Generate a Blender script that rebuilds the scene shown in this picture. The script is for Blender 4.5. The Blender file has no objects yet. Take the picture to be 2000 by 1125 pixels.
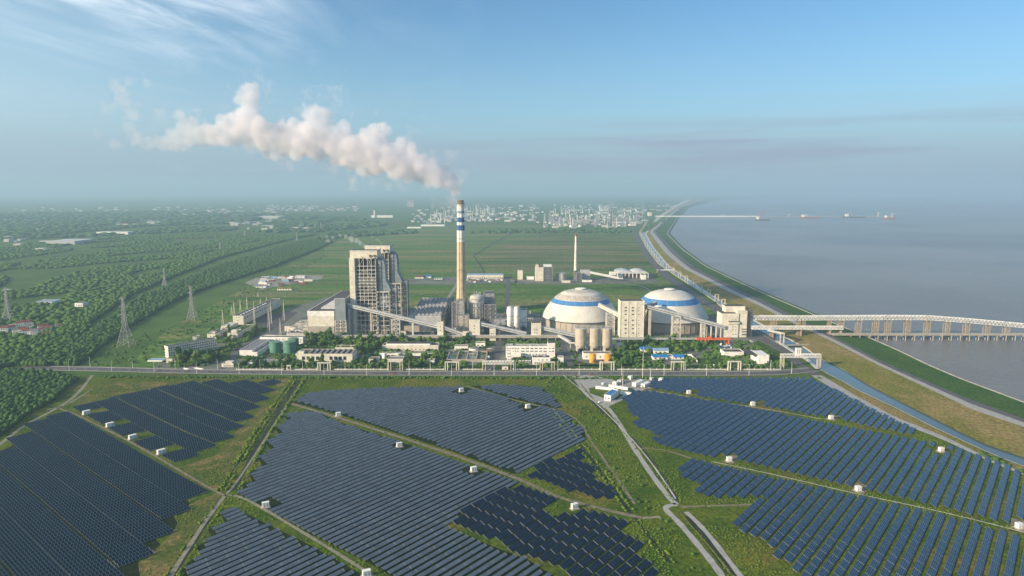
import bpy, bmesh, math, random
import numpy as np
from mathutils import Vector, Matrix
R = math.radians
rnd = random.Random(7)
S = bpy.context.scene
C = S.collection

# ------------------------------------------------------------------ camera
F = 1333.0; H = 225.0; PIT = math.atan((562.5 - 372.0) / F)
cam_d = bpy.data.cameras.new('camera'); cam = bpy.data.objects.new('camera', cam_d); C.objects.link(cam)
cam.location = (0, 0, H); cam.rotation_euler = (math.pi / 2 - PIT, 0, 0)
cam_d.sensor_width = 36; cam_d.lens = 36 * F / 2000; cam_d.clip_start = 1; cam_d.clip_end = 200000
S.camera = cam
S.view_settings.view_transform = 'Standard'; S.view_settings.look = 'None'
S.view_settings.gamma = 1; S.view_settings.exposure = 0.80
S.cycles.use_denoising = True
S.cycles.max_bounces = 7; S.cycles.volume_bounces = 6; S.cycles.transparent_max_bounces = 8
S.cycles.volume_step_rate = 1.0; S.cycles.volume_max_steps = 256
S.cycles.sample_clamp_indirect = 3

# ------------------------------------------------------------------ sun and sky
SUN_AZ = R(240); SUN_EL = R(19)          # azimuth measured from +Y towards +X
sd = Vector((math.sin(SUN_AZ) * math.cos(SUN_EL), math.cos(SUN_AZ) * math.cos(SUN_EL), math.sin(SUN_EL)))
sl = bpy.data.lights.new('sun', 'SUN'); sun = bpy.data.objects.new('sun', sl); C.objects.link(sun)
sl.energy = 4.6; sl.angle = R(0.5); sl.color = (1.0, 0.80, 0.56)
sun.rotation_euler = sd.to_track_quat('Z', 'Y').to_euler(); sun.location = (-200, 0, 600)

W = bpy.data.worlds.new('World'); S.world = W; W.use_nodes = True
nt = W.node_tree; nt.nodes.clear()


class NT:
    """small helper to write node graphs"""
    def __init__(s, tree): s.t = tree
    def n(s, typ, **kw):
        nd = s.t.nodes.new(typ)
        for k, v in kw.items():
            if k.startswith('i_'): nd.inputs[int(k[2:])].default_value = v
            else: setattr(nd, k, v)
        return nd
    def l(s, a, b): s.t.links.new(a, b)
    def math(s, op, a, b=None, c=None, clamp=False):
        nd = s.t.nodes.new('ShaderNodeMath'); nd.operation = op; nd.use_clamp = clamp
        for i, v in enumerate((a, b, c)):
            if v is None: continue
            if isinstance(v, (int, float)): nd.inputs[i].default_value = v
            else: s.l(v, nd.inputs[i])
        return nd.outputs[0]
    def ramp(s, fac, lo, hi):
        nd = s.t.nodes.new('ShaderNodeMapRange'); nd.interpolation_type = 'SMOOTHSTEP'
        s.l(fac, nd.inputs[0]); nd.inputs[1].default_value = lo; nd.inputs[2].default_value = hi
        return nd.outputs[0]
    def mix(s, fac, a, b, typ='MIX'):
        nd = s.t.nodes.new('ShaderNodeMix'); nd.data_type = 'RGBA'; nd.blend_type = typ
        for sock, v in ((nd.inputs[0], fac), (nd.inputs[6], a), (nd.inputs[7], b)):
            if isinstance(v, (int, float)): sock.default_value = v
            elif isinstance(v, tuple): sock.default_value = (*v[:3], 1)
            else: s.l(v, sock)
        return nd.outputs[2]
    def noise(s, vec, scale, detail=4, rough=.55, dist=0):
        nd = s.t.nodes.new('ShaderNodeTexNoise'); nd.inputs['Scale'].default_value = scale
        nd.inputs['Detail'].default_value = detail; nd.inputs['Roughness'].default_value = rough
        nd.inputs['Distortion'].default_value = dist
        s.l(vec, nd.inputs['Vector']); return nd.outputs[0]
    def mapping(s, vec, scale=(1, 1, 1), loc=(0, 0, 0), rot=(0, 0, 0)):
        nd = s.t.nodes.new('ShaderNodeMapping'); s.l(vec, nd.inputs[0])
        nd.inputs['Scale'].default_value = scale; nd.inputs['Location'].default_value = loc
        nd.inputs['Rotation'].default_value = rot; return nd.outputs[0]


w = NT(nt)
sky = w.n('ShaderNodeTexSky', sky_type='NISHITA', sun_disc=False, sun_elevation=SUN_EL, sun_rotation=SUN_AZ,
          altitude=200, air_density=1.0, dust_density=1.2, ozone_density=2.0)
tc = w.n('ShaderNodeTexCoord')
sep = w.n('ShaderNodeSeparateXYZ'); w.l(tc.outputs['Generated'], sep.inputs[0])
X, Y, Z = sep.outputs
# planar coordinate on a high cloud layer
zz = w.math('MAXIMUM', Z, 0.02)
comb = w.n('ShaderNodeCombineXYZ')
w.l(w.math('DIVIDE', X, zz), comb.inputs[0]); w.l(w.math('DIVIDE', Y, zz), comb.inputs[1])
pv = comb.outputs[0]
# cirrus streaks, upper left
rot = w.mapping(pv, scale=(1.0, .28, 1), rot=(0, 0, R(38)))
c1 = w.noise(rot, 1.5, 9, .62, .9)
c2 = w.noise(pv, .35, 3, .5, .4)
az = w.math('DIVIDE', X, w.math('MAXIMUM', Y, .05))       # tan of azimuth
el = Z
ma = w.math('MULTIPLY', w.ramp(az, -.24, -.46), w.ramp(el, .145, .215))
cir = w.math('MULTIPLY', w.math('MULTIPLY', w.ramp(c1, .36, .66), w.ramp(c2, .28, .55)), ma)
cir = w.math('ADD', cir, w.math('MULTIPLY', w.math('MULTIPLY', w.ramp(c1, .46, .8), .14), w.ramp(az, .15, -.4)), clamp=True)
skyc = w.mix(1.0, sky.outputs[0], (0.62, 0.92, 1.08), 'MULTIPLY')
col = w.mix(w.math('MULTIPLY', cir, .72), skyc, (8.8, 9.2, 9.6))
# thin violet-grey stratus bands low over the sea and a pale band above them
band = w.mapping(tc.outputs['Generated'], scale=(1.3, 1.3, 26))
bn = w.noise(band, 1.6, 4, .5, .3)
lowm = w.math('MULTIPLY', w.ramp(el, .16, .05), w.ramp(bn, .36, .64))
col = w.mix(w.math('MULTIPLY', lowm, .55), col, (2.7, 3.3, 4.3))
veil = w.math('MULTIPLY', w.ramp(el, .26, .0), .6)
col = w.mix(veil, col, (3.0, 4.5, 5.5))
col = w.mix(w.math('MULTIPLY', w.ramp(az, -.1, -.9), .38), col, (5.0, 6.3, 6.9))
dusk = w.math('MULTIPLY', w.ramp(el, .115, .01), .8)
col = w.mix(dusk, col, (2.45, 3.0, 3.7))
lowb = w.math('MULTIPLY', w.math('MULTIPLY', w.ramp(el, .105, .06), w.ramp(bn, .44, .60)), w.ramp(el, .01, .03))
lowb = w.math('MULTIPLY', lowb, w.ramp(az, -.25, .1))
col = w.mix(w.math('MULTIPLY', lowb, .7), col, (2.35, 2.6, 3.45))
bg = w.n('ShaderNodeBackground', i_1=0.085); w.l(col, bg.inputs[0])
wo = w.n('ShaderNodeOutputWorld'); w.l(bg.outputs[0], wo.inputs[0])


# ------------------------------------------------------------------ picture -> place helpers
def ray(u, v):
    x = (u - 1000) / F; y = -(v - 562.5) / F
    return (x, math.cos(PIT) + y * math.sin(PIT), -math.sin(PIT) + y * math.cos(PIT))
def g(u, v, z=0.0):
    d = ray(u, v); t = (z - H) / d[2]; return (d[0] * t, d[1] * t)
def gz(u, v, Y):
    d = ray(u, v); t = Y / d[1]; return (d[0] * t, H + d[2] * t)
def gy(v, z=0.0): return g(1000, v, z)[1]


# ------------------------------------------------------------------ materials
M = {}
def newmat(name):
    m = bpy.data.materials.new(name); m.use_nodes = True; t = m.node_tree
    p = t.nodes['Principled BSDF']; M[name] = m; return m, NT(t), p
def mat(name, col, rough=.8, var=.14, scale=.15, streak=0.0, metal=0.0, spec=.3):
    m, k, p = newmat(name)
    geo = k.n('ShaderNodeNewGeometry'); pos = geo.outputs['Position']
    f = k.noise(pos, scale, 5, .6)
    c = k.mix(k.ramp(f, .3, .7), tuple(x * (1 - var) for x in col), tuple(min(1, x * (1 + var)) for x in col))
    if streak:
        st = k.noise(k.mapping(pos, scale=(1, 1, .07)), .8, 4, .6)
        c = k.mix(k.math('MULTIPLY', k.ramp(st, .45, .75), streak), c, tuple(x * .5 for x in (col[0], col[1] * .92, col[2] * .82)))
    k.l(c, p.inputs['Base Color']); p.inputs['Roughness'].default_value = rough; p.inputs['Metallic'].default_value = metal
    p.inputs['Specular IOR Level'].default_value = spec
    return m
mat('cream', (.70, .65, .54), streak=.22); mat('white', (.82, .80, .75), streak=.12); mat('pier', (.34, .28, .20), streak=.3); mat('dirty_white', (.52, .50, .46), streak=.5)
mat('grey_clad', (.23, .265, .29), streak=.15); mat('light_grey', (.46, .47, .47), streak=.3); mat('concrete', (.40, .36, .30), streak=.35)
mat('roof_dark', (.075, .072, .075), var=.3, scale=.3); mat('roof_grey', (.20, .20, .21), var=.3, scale=.3)
mat('roof_blue', (.03, .19, .45), rough=.5, var=.1); mat('roof_red', (.20, .065, .045), var=.3); mat('roof_pale', (.55, .56, .56), var=.12)
mat('glass', (.035, .045, .06), rough=.15, spec=.6); mat('steel', (.33, .33, .33), rough=.55, var=.2); mat('steel_dark', (.10, .105, .115), rough=.6, var=.3)
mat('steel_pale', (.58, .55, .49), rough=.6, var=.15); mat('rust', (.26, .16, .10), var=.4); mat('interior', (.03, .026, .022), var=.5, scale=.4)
mat('beige', (.52, .46, .36), streak=.35); mat('orange', (.62, .13, .045), var=.1); mat('tank_orange', (.72, .34, .03), var=.12)
mat('tank_green', (.10, .24, .17), var=.2, streak=.3); mat('chimney_concrete', (.56, .44, .30), streak=.3); mat('brick', (.19, .13, .10), var=.3); mat('red_paint', (.40, .07, .05))
mat('band_blue', (.035, .13, .34), streak=.2); mat('band_pale', (.22, .34, .50), streak=.1)
mat('asphalt', (.105, .10, .105), var=.2, scale=.06); mat('concrete_road', (.36, .35, .33), var=.16, scale=.2)
mat('dirt', (.20, .17, .11), var=.3, scale=.25); mat('track', (.24, .225, .16), var=.25, scale=.3); mat('bank', (.50, .46, .40), var=.2, scale=.1)
mat('yard', (.145, .15, .12), var=.3, scale=.03); mat('rock', (.07, .062, .055), var=.5, scale=.6); mat('trunk', (.09, .07, .05))
mat('white_paint', (.78, .78, .76), var=.03); mat('rail', (.36, .35, .32)); mat('coal', (.03, .03, .032)); mat('ship_red', (.30, .08, .06))
mat('ditch', (.022, .032, .02), var=.4, scale=.2); mat('car_white', (.8, .8, .8), rough=.3, var=.02); mat('tyre', (.02, .02, .02)); mat('gravel', (.28, .26, .22), var=.3, scale=.5)
mat('hull_dark', (.06, .07, .09))

def green(name, a, b, dry, dscale=.012, dlo=.55, dhi=.72, fine=.35, stretch=(1, 1, 1), bump=.6):
    """grass and scrub: two greens, dry patches, fine mottling"""
    m, k, p = newmat(name)
    pos = k.n('ShaderNodeNewGeometry').outputs['Position']; ps = k.mapping(pos, scale=stretch)
    f1 = k.noise(pos, fine, 6, .7); f2 = k.noise(ps, dscale * 2.3, 6, .6, .5); f3 = k.noise(ps, dscale, 7, .62, .8)
    c = k.mix(k.ramp(f2, .35, .65), a, b)
    c = k.mix(k.math('MULTIPLY', k.ramp(f3, dlo, dhi), .85), c, dry)
    c = k.mix(k.ramp(f1, .38, .66), k.mix(.55, c, (.008, .014, .006)), c)
    k.l(c, p.inputs['Base Color']); p.inputs['Roughness'].default_value = .95; p.inputs['Specular IOR Level'].default_value = .05
    b_ = k.n('ShaderNodeBump'); b_.inputs['Strength'].default_value = bump; b_.inputs['Distance'].default_value = 1.6
    k.l(f1, b_.inputs['Height']); k.l(b_.outputs[0], p.inputs['Normal'])
    return m
green('ground', (.085, .165, .035), (.13, .22, .04), (.16, .135, .06), dscale=.004)
green('meadow', (.070, .140, .012), (.155, .205, .018), (.32, .22, .06), dscale=.012, dlo=.50, dhi=.72, fine=.3)
green('dry_scrub', (.09, .15, .025), (.17, .18, .04), (.34, .24, .10), dscale=.03, dlo=.47, dhi=.66)
green('plain', (.075, .18, .03), (.16, .28, .045), (.36, .29, .13), dscale=.0045, dlo=.46, dhi=.68, stretch=(.3, 2.0, 1), fine=.1)
green('plain_dark', (.06, .14, .03), (.11, .21, .04), (.34, .27, .13), dscale=.0045, dlo=.43, dhi=.62, stretch=(.3, 2.0, 1), fine=.1)
green('dike_yellow', (.20, .22, .035), (.27, .25, .05), (.42, .30, .13), dscale=.016, dlo=.38, dhi=.66, stretch=(1.3, .5, 1), fine=.35)
green('dike_green', (.07, .155, .03), (.10, .19, .035), (.11, .11, .045), dscale=.01, dlo=.6, dhi=.85)
green('panel_soil_shade', (.014, .03, .008), (.025, .045, .012), (.05, .045, .018), dscale=.03, fine=.4)  # soil under the panels, its colour darkened to paint the shade between rows
green('lawn', (.06, .13, .02), (.10, .17, .03), (.12, .12, .05), dscale=.03, fine=.4)

def leafmat(name, a, b):
    m, k, p = newmat(name)
    geo = k.n('ShaderNodeNewGeometry'); f = k.noise(geo.outputs['Position'], .12, 4, .7); f2 = k.noise(geo.outputs['Position'], .9, 2)
    c = k.mix(k.ramp(f, .3, .7), a, b); c = k.mix(k.math('MULTIPLY', k.ramp(f2, .5, .75), .5), c, tuple(x * 1.5 for x in b))
    k.l(c, p.inputs['Base Color']); p.inputs['Roughness'].default_value = .9; p.inputs['Specular IOR Level'].default_value = .1
    return m
leafmat('leaf', (.038, .092, .018), (.085, .155, .028)); leafmat('leaf_dark', (.028, .072, .02), (.06, .12, .028))
leafmat('leaf_light', (.075, .135, .018), (.13, .19, .03)); leafmat('scrub', (.070, .135, .012), (.145, .195, .018))

def water(name, col, scale, rough, bump, dist=1.0):
    m, k, p = newmat(name)
    pos = k.n('ShaderNodeNewGeometry').outputs['Position']
    f = k.noise(k.mapping(pos, scale=(.6, 1.5, 1)), scale, 5, .65); big = k.noise(pos, .0012, 4, .6, .8)
    c = k.mix(k.ramp(big, .35, .65), col, tuple(x * 1.4 for x in col)); k.l(c, p.inputs['Base Color'])
    p.inputs['Roughness'].default_value = rough; p.inputs['IOR'].default_value = 1.33
    b_ = k.n('ShaderNodeBump'); b_.inputs['Strength'].default_value = bump; b_.inputs['Distance'].default_value = dist
    k.l(f, b_.inputs['Height']); k.l(b_.outputs[0], p.inputs['Normal']); return m
water('sea_water', (.165, .16, .155), .13, .24, 1.0, 3.6); water('canal_water', (.085, .125, .14), .3, .12, .15, .4); water('pond_water', (.10, .13, .12), .2, .08, .1)

def panelmat(name, cell, line, rough=.22, spec=.5, nx=1.0, ny=1.02, lw=.055):
    m, k, p = newmat(name)
    uv = k.n('ShaderNodeUVMap').outputs[0]; sp = k.n('ShaderNodeSeparateXYZ'); k.l(uv, sp.inputs[0])
    def edge(s, per, wd):
        fr = k.math('FRACT', k.math('DIVIDE', s, per)); d = k.math('MINIMUM', fr, k.math('SUBTRACT', 1.0, fr))
        return k.math('LESS_THAN', d, wd / per)
    e = k.math('MAXIMUM', edge(sp.outputs[0], nx, lw * .5), edge(sp.outputs[1], ny, lw * .5))
    pos = k.n('ShaderNodeNewGeometry').outputs['Position']
    vv = k.noise(pos, .11, 3, .6)
    c = k.mix(k.ramp(vv, .3, .7), tuple(x * .8 for x in cell), tuple(x * 1.25 for x in cell))
    c = k.mix(e, c, line); k.l(c, p.inputs['Base Color'])
    p.inputs['Roughness'].default_value = rough; p.inputs['Specular IOR Level'].default_value = spec
    return m
panelmat('panel_blue', (.006, .04, .10), (.36, .44, .46), spec=.35); panelmat('panel_slate', (.095, .125, .16), (.46, .50, .52), rough=.35, spec=.3)
panelmat('panel_navy', (.004, .015, .032), (.20, .30, .34), rough=.35, nx=2.0, ny=3.3, lw=.15, spec=.12)

# dome shell: white cladding, blue band, rust stains above the band on the old dome
def domemat(name, zlo, zhi, stain, cx, cy):
    m, k, p = newmat(name)
    pos = k.n('ShaderNodeNewGeometry').outputs['Position']; sp = k.n('ShaderNodeSeparateXYZ'); k.l(pos, sp.inputs[0])
    x, y, z = sp.outputs
    an = k.math('ARCTAN2', k.math('SUBTRACT', y, cy), k.math('SUBTRACT', x, cx))
    cb = k.n('ShaderNodeCombineXYZ'); k.l(k.math('MULTIPLY', an, 38), cb.inputs[0]); k.l(k.math('MULTIPLY', z, .22), cb.inputs[1])
    st = k.noise(cb.outputs[0], .9, 5, .65)
    base = k.mix(k.ramp(k.noise(pos, .05, 4), .3, .7), (.56, .53, .47), (.70, .67, .60))
    seam = k.math('LESS_THAN', k.math('FRACT', k.math('MULTIPLY', an, 11.5)), .06)
    base = k.mix(k.math('MULTIPLY', seam, .3), base, (.3, .28, .25))
    inb = k.math('MULTIPLY', k.math('GREATER_THAN', z, zlo), k.math('LESS_THAN', z, zhi))
    blue = k.mix(k.math('MULTIPLY', k.math('LESS_THAN', k.math('FRACT', k.math('MULTIPLY', an, 3.2)), .06), .45), (.05, .19, .43), (.35, .42, .5))
    c = k.mix(inb, base, blue)
    c = k.mix(k.math('MULTIPLY', k.ramp(st, .5, .75), k.math('MULTIPLY', .42, k.math('LESS_THAN', z, zlo))), c, (.33, .26, .17))
    if stain:
        s1 = k.math('MULTIPLY', k.ramp(z, zhi - 1, zhi + 2), k.ramp(z, zhi + 9, zhi + 6.5))
        s2 = k.math('MULTIPLY', k.ramp(z, zhi + 10.5, zhi + 11.5), k.ramp(z, zhi + 14, zhi + 13))
        c = k.mix(k.math('MULTIPLY', k.ramp(st, .36, .58), k.math('MULTIPLY', k.math('ADD', s1, k.math('MULTIPLY', s2, .8)), .8)), c, (.27, .22, .17))
    k.l(c, p.inputs['Base Color']); p.inputs['Roughness'].default_value = .55; p.inputs['Specular IOR Level'].default_value = .3
    return m


# ------------------------------------------------------------------ mesh building
def tag(o, label=None, cat=None, group=None, kind=None):
    if label: o['label'] = label
    if cat: o['category'] = cat
    if group: o['group'] = group
    if kind: o['kind'] = kind
    return o
def thing(name, label, cat, loc=(0, 0, 0), group=None):
    o = bpy.data.objects.new(name, None); o.empty_display_size = 1; C.objects.link(o); o.location = loc
    return tag(o, label, cat, group)
class MB:
    def __init__(s): s.v = []; s.f = []
    def add(s, vs, fs):
        b = len(s.v); s.v += [tuple(p) for p in vs]; s.f += [tuple(i + b for i in f) for f in fs]; return s
    def box(s, x0, x1, y0, y1, z0, z1):
        return s.add([(x0, y0, z0), (x1, y0, z0), (x1, y1, z0), (x0, y1, z0), (x0, y0, z1), (x1, y0, z1), (x1, y1, z1), (x0, y1, z1)],
                     [(3, 2, 1, 0), (4, 5, 6, 7), (0, 1, 5, 4), (1, 2, 6, 5), (2, 3, 7, 6), (3, 0, 4, 7)])
    def prism(s, pts, z0, z1):
        n = len(pts)
        a = sum(pts[i][0] * pts[(i + 1) % n][1] - pts[(i + 1) % n][0] * pts[i][1] for i in range(n))
        if a < 0: pts = pts[::-1]
        return s.add([(x, y, z0) for x, y in pts] + [(x, y, z1) for x, y in pts],
                     [tuple(range(n - 1, -1, -1)), tuple(range(n, 2 * n))] + [(i, (i + 1) % n, n + (i + 1) % n, n + i) for i in range(n)])
    def prism_y(s, pts, y0, y1):
        n = len(pts)
        a = sum(pts[i][0] * pts[(i + 1) % n][1] - pts[(i + 1) % n][0] * pts[i][1] for i in range(n))
        if a > 0: pts = pts[::-1]
        return s.add([(x, y0, z) for x, z in pts] + [(x, y1, z) for x, z in pts],
                     [tuple(range(n - 1, -1, -1)), tuple(range(n, 2 * n))] + [(i, (i + 1) % n, n + (i + 1) % n, n + i) for i in range(n)])
    def beam(s, p, q, w, h=None):
        p = Vector(p); q = Vector(q); d = q - p
        if d.length < 1e-4: return s
        d.normalize(); h = h or w
        up = Vector((0, 0, 1)) if abs(d.z) < .9 else Vector((0, 1, 0))
        a = d.cross(up).normalized() * w / 2; b = a.cross(d).normalized() * h / 2
        vs = [p - a - b, p + a - b, p + a + b, p - a + b, q - a - b, q + a - b, q + a + b, q - a + b]
        return s.add(vs, [(0, 3, 2, 1), (4, 5, 6, 7), (0, 1, 5, 4), (1, 2, 6, 5), (2, 3, 7, 6), (3, 0, 4, 7)])
    def lathe(s, cx, cy, prof, n=24, cap=True):
        vs = [(cx + r * math.cos(2 * math.pi * i / n), cy + r * math.sin(2 * math.pi * i / n), z) for r, z in prof for i in range(n)]
        fs = [(j * n + i, j * n + (i + 1) % n, (j + 1) * n + (i + 1) % n, (j + 1) * n + i) for j in range(len(prof) - 1) for i in range(n)]
        if cap: fs += [tuple(range(n - 1, -1, -1)), tuple(range((len(prof) - 1) * n, len(prof) * n))]
        return s.add(vs, fs)
    def cyl(s, cx, cy, z0, z1, r, n=16, r1=None): return s.lathe(cx, cy, [(r, z0), (r if r1 is None else r1, z1)], n)
    def sheet(s, pts, z):
        n = len(pts)
        a = sum(pts[i][0] * pts[(i + 1) % n][1] - pts[(i + 1) % n][0] * pts[i][1] for i in range(n))
        if a < 0: pts = pts[::-1]
        return s.add([(x, y, z) for x, y in pts], [tuple(range(n))])
    def lattice(s, x0, x1, y0, y1, z0, z1, nz, w=.5, nx=1, br=True, sides='fblr'):
        cs = [(x0, y0), (x1, y0), (x1, y1), (x0, y1)]
        for i in range(nx + 1):
            x = x0 + (x1 - x0) * i / nx
            for y in (y0, y1): s.beam((x, y, z0), (x, y, z1), w * 1.5)
        for k in range(nz):
            za = z0 + (z1 - z0) * k / nz; zb = z0 + (z1 - z0) * (k + 1) / nz
            for y in (y0, y1):
                s.beam((x0, y, zb), (x1, y, zb), w)
                if br:
                    for i in range(nx):
                        xa = x0 + (x1 - x0) * i / nx; xb = x0 + (x1 - x0) * (i + 1) / nx
                        s.beam((xa, y, za), (xb, y, zb), w * .7); s.beam((xb, y, za), (xa, y, zb), w * .7)
            for x in (x0, x1):
                s.beam((x, y0, zb), (x, y1, zb), w)
                if br: s.beam((x, y0, za), (x, y1, zb), w * .7); s.beam((x, y1, za), (x, y0, zb), w * .7)
        return s
    def truss(s, p, q, w, h, n, t=.35):
        """a box girder of bars from p to q (bottom centre line), w across, h tall"""
        p = Vector(p); q = Vector(q); d = (q - p); a = Vector((d.y, -d.x, 0)).normalized() * w / 2; up = Vector((0, 0, h))
        for sgn in (-1, 1):
            o = a * sgn
            s.beam(p + o, q + o, t * 1.3); s.beam(p + o + up, q + o + up, t * 1.3)
            for k in range(n):
                A = p + d * (k / n) + o; B_ = p + d * ((k + 1) / n) + o; m_ = (A + B_) / 2
                s.beam(A, m_ + up, t); s.beam(m_ + up, B_, t)
        for k in range(n + 1):
            A = p + d * (k / n); s.beam(A - a, A + a, t); s.beam(A - a + up, A + a + up, t)
        return s
    def build(s, name, m, parent=None, smooth=False):
        me = bpy.data.meshes.new(name); off = Vector(parent.matrix_basis.translation) if parent else Vector((0, 0, 0))
        pp = parent
        while pp is not None and pp.parent is not None: pp = pp.parent; off = off + Vector(pp.location)
        me.from_pydata([(x - off.x, y - off.y, z - off.z) for x, y, z in s.v], [], s.f)
        me.materials.append(M[m] if isinstance(m, str) else m)
        if smooth:
            for p_ in me.polygons: p_.use_smooth = True
        me.update(); o = bpy.data.objects.new(name, me); C.objects.link(o)
        if parent: o.parent = parent
        return o
def struct(name, mb, m, kind='structure'): return tag(mb.build(name, m), kind=kind)
def ribbon(pl, z, w=None, w2=None):
    """strip between two polylines, or around one polyline of width w"""
    mb = MB()
    if w is not None:
        L = []; Rr = []
        for i, p in enumerate(pl):
            a = Vector(pl[max(0, i - 1)]); b = Vector(pl[min(len(pl) - 1, i + 1)]); d = (b - a).normalized(); n_ = Vector((-d.y, d.x)) * w / 2
            ww = n_ * (1 + .12 * math.sin(i * 2.1)); L.append(Vector(p) + ww); Rr.append(Vector(p) - ww)
    else: L, Rr = pl, w2
    for i in range(len(L) - 1):
        mb.add([(*L[i][:2], z), (*L[i + 1][:2], z), (*Rr[i + 1][:2], z), (*Rr[i][:2], z)], [(0, 3, 2, 1)])
    # face up
    v = mb.v; f = mb.f[0]
    a, b, c = Vector(v[f[0]]), Vector(v[f[1]]), Vector(v[f[2]])
    if (b - a).cross(c - a).z < 0: mb.f = [q[::-1] for q in mb.f]
    return mb
def px(pts, z=0.0): return [g(u, v, z) for u, v in pts]
def smoothpl(pts, n=6):
    out = []
    for i in range(len(pts) - 1):
        p0 = Vector(pts[max(0, i - 1)]); p1 = Vector(pts[i]); p2 = Vector(pts[i + 1]); p3 = Vector(pts[min(len(pts) - 1, i + 2)])
        for k in range(n):
            t = k / n
            out.append(.5 * ((2 * p1) + (-p0 + p2) * t + (2 * p0 - 5 * p1 + 4 * p2 - p3) * t * t + (-p0 + 3 * p1 - 3 * p2 + p3) * t ** 3))
    out.append(Vector(pts[-1])); return out
def inside(poly, x, y):
    c = False; n = len(poly); j = n - 1
    for i in range(n):
        xi, yi = poly[i]; xj, yj = poly[j]
        if (yi > y) != (yj > y) and x < (xj - xi) * (y - yi) / (yj - yi) + xi: c = not c
        j = i
    return c
# ================================================================== LAND, WATER, ROADS
class Line:
    def __init__(s, pts, z=0.0):
        w_ = sorted([(g(u, v, z)[1], g(u, v, z)[0]) for u, v in pts])
        s.y = [a for a, b in w_]; s.x = [b for a, b in w_]
    def __call__(s, y):
        if y < s.y[0]: i = 0
        elif y > s.y[-1]: i = len(s.y) - 2
        else: return float(np.interp(y, s.y, s.x))
        return s.x[i] + (y - s.y[i]) * (s.x[i + 1] - s.x[i]) / (s.y[i + 1] - s.y[i])
CZ = 4.5
shore = Line([(2150, 840), (2000, 784), (1875, 737), (1800, 706), (1722, 670), (1675, 650), (1599, 615), (1500, 573), (1440, 546), (1380, 517.5), (1335, 484), (1307, 454), (1325, 426), (1345, 405), (1400, 391)], 0)
concl = Line([(2150, 846), (2000, 789), (1875, 742), (1812, 715), (1750, 685), (1702, 664), (1590, 617), (1494, 576), (1434, 548), (1376, 520), (1331, 487), (1302, 457), (1320, 428), (1340, 407), (1390, 392)], 0)
roadR = Line([(2150, 872), (2000, 818), (1875, 772), (1800, 740), (1750, 717), (1712, 700), (1650, 668), (1546, 615), (1500, 591), (1440, 564), (1356, 522), (1320, 492), (1280, 451), (1311, 423), (1333, 404), (1375, 391)], CZ)
roadL = Line([(2150, 882), (2000, 825), (1900, 790), (1825, 757), (1775, 735), (1712, 706), (1640, 668), (1535, 618), (1490, 594), (1430, 566), (1347, 524), (1311, 494), (1275, 452), (1306, 424), (1330, 404.5), (1370, 391.2)], CZ)
pathL = Line([(2150, 893), (2000, 834), (1900, 800), (1825, 764), (1775, 741), (1712, 711), (1620, 664), (1524, 619), (1482, 596), (1420, 568), (1335, 524), (1299, 494), (1268, 453), (1300, 425), (1326, 405), (1362, 391.4)], CZ)
toe = Line([(2150, 948), (2000, 896), (1925, 870), (1875, 846), (1825, 820), (1750, 782), (1700, 756), (1640, 719), (1605, 703), (1575, 681), (1500, 640), (1440, 607), (1411, 590), (1378, 568), (1343, 545), (1308, 521), (1277, 484), (1262, 457), (1290, 425), (1320, 405.5), (1350, 391.6)], 0)
canR = Line([(2150, 941), (2000, 890), (1925, 865), (1875, 841), (1825, 815), (1750, 777.5), (1700, 752), (1635, 714), (1600, 699), (1570, 677.5), (1490, 636), (1436, 605), (1409, 589), (1375, 566), (1340, 543), (1305, 519), (1275, 483), (1260, 456), (1282, 425), (1312, 406)], 0)
canL = Line([(2150, 964), (2000, 911), (1950, 892), (1900, 870), (1825, 835), (1750, 797), (1712, 779), (1675, 762), (1650, 747), (1618, 731), (1575, 705), (1535, 680), (1470, 643), (1420, 609), (1407, 594), (1386, 580), (1350, 557), (1316, 535), (1287, 515), (1263, 483), (1249.5, 457.5), (1270, 425), (1300, 407)], 0)
crR = Line([(2100, 962), (1950, 904), (1850, 855), (1750, 815), (1675, 775), (1620, 742), (1575, 717), (1525, 668), (1450, 627), (1380, 585), (1310, 540), (1268, 498), (1243, 455), (1240, 450)], 0)
crL = Line([(2100, 966), (1940, 905), (1840, 858), (1740, 820), (1660, 781), (1603, 745), (1555, 714), (1500, 668), (1430, 629), (1362, 588), (1296, 543), (1258, 500), (1238, 458), (1235, 452)], 0)
YS = [330 + 12 * i for i in range(75)] + [1240 * 1.045 ** i for i in range(62)]
YS = [y for y in YS if y < 17000]
def strip(name, La, Lb, za, zb, m, y0=330, y1=16800, sub=1, kind='structure'):
    mb = MB(); ys = [y0] + [y for y in YS if y0 < y < y1] + [y1]
    rows = []
    for y in ys:
        a, b = La(y), Lb(y)
        rows.append([(a + (b - a) * k / sub, y, za + (zb - za) * k / sub) for k in range(sub + 1)])
    n = sub + 1
    mb.v = [p for r in rows for p in r]
    mb.f = [(i * n + k, i * n + k + 1, (i + 1) * n + k + 1, (i + 1) * n + k) for i in range(len(rows) - 1) for k in range(sub)]
    return struct(name, mb, m, kind)
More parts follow.
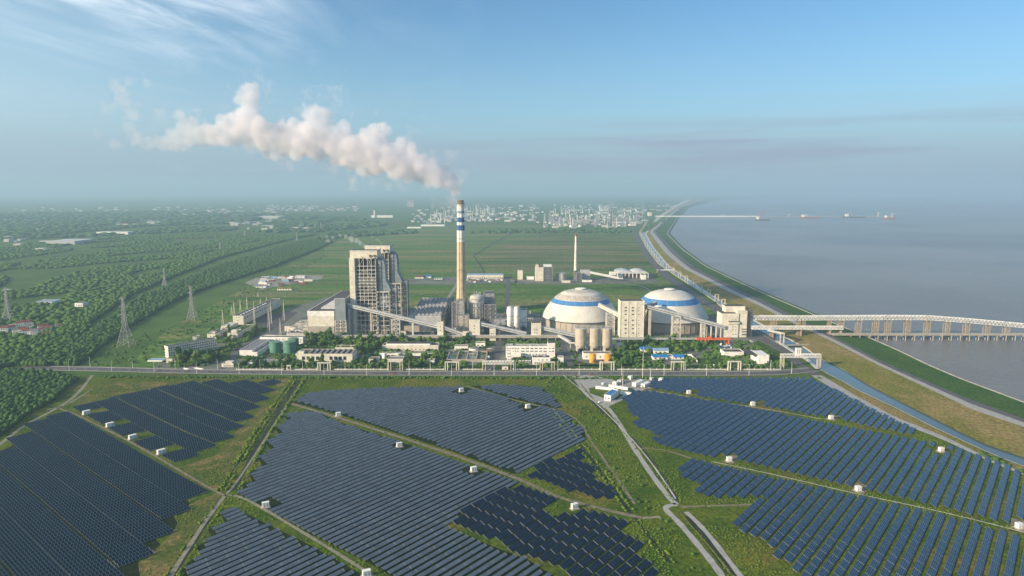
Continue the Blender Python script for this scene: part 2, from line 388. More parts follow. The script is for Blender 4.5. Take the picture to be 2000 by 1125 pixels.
# the ground: one sheet from behind the camera to the horizon, its right edge along the shore
FAR = 60000
gy_ = [-3000, 300] + [y for y in YS] + [FAR]
gp = [(-FAR, -3000)] + [(shore(max(y, 330)) if y < 17000 else shore(16800) + (y - 16800) * .6, y) for y in gy_] + [(-FAR, FAR)]
gm = MB()
for i in range(1, len(gp) - 2):
    (xa, ya), (xb, yb) = gp[i], gp[i + 1]
    gm.add([(-FAR, ya, 0), (xa, ya, 0), (xb, yb, 0), (-FAR, yb, 0)], [(0, 1, 2, 3)])
struct('ground', gm, 'ground')
struct('sea', MB().sheet([(-200, -3000), (FAR, -3000), (FAR, FAR + 2000), (-200, FAR + 2000)], -2.6), 'sea_water')
struct('meadow', MB().sheet(px([(-500, 1400), (-420, 1000), (-150, 880), (0, 850), (100, 770), (150, 735), (420, 736), (1000, 737.5), (1560, 737), (1603, 745)]) + [(crL(y), y) for y in range(780, 330, -30)] + px([(2400, 1250), (1400, 1500)]), .03), 'meadow')
struct('dry_scrub', MB().sheet(px([(140, 796), (150, 775), (230, 748), (330, 744), (420, 738), (565, 737), (578, 745), (500, 860), (440, 950), (415, 957), (345, 915), (420, 890), (500, 800), (530, 765), (545, 745), (400, 748), (220, 780)]), .06), 'dry_scrub')
struct('dry_scrub', MB().sheet(px([(370, 985), (430, 960), (440, 975), (400, 1030), (335, 1125), (280, 1180), (270, 1100), (330, 1050)]), .06), 'dry_scrub')
# the plain beyond the plant
struct('plain', MB().sheet(px([(250, 716), (330, 640), (470, 566), (560, 520), (640, 478), (700, 455), (820, 441), (1000, 436), (1237, 452), (1262, 500), (1300, 545), (1366, 590), (1434, 631), (1500, 669), (1510, 700), (1000, 716)]), .03), 'plain')
struct('plain', MB().sheet(px([(930, 520), (955, 492), (1000, 470), (1060, 458), (1237, 459), (1258, 498), (1280, 526), (1020, 530)]), .06), 'plain_dark')
strip('dike', canR, toe, .9, 1.0, 'bank'); strip('dike', toe, pathL, 1.0, CZ, 'dike_yellow', sub=4); strip('dike_path', pathL, roadL, CZ, CZ, 'concrete_road')
strip('dike_road', roadL, roadR, CZ - .15, CZ - .15, 'asphalt'); strip('dike', roadR, concl, CZ - .16, 1.3, 'dike_green', sub=4)
mb = Line.__new__(Line); 
class Off:
    def __init__(s, L, d): s.L = L; s.d = d
    def __call__(s, y): return s.L(y) + s.d
strip('sea_wall', concl, Off(concl, 3.2), 1.5, 1.5, 'bank'); strip('sea_wall', Off(concl, 0), Off(concl, .02), .3, 1.5, 'bank'); strip('sea_wall', Off(concl, 3.2), Off(shore, 5.5), 1.5, -3.4, 'rock', sub=3)
strip('canal', canL, canR, .08, .08, 'canal_water', 330, 4100); strip('canal_bank', Off(canR, -1.6), canR, .06, .9, 'bank', 330, 4100)
strip('canal_bank', Off(canL, -.9), Off(canL, .2), .35, .35, 'bank', 330, 1800)
strip('canal_verge', crR, Off(canL, -.9), .05, .05, 'dike_yellow', 330, 800)
strip('canal_road', crL, crR, .1, .1, 'concrete_road', 330, 815); strip('canal_road', crL, crR, .1, .1, 'asphalt', 815, 5200)
# loose rocks of the revetment: nobody could count them
mb = MB(); rr = random.Random(3)
for i in range(1500):
    y = 520 + 1300 * rr.random() ** 1.6; x = concl(y) + 3.5 + 5.5 * rr.random(); s_ = .5 + rr.random() * .9
    z = 1.2 - (x - concl(y) - 3.2) * .55
    mb.add([(x - s_, y, z), (x, y - s_, z - .2), (x + s_, y + .2, z), (x + .1, y + s_, z), (x + .2, y, z + s_ * .9), (x, y, z - s_)], [(0, 1, 4), (1, 2, 4), (2, 3, 4), (3, 0, 4), (1, 0, 5), (2, 1, 5), (3, 2, 5), (0, 3, 5)])
tag(mb.build('rocks', 'rock'), 'dark rocks heaped along the foot of the sea wall', 'rocks', kind='stuff')

# main road with kerbs and painted lines
MR = smoothpl(px([(40, 717), (90, 719), (250, 722.5), (400, 726), (700, 729), (1000, 729.5), (1250, 729.5), (1480, 729), (1545, 726), (1590, 722)]), 8)
struct('road', ribbon(MR, .12, 17), 'asphalt')
def offset(pl, d):
    out = []
    for i, p in enumerate(pl):
        a = Vector(pl[max(0, i - 1)][:2]); b = Vector(pl[min(len(pl) - 1, i + 1)][:2]); t = (b - a).normalized()
        out.append(Vector(p[:2]) + Vector((-t.y, t.x)) * d)
    return out
for d in (-6.6, 6.6): struct('road_marking', ribbon(offset(MR, d), .15, .25), 'white_paint')
mb = MB()
for a, b in zip(MR[:-1], MR[1:]):
    n_ = int((b - a).length // 9)
    for k in range(n_):
        p = a + (b - a) * (k / n_); q = p + (b - a).normalized() * 4.5; mb.beam((p.x, p.y, .13), (q.x, q.y, .13), .22, .05)
struct('road_marking', mb, 'white_paint')
for d in (-8.9, 8.9):
    k_ = MB(); pl = offset(MR, d)
    for a, b in zip(pl[:-1], pl[1:]): k_.beam((a.x, a.y, .15), (b.x, b.y, .15), .4, .3)
    struct('kerb', k_, 'concrete_road')
struct('pavement', ribbon(offset(MR, 10.4), .2, 2.4), 'gravel')
# plant yard, its inner roads and lawns
struct('yard', MB().sheet(px([(300, 719), (320, 700), (430, 662), (480, 640), (560, 604), (640, 580), (690, 590), (790, 606), (860, 600), (885, 585), (965, 590), (975, 612), (1040, 612), (1200, 618), (1390, 617), (1470, 640), (1520, 672), (1536, 720), (1000, 724), (460, 722)]), .08), 'yard')
def lawn(pts, m='lawn', z=.12, name='lawn'): struct(name, MB().sheet(px(pts), z), m)
lawn([(470, 722), (1535, 722), (1500, 712), (1000, 713), (560, 713), (470, 712)])
lawn([(600, 700), (600, 664), (1090, 662), (1090, 672), (960, 676), (860, 664), (700, 690)]); lawn([(1210, 690), (1225, 662), (1400, 662), (1430, 668), (1350, 682), (1310, 690)])
lawn([(1100, 715), (1110, 700), (1150, 710), (1250, 715)]); lawn([(1370, 712), (1330, 700), (1410, 700), (1450, 712)]); lawn([(1480, 665), (1530, 690), (1560, 722), (1530, 722), (1500, 690), (1470, 672)])
lawn([(340, 700), (420, 690), (470, 680), (480, 700), (440, 705)]); lawn([(415, 663), (450, 662), (455, 668), (420, 672)], 'meadow')
lawn([(1195, 655), (1250, 660), (1290, 690), (1250, 718), (1180, 716), (1205, 690)], 'lawn', .11)
def road(pts, w_, m='asphalt', z=.16, name='road', sm=5): struct(name, ribbon(smoothpl(px(pts), sm), z, w_), m)
for pts, w_ in [([(955, 722), (968, 700), (975, 668), (982, 655)], 12), ([(575, 656), (800, 658), (1100, 659), (1210, 662)], 9), ([(1095, 660), (1105, 690), (1115, 715)], 8),
                ([(430, 722), (455, 700), (470, 680), (560, 640), (640, 598)], 9), ([(1190, 715), (1215, 690), (1300, 700), (1395, 690), (1430, 712)], 8), ([(984, 640), (989, 600), (992, 570), (993, 540)], 9),
                ([(1465, 660), (1500, 668), (1560, 700)], 10), ([(1520, 662), (1560, 664), (1590, 655), (1612, 648)], 9), ([(330, 700), (430, 688), (470, 682)], 8)]: road(pts, w_)
for pts, w_ in [([(862, 600), (880, 575), (895, 551)], 7), ([(600, 612), (700, 592), (860, 571), (1010, 572)], 4), ([(780, 553), (1000, 548), (1060, 550)], 8), ([(500, 572), (640, 571), (700, 571)], 4), ([(1190, 553), (1250, 558), (1290, 580), (1360, 590)], 5),
                ([(540, 555), (600, 548), (660, 540)], 6), ([(630, 492), (900, 498), (935, 500)], 4), ([(1000, 597), (1200, 594), (1380, 607)], 4)]: road(pts, w_, 'gravel', .14, 'path')
struct('gravel_yard', MB().sheet(px([(478, 552), (500, 543), (560, 538), (632, 538), (628, 545), (560, 556), (510, 566)]), .1), 'gravel')
struct('gravel_yard', MB().sheet(px([(488, 646), (503, 613), (583, 609), (560, 628), (530, 645)]), .1), 'roof_dark')
struct('gravel_yard', MB().sheet(px([(780, 546), (900, 540), (1010, 545), (1010, 552), (900, 556), (790, 556)]), .1), 'yard')
struct('gravel_yard', MB().sheet(px([(1004, 546), (1270, 541), (1290, 552), (1130, 556), (1010, 555)]), .1), 'yard')
# ditches, tracks between the solar fields
for pts, w_ in [([(1108, 736), (1190, 815), (1240, 862), (1290, 925), (1322, 978)], 4.5), ([(1345, 1008), (1390, 1070), (1450, 1150)], 5), ([(586, 742), (524, 836), (456, 958)], 4.2), ([(577, 748), (505, 850), (425, 960)], 1.6), ([(1075, 800), (1150, 890), (1230, 1000), (1310, 1100)], 2.5),
                ([(430, 978), (395, 1035), (335, 1130)], 3), ([(924, 498), (934, 512), (942, 524), (947, 536)], 5)]: road(pts, w_, 'ditch', .07, 'ditch')
for pts in ([(926, 499), (960, 478), (1000, 456), (1010, 448)],): road(pts, 9, 'ditch', .1, 'ditch')
for pts, w_, m in [([(597, 738), (541, 822), (470, 930), (440, 968)], 1.8, 'track'), ([(440, 968), (400, 1020), (330, 1130), (300, 1180)], 3.0, 'track'), ([(440, 968), (480, 975), (600, 1045), (740, 1132), (800, 1175)], 2.4, 'track'),
                   ([(440, 968), (400, 948), (270, 872), (160, 815), (112, 797)], 2.2, 'dirt'), ([(180, 733), (150, 770), (112, 797), (50, 830), (0, 868), (-60, 910)], 3.6, 'track'), ([(92, 800), (130, 790), (180, 760)], 2, 'track'),
                   ([(560, 786), (680, 822), (860, 880), (1010, 935), (1090, 970), (1180, 995), (1255, 1012)], 4.2, 'dirt'), ([(910, 754), (1000, 780), (1115, 812), (1160, 870), (1240, 985)], 2.4, 'dirt'),
                   ([(1120, 735), (1150, 775), (1190, 800), (1235, 870), (1275, 930), (1310, 975), (1322, 985)], 4.6, 'concrete_road'), ([(1322, 985), (1300, 993), (1330, 1025), (1380, 1085), (1410, 1125), (1440, 1170)], 4.4, 'concrete_road'),
                   ([(1340, 1000), (1380, 1040), (1450, 1130), (1480, 1170)], 3.6, 'concrete_road'), ([(1330, 990), (1400, 988), (1480, 985)], 3, 'dirt'), ([(1240, 876), (1300, 880), (1400, 912), (1480, 930)], 2.4, 'dirt'), ([(1290, 1010), (1255, 1012)], 3, 'track')]:
    road(pts, w_, m, .12, 'track')
for pts in ([(1240, 760), (1300, 768), (1400, 785), (1500, 800), (1605, 819)], [(1390, 902), (1500, 925), (1660, 962), (1800, 992), (1900, 1015), (2010, 1043)], [(1240, 745), (1275, 760)]): road(pts, 1.1, 'bank', .3, 'cable_trench')
for pts in ([(1100, 733), (1150, 775), (1215, 838), (1270, 902), (1320, 975)],): road(pts, 1.3, 'bank', .34, 'ditch_wall')
for pts in ([(1328, 1003), (1395, 1080), (1440, 1140)],): road(pts, 1.6, 'dike_yellow', .34, 'ditch_bank')
struct('concrete_pad', MB().sheet(px([(1125, 738), (1140, 733), (1165, 735), (1200, 742), (1195, 752), (1150, 758), (1152, 768), (1185, 780), (1205, 780), (1235, 760), (1260, 750), (1268, 756), (1230, 775), (1180, 798), (1165, 785)]), .15), 'concrete_road')
struct('gravel_yard', MB().sheet(px([(1200, 745), (1240, 737), (1290, 742), (1270, 760), (1215, 758)]), .17), 'gravel')
struct('pond', MB().sheet(px([(38, 702), (40, 690), (58, 682), (64, 680), (60, 690), (45, 702)]), .15), 'pond_water')
# sawtooth-edged dry grass strips between the rows show the meadow itself

# ================================================================== SOLAR FIELDS
ANG = R(50.3); TILT = R(25)
ax = Vector((math.cos(ANG), math.sin(ANG), 0)); sx = Vector((math.sin(ANG), -math.cos(ANG), 0))     # along a row; towards the low edge
inverters = [(1345, 769), (1470, 792), (1623, 819), (1838, 882), (1424, 901), (1676, 959), (1990, 1032), (901, 765), (661, 813), (780, 873), (925, 921), (1031, 797), (1122, 994), (519, 991), (716, 1126), (169, 809), (215, 833), (259, 857), (315, 886)]
inv_xy = [g(u, v) for u, v in inverters]
FIELDS = [
 ('panel_navy', 4.7, 3.3, 20.4, .3, [(125, 806), (92, 817), (56, 831), (62, 842), (20, 858), (28, 868), (-10, 888), (-140, 960), (-140, 1180), (290, 1180), (288, 1120), (270, 1094), (325, 1076), (303, 1052), (358, 1036), (338, 1008), (384, 992), (363, 976), (407, 958), (270, 884)], 'L'),
 ('panel_navy', 4.7, 3.3, 20.4, .3, [(140, 797), (200, 784), (290, 762), (390, 745), (432, 743), (450, 748), (490, 742), (515, 747), (545, 741), (562, 746), (535, 753), (552, 764), (522, 768), (540, 776), (510, 784), (528, 793), (500, 799), (513, 808), (484, 819), (497, 828), (468, 837), (470, 846), (432, 868), (350, 909), (270, 872)], 'L'),
 ('panel_slate', 5.7, 2.45, 12.0, .4, [(594, 803), (556, 812), (560, 822), (538, 838), (545, 850), (520, 862), (528, 880), (505, 893), (512, 910), (487, 925), (492, 940), (464, 966), (490, 983), (610, 1045), (745, 1112), (830, 1180), (1150, 1180), (1100, 1137), (1036, 1096), (950, 1062), (866, 1029), (1014, 944), (930, 916), (780, 862), (660, 824), (620, 804)], 'M'),
 ('panel_slate', 5.7, 2.45, 12.0, .4, [(460, 993), (432, 1004), (440, 1022), (405, 1034), (415, 1050), (385, 1068), (392, 1085), (365, 1100), (340, 1180), (790, 1180), (700, 1118), (600, 1062)], 'M'),
 ('panel_slate', 5.7, 2.45, 12.0, .4, [(573, 786), (595, 770), (640, 763), (760, 757), (905, 756), (960, 768), (1019, 788), (1085, 800), (1116, 812), (1118, 828), (1142, 838), (1144, 860), (1006, 926), (870, 877), (680, 815)], 'M'),
 ('panel_slate', 5.7, 2.45, 12.0, .4, [(922, 754), (985, 752), (1060, 757), (1070, 768), (1083, 776), (1098, 796), (1085, 798), (1000, 779)], 'M'),
 ('panel_navy2', 7.35, 4.4, 12.2, .5, [(1022, 932), (1060, 908), (1132, 878), (1150, 886), (1128, 898), (1178, 916), (1160, 930), (1208, 962), (1180, 982), (1100, 962)], 'D'),
 ('panel_navy2', 7.35, 4.4, 12.2, .5, [(874, 1022), (940, 978), (1014, 948), (1050, 960), (1092, 976), (1070, 1000), (1085, 1010), (1130, 1004), (1160, 998), (1238, 1020), (1210, 1040), (1262, 1064), (1245, 1090), (1290, 1110), (1330, 1180), (1190, 1180), (1110, 1128), (1000, 1082)], 'D'),
 ('panel_blue', 7.0, 4.3, 10.0, .22, [(1252, 757), (1272, 746), (1310, 739), (1580, 739), (1600, 748), (1640, 766), (1700, 797), (1792, 842), (1786, 852), (1700, 838), (1640, 822), (1500, 798), (1380, 780)], 'R'),
 ('panel_blue', 7.0, 4.3, 10.0, .22, [(1205, 780), (1240, 764), (1270, 765), (1350, 778), (1450, 794), (1600, 825), (1700, 843), (1800, 862), (1860, 874), (1945, 902), (2010, 930), (2120, 1000), (2120, 1058), (2000, 1033), (1800, 985), (1600, 942), (1440, 903), (1345, 888), (1290, 872), (1270, 860), (1290, 855), (1235, 832), (1250, 824), (1218, 800), (1228, 794)], 'R'),
 ('panel_blue', 7.0, 4.3, 10.0, .22, [(1322, 912), (1345, 897), (1385, 906), (1440, 920), (1600, 955), (1800, 998), (2000, 1050), (2120, 1080), (2120, 1180), (1545, 1180), (1552, 1110), (1500, 1090), (1510, 1072), (1428, 1032), (1492, 975), (1400, 975), (1360, 968), (1362, 950), (1330, 935)], 'R')]
M['panel_navy2'] = M['panel_navy'].copy(); M['panel_navy2'].name = 'panel_navy2'
panelmat('panel_navy2', (.004, .014, .038), (.14, .19, .22), rough=.2, nx=1.0, ny=2.1, lw=.05, spec=.15)
tables = []
for fi, (m_, pitch, wd, L, gap, poly, kind) in enumerate(FIELDS):
    wp = px(poly)
    ss = [Vector((x, y, 0)).dot(ax) for x, y in wp]; tt = [Vector((x, y, 0)).dot(sx) for x, y in wp]
    r0 = math.floor(min(tt) / pitch); r1 = math.ceil(max(tt) / pitch)
    for r_ in range(r0, r1 + 1):
        t = r_ * pitch; cr = []
        for i_ in range(len(wp)):                      # where this row crosses the edge of the field
            j_ = (i_ + 1) % len(wp)
            if (tt[i_] > t) != (tt[j_] > t): cr.append(ss[i_] + (t - tt[i_]) / (tt[j_] - tt[i_]) * (ss[j_] - ss[i_]))
        cr.sort(); cand = []
        for a_, b_ in zip(cr[::2], cr[1::2]):
            if kind == 'L' and fi == 1: n_ = int((b_ - a_ + 3) / (L + gap + .9)); cand += [a_ + (k + .5) * (L + gap) + (k // 2) * 1.7 for k in range(n_)]
            elif kind == 'L': s0_ = Vector((*g(266, 882.5), 0)).dot(ax); cand += [q for q in (s0_ - (k + .5) * (L + gap) - (k // 2) * 1.7 for k in range(40)) if a_ - 7 < q - L / 2 and q + L / 2 < b_ + 7]
            elif kind == 'Lx': cand += [q for q in (k * (L + gap) + (k // 2) * 1.7 + L / 2 for k in range(math.floor(a_ / (L + gap)) - 3, math.ceil(b_ / (L + gap)) + 3)) if a_ - 7 < q - L / 2 and q + L / 2 < b_ + 7]
            else: n_ = int((b_ - a_ + 2) / (L + gap)); cand += [a_ + (k + .5) * (L + gap) + (b_ - a_ - n_ * (L + gap)) * .5 for k in range(n_)]
        for k, s_ in enumerate(cand):
            p = ax * s_ + sx * t
            e1 = p - ax * L * .42; e2 = p + ax * L * .42
            if not inside(wp, p.x, p.y): continue
            if kind == 'L' and any(abs(Vector((a - p.x, b - p.y, 0)).dot(sx)) < 4.6 and -16 < s_ - Vector((a, b, 0)).dot(ax) < 26 for a, b in inv_xy[15:]): continue
            if kind == 'R' and any(abs(Vector((a - p.x, b - p.y, 0)).dot(sx)) < 5 and -8 < s_ - Vector((a, b, 0)).dot(ax) < 14 for a, b in inv_xy[:7]): continue
            if any((p.x - a) ** 2 + (p.y - b) ** 2 < (9.5 if kind != 'L' else 12) ** 2 for a, b in inv_xy): continue
            tables.append((m_, wd, L, p.x, p.y, math.hypot(p.x, p.y), kind))
def visible(x, y):
    dz = y * math.cos(PIT) + H * math.sin(PIT); u = 1000 + F * x / dz; v = 562.5 - F * (y * math.sin(PIT) - H * math.cos(PIT)) / dz
    return -10 < u < 2010 and v < 1130
tables.sort(key=lambda a: a[5] + (0 if visible(a[3], a[4]) else 1e5))
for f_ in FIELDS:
    if f_[6] in 'LM' and f_ is not FIELDS[1]: struct('field_soil_shade', MB().sheet(px(f_[5]), .055), 'panel_soil_shade')  # dark ground sheet; shade of the row gaps is put into its colour
near, rest = tables[:300], tables[300:]
ZL = .75
def panel_geo(wd, L):
    c, s_ = math.cos(TILT) * wd / 2, math.sin(TILT) * wd
    # slab of modules with real thickness; uv in metres
    vs = [Vector((-L / 2, -c, ZL)), Vector((L / 2, -c, ZL)), Vector((L / 2, c, ZL + s_)), Vector((-L / 2, c, ZL + s_))]
    return vs
def table_meshes(m_, wd, L):
    q = panel_geo(wd, L); dn = Vector((0, math.sin(TILT), -math.cos(TILT))) * .09
    me = bpy.data.meshes.new('panel')
    me.from_pydata([v[:] for v in q] + [(v + dn)[:] for v in q], [], [(0, 1, 2, 3), (7, 6, 5, 4), (0, 4, 5, 1), (1, 5, 6, 2), (2, 6, 7, 3), (3, 7, 4, 0)])
    uv = me.uv_layers.new(name='UVMap'); cs = {0: (0, 0), 1: (L, 0), 2: (L, wd), 3: (0, wd)}
    for lp in me.loops: uv.data[lp.index].uv = cs[lp.vertex_index % 4]
    me.materials.append(M[m_])
    mb = MB(); c = math.cos(TILT) * wd / 2; s_ = math.sin(TILT) * wd
    for fy in (.2, .8): mb.beam((-L / 2 - .1, -c + 2 * c * fy, ZL - .2 + s_ * fy), (L / 2 + .1, -c + 2 * c * fy, ZL - .2 + s_ * fy), .12)
    for x in (-L / 2 - .12, L / 2 + .12): mb.beam((x, -c, ZL + .0), (x, c, ZL + s_), .16, .12)
    fr = bpy.data.meshes.new('frame'); fr.from_pydata(mb.v, [], mb.f); fr.materials.append(M['rail'])
    legs = []
    for k in range(3):
        x = -L / 2 + L * (k + .5) / 3; lm = MB(); lm.beam((x, -c * .6, 0), (x, -c * .6, ZL + s_ * .2 - .2), .14); lm.beam((x, c * .6, 0), (x, c * .6, ZL + s_ * .8 - .2), .14); lm.beam((x, -c * .6, .3), (x, c * .6, ZL + s_ * .8 - .4), .1)
        l_ = bpy.data.meshes.new('leg'); l_.from_pydata(lm.v, [], lm.f); l_.materials.append(M['rail']); legs.append(l_)
    return me, fr, legs
LBL = {'R': 'bright blue solar panel table in the wide-spaced right-hand rows', 'M': 'slate blue solar panel table in the dense rows of the middle field',
       'D': 'dark navy solar panel table in the staggered block left of the concrete track', 'L': 'navy solar panel table in the tightly packed field left of the dirt crossroads'}
GRP = {'R': 'bright blue panel tables beside the canal road', 'M': 'slate blue panel tables of the middle field', 'D': 'dark navy panel tables in the staggered block', 'L': 'navy panel tables of the left field'}
cache = {}
for m_, wd, L, x, y, d_, kind in near:
    key = (m_, wd, L)
    if key not in cache: cache[key] = table_meshes(*key)
    me, fr, legs = cache[key]
    t = thing('solar_table', LBL[kind], 'solar panel', (x, y, 0), GRP[kind]); t.rotation_euler.z = ANG + R(rnd.uniform(-.3, .3))
    for nm, dt in [('panel', me), ('frame', fr)] + [('leg', l_) for l_ in legs]:
        o = bpy.data.objects.new(nm, dt); C.objects.link(o); o.parent = t
# every other table of the fields as one mass
V = []; Fc = []; UV = []; MI = []; mi = ['panel_navy', 'panel_slate', 'panel_navy2', 'panel_blue', 'rail']
for m_, wd, L, x, y, d_, kind in rest:
    q = panel_geo(wd, L); dn = Vector((0, math.sin(TILT), -math.cos(TILT))) * .09; tl = rnd.uniform(-.012, .012)
    c_, s_ = math.cos(ANG), math.sin(ANG)
    def T(p): z = p.z + p.x * tl; return (x + p.x * c_ - p.y * s_, y + p.x * s_ + p.y * c_, z)
    b = len(V); V += [T(p) for p in q] + [T(p + dn) for p in q]
    Fc += [(b, b + 1, b + 2, b + 3), (b + 7, b + 6, b + 5, b + 4), (b, b + 4, b + 5, b + 1), (b + 1, b + 5, b + 6, b + 2), (b + 2, b + 6, b + 7, b + 3), (b + 3, b + 7, b + 4, b)]
    MI += [mi.index(m_), 4, 4, 4, 4, 4]; ou = rnd.randrange(0, 40) * 2
    UV += [(ou, 0), (ou + L, 0), (ou + L, wd), (ou, wd)] + [(.5, .5)] * 20
    hc = math.cos(TILT) * wd / 2; hs = math.sin(TILT) * wd
    for xx in ((-L / 2 - .12, L / 2 + .12) if kind in 'RD' else ((-L / 2 - .12,) if kind == 'M' else ())):                       # end rafters
        b = len(V); V += [T(Vector((xx + a_, yy, zz_))) for a_, yy, zz_ in ((-.1, -hc, ZL + .06), (.1, -hc, ZL + .06), (.1, hc, ZL + hs + .06), (-.1, hc, ZL + hs + .06))]
        Fc.append((b, b + 1, b + 2, b + 3)); MI.append(4); UV += [(.5, .5)] * 4
    for xx in ((-L / 3, L / 3) if d_ < 700 else ()):
        for yy, zt in ((-hc * .6, ZL), (hc * .6, ZL + hs * .8)):
            b = len(V); V += [T(Vector((xx - .07, yy, 0))), T(Vector((xx + .07, yy, 0))), T(Vector((xx + .07, yy, zt))), T(Vector((xx - .07, yy, zt)))]
            Fc.append((b, b + 1, b + 2, b + 3)); MI.append(4); UV += [(.5, .5)] * 4
me = bpy.data.meshes.new('solar_tables'); me.from_pydata(V, [], Fc)
for m_ in mi: me.materials.append(M[m_])
me.polygons.foreach_set('material_index', MI)
uvl = me.uv_layers.new(name='UVMap'); uvl.data.foreach_set('uv', [c for p in UV for c in p])
o = bpy.data.objects.new('solar_tables', me); C.objects.link(o)
tag(o, 'mass of blue solar panel tables in long slanting rows filling the fields before the road', 'solar panels', kind='stuff')
print('TABLES', len(tables), {k: sum(1 for t in tables if t[6] == k) for k in 'LMDR'}, {k: sum(1 for t in near if t[6] == k) for k in 'LMDR'})

# inverter cabins on their plinths
where = ['beside the pipe strip nearest the container yard', 'between the two upper right panel blocks', 'in the grass bay at the end of the upper right block', 'below the canal road amid the long panel rows',
         'in the dry clearing right of the lower concrete track', 'at the middle of the long cable trench', 'by the trench at the far right edge of the fields', 'at the top edge of the central field near the road',
         'on the upper bank of the central dirt track', 'on the lower side of the central dirt track, nearer its upper end', 'on the lower side of the central dirt track, nearer the navy block',
         'by the grass track in the upper central field', 'in the clearing of the dark navy staggered block', 'just right of the dirt crossroads', 'cut by the bottom edge of the picture',
         'uppermost of the four along the left grass lane', 'second down the left grass lane', 'third down the left grass lane', 'lowest of the four along the left grass lane']
for i, ((x, y), wh) in enumerate(zip(inv_xy, where)):
    big = i > 6; lane = i > 14
    t = thing('inverter_cabin', 'white inverter cabin ' + wh, 'cabin', (x, y, 0), 'white inverter cabins among the panels')
    a = ANG if lane else (R(8) if not big else R(25)); t.rotation_euler.z = a
    w2, d2, h2 = (3.1, 1.4, 3.0) if lane else ((2.3, 1.3, 3.2) if big else (1.9, 1.5, 3.0))
    def child(nm, mb, m_, par=None):
        me = bpy.data.meshes.new(nm); me.from_pydata(mb.v, [], mb.f); me.materials.append(M[m_]); o = bpy.data.objects.new(nm, me); C.objects.link(o); o.parent = par or t; return o
    child('plinth', MB().box(-w2 - .8, w2 + .8, -d2 - 1.2, d2 + .6, 0, .7), 'concrete')
    b_ = child('cabinet', MB().box(-w2, w2, -d2, d2, .7, .7 + h2), 'white_paint')
    child('roof', MB().box(-w2 - .15, w2 + .15, -d2 - .15, d2 + .15, .7 + h2, .9 + h2), 'white_paint')
    for k in range(2): dr = child('door', MB().box(-w2 * .55 + k * w2 * .9 - .1, -w2 * .55 + k * w2 * .9 + w2 * .35, -d2 - .04, -d2, 1.0, 2.9), 'light_grey'); child('handle', MB().box(-w2 * .55 + k * w2 * .9 + w2 * .25, -w2 * .55 + k * w2 * .9 + w2 * .3, -d2 - .1, -d2 - .05, 1.9, 2.1), 'steel_dark', dr)
    child('mast', MB().box(w2 + .8, w2 + .9, 0, .1, 0, 5.5), 'rail')
    lawn_ = MB()
for i in range(7):
    c_ = Vector((*inv_xy[i], 0)); struct('bare_patch', MB().sheet([tuple((c_ + ax * a + sx * b)[:2]) for a, b in ((-5, -4.5), (15, -4.5 + rnd.uniform(-1, 1)), (15.5, 4 + rnd.uniform(-1, 1)), (-5.5, 5))], .1), 'dry_scrub' if i in (0, 1, 3) else 'dirt')
# low scrub between and around the fields (no one could count the tufts)

# ================================================================== POWER STATION
def bld(name, label, cat, u0, u1, vb, vt, depth, wall='cream', roof='roof_dark', wins=(), group=None, units=0, par=.7, side=()):
    """box building: front face between two picture columns, standing on the ground line vb; height read from vt"""
    Yf = gy(vb); x0, _ = gz(u0, vb, Yf); x1, _ = gz(u1, vb, Yf); zt = gz(u0, vt, Yf)[1]; y1 = Yf + depth
    t = thing(name, label, cat, ((x0 + x1) / 2, Yf + depth / 2, 0), group)
    MB().box(x0, x1, Yf, y1, 0, zt).build('wall', wall, t)
    rf_ = MB().box(x0 + .5, x1 - .5, Yf + .5, y1 - .5, zt - .02, zt + .12).build('roof', roof, t)
    if par:
        p = MB(); p.box(x0 - .05, x1 + .05, Yf - .05, Yf + .45, zt, zt + par); p.box(x0 - .05, x1 + .05, y1 - .4, y1 + .05, zt, zt + par)
        p.box(x0 - .05, x0 + .45, Yf + .45, y1 - .4, zt, zt + par); p.box(x1 - .45, x1 + .05, Yf + .45, y1 - .4, zt, zt + par); p.build('parapet', wall, t)
    for (ua, ub, n, vc, wp_, hp_) in wins:
        for k in range(n):
            u = ua + (ub - ua) * (k + .5) / n; x, z = gz(u, vc, Yf); s = Yf / F * 1.02; a, b = wp_ * s / 2, hp_ * s / 2
            o = MB().box(x - a, x + a, Yf - .1, Yf, z - b, z + b).build('window', 'glass', t)
    for (ya, n, z, wy, hz) in side:
        for k in range(n):
            y = Yf + depth * (k + .5) / n; MB().box(x1, x1 + .1, y - wy / 2, y + wy / 2, z - hz / 2, z + hz / 2).build('window', 'glass', t)
    for k in range(units):
        x = x0 + (x1 - x0) * (k + .5 + rnd.uniform(-.2, .2)) / units; y = Yf + depth * rnd.uniform(.35, .75); s = rnd.uniform(.8, 1.8)
        MB().box(x - s, x + s, y - s, y + s, zt + .12, zt + .12 + s * 1.1).build('roof_unit', 'light_grey', rf_)
    return t, x0, x1, Yf, y1, zt
zx = lambda u, v, Y: gz(u, v, Y)

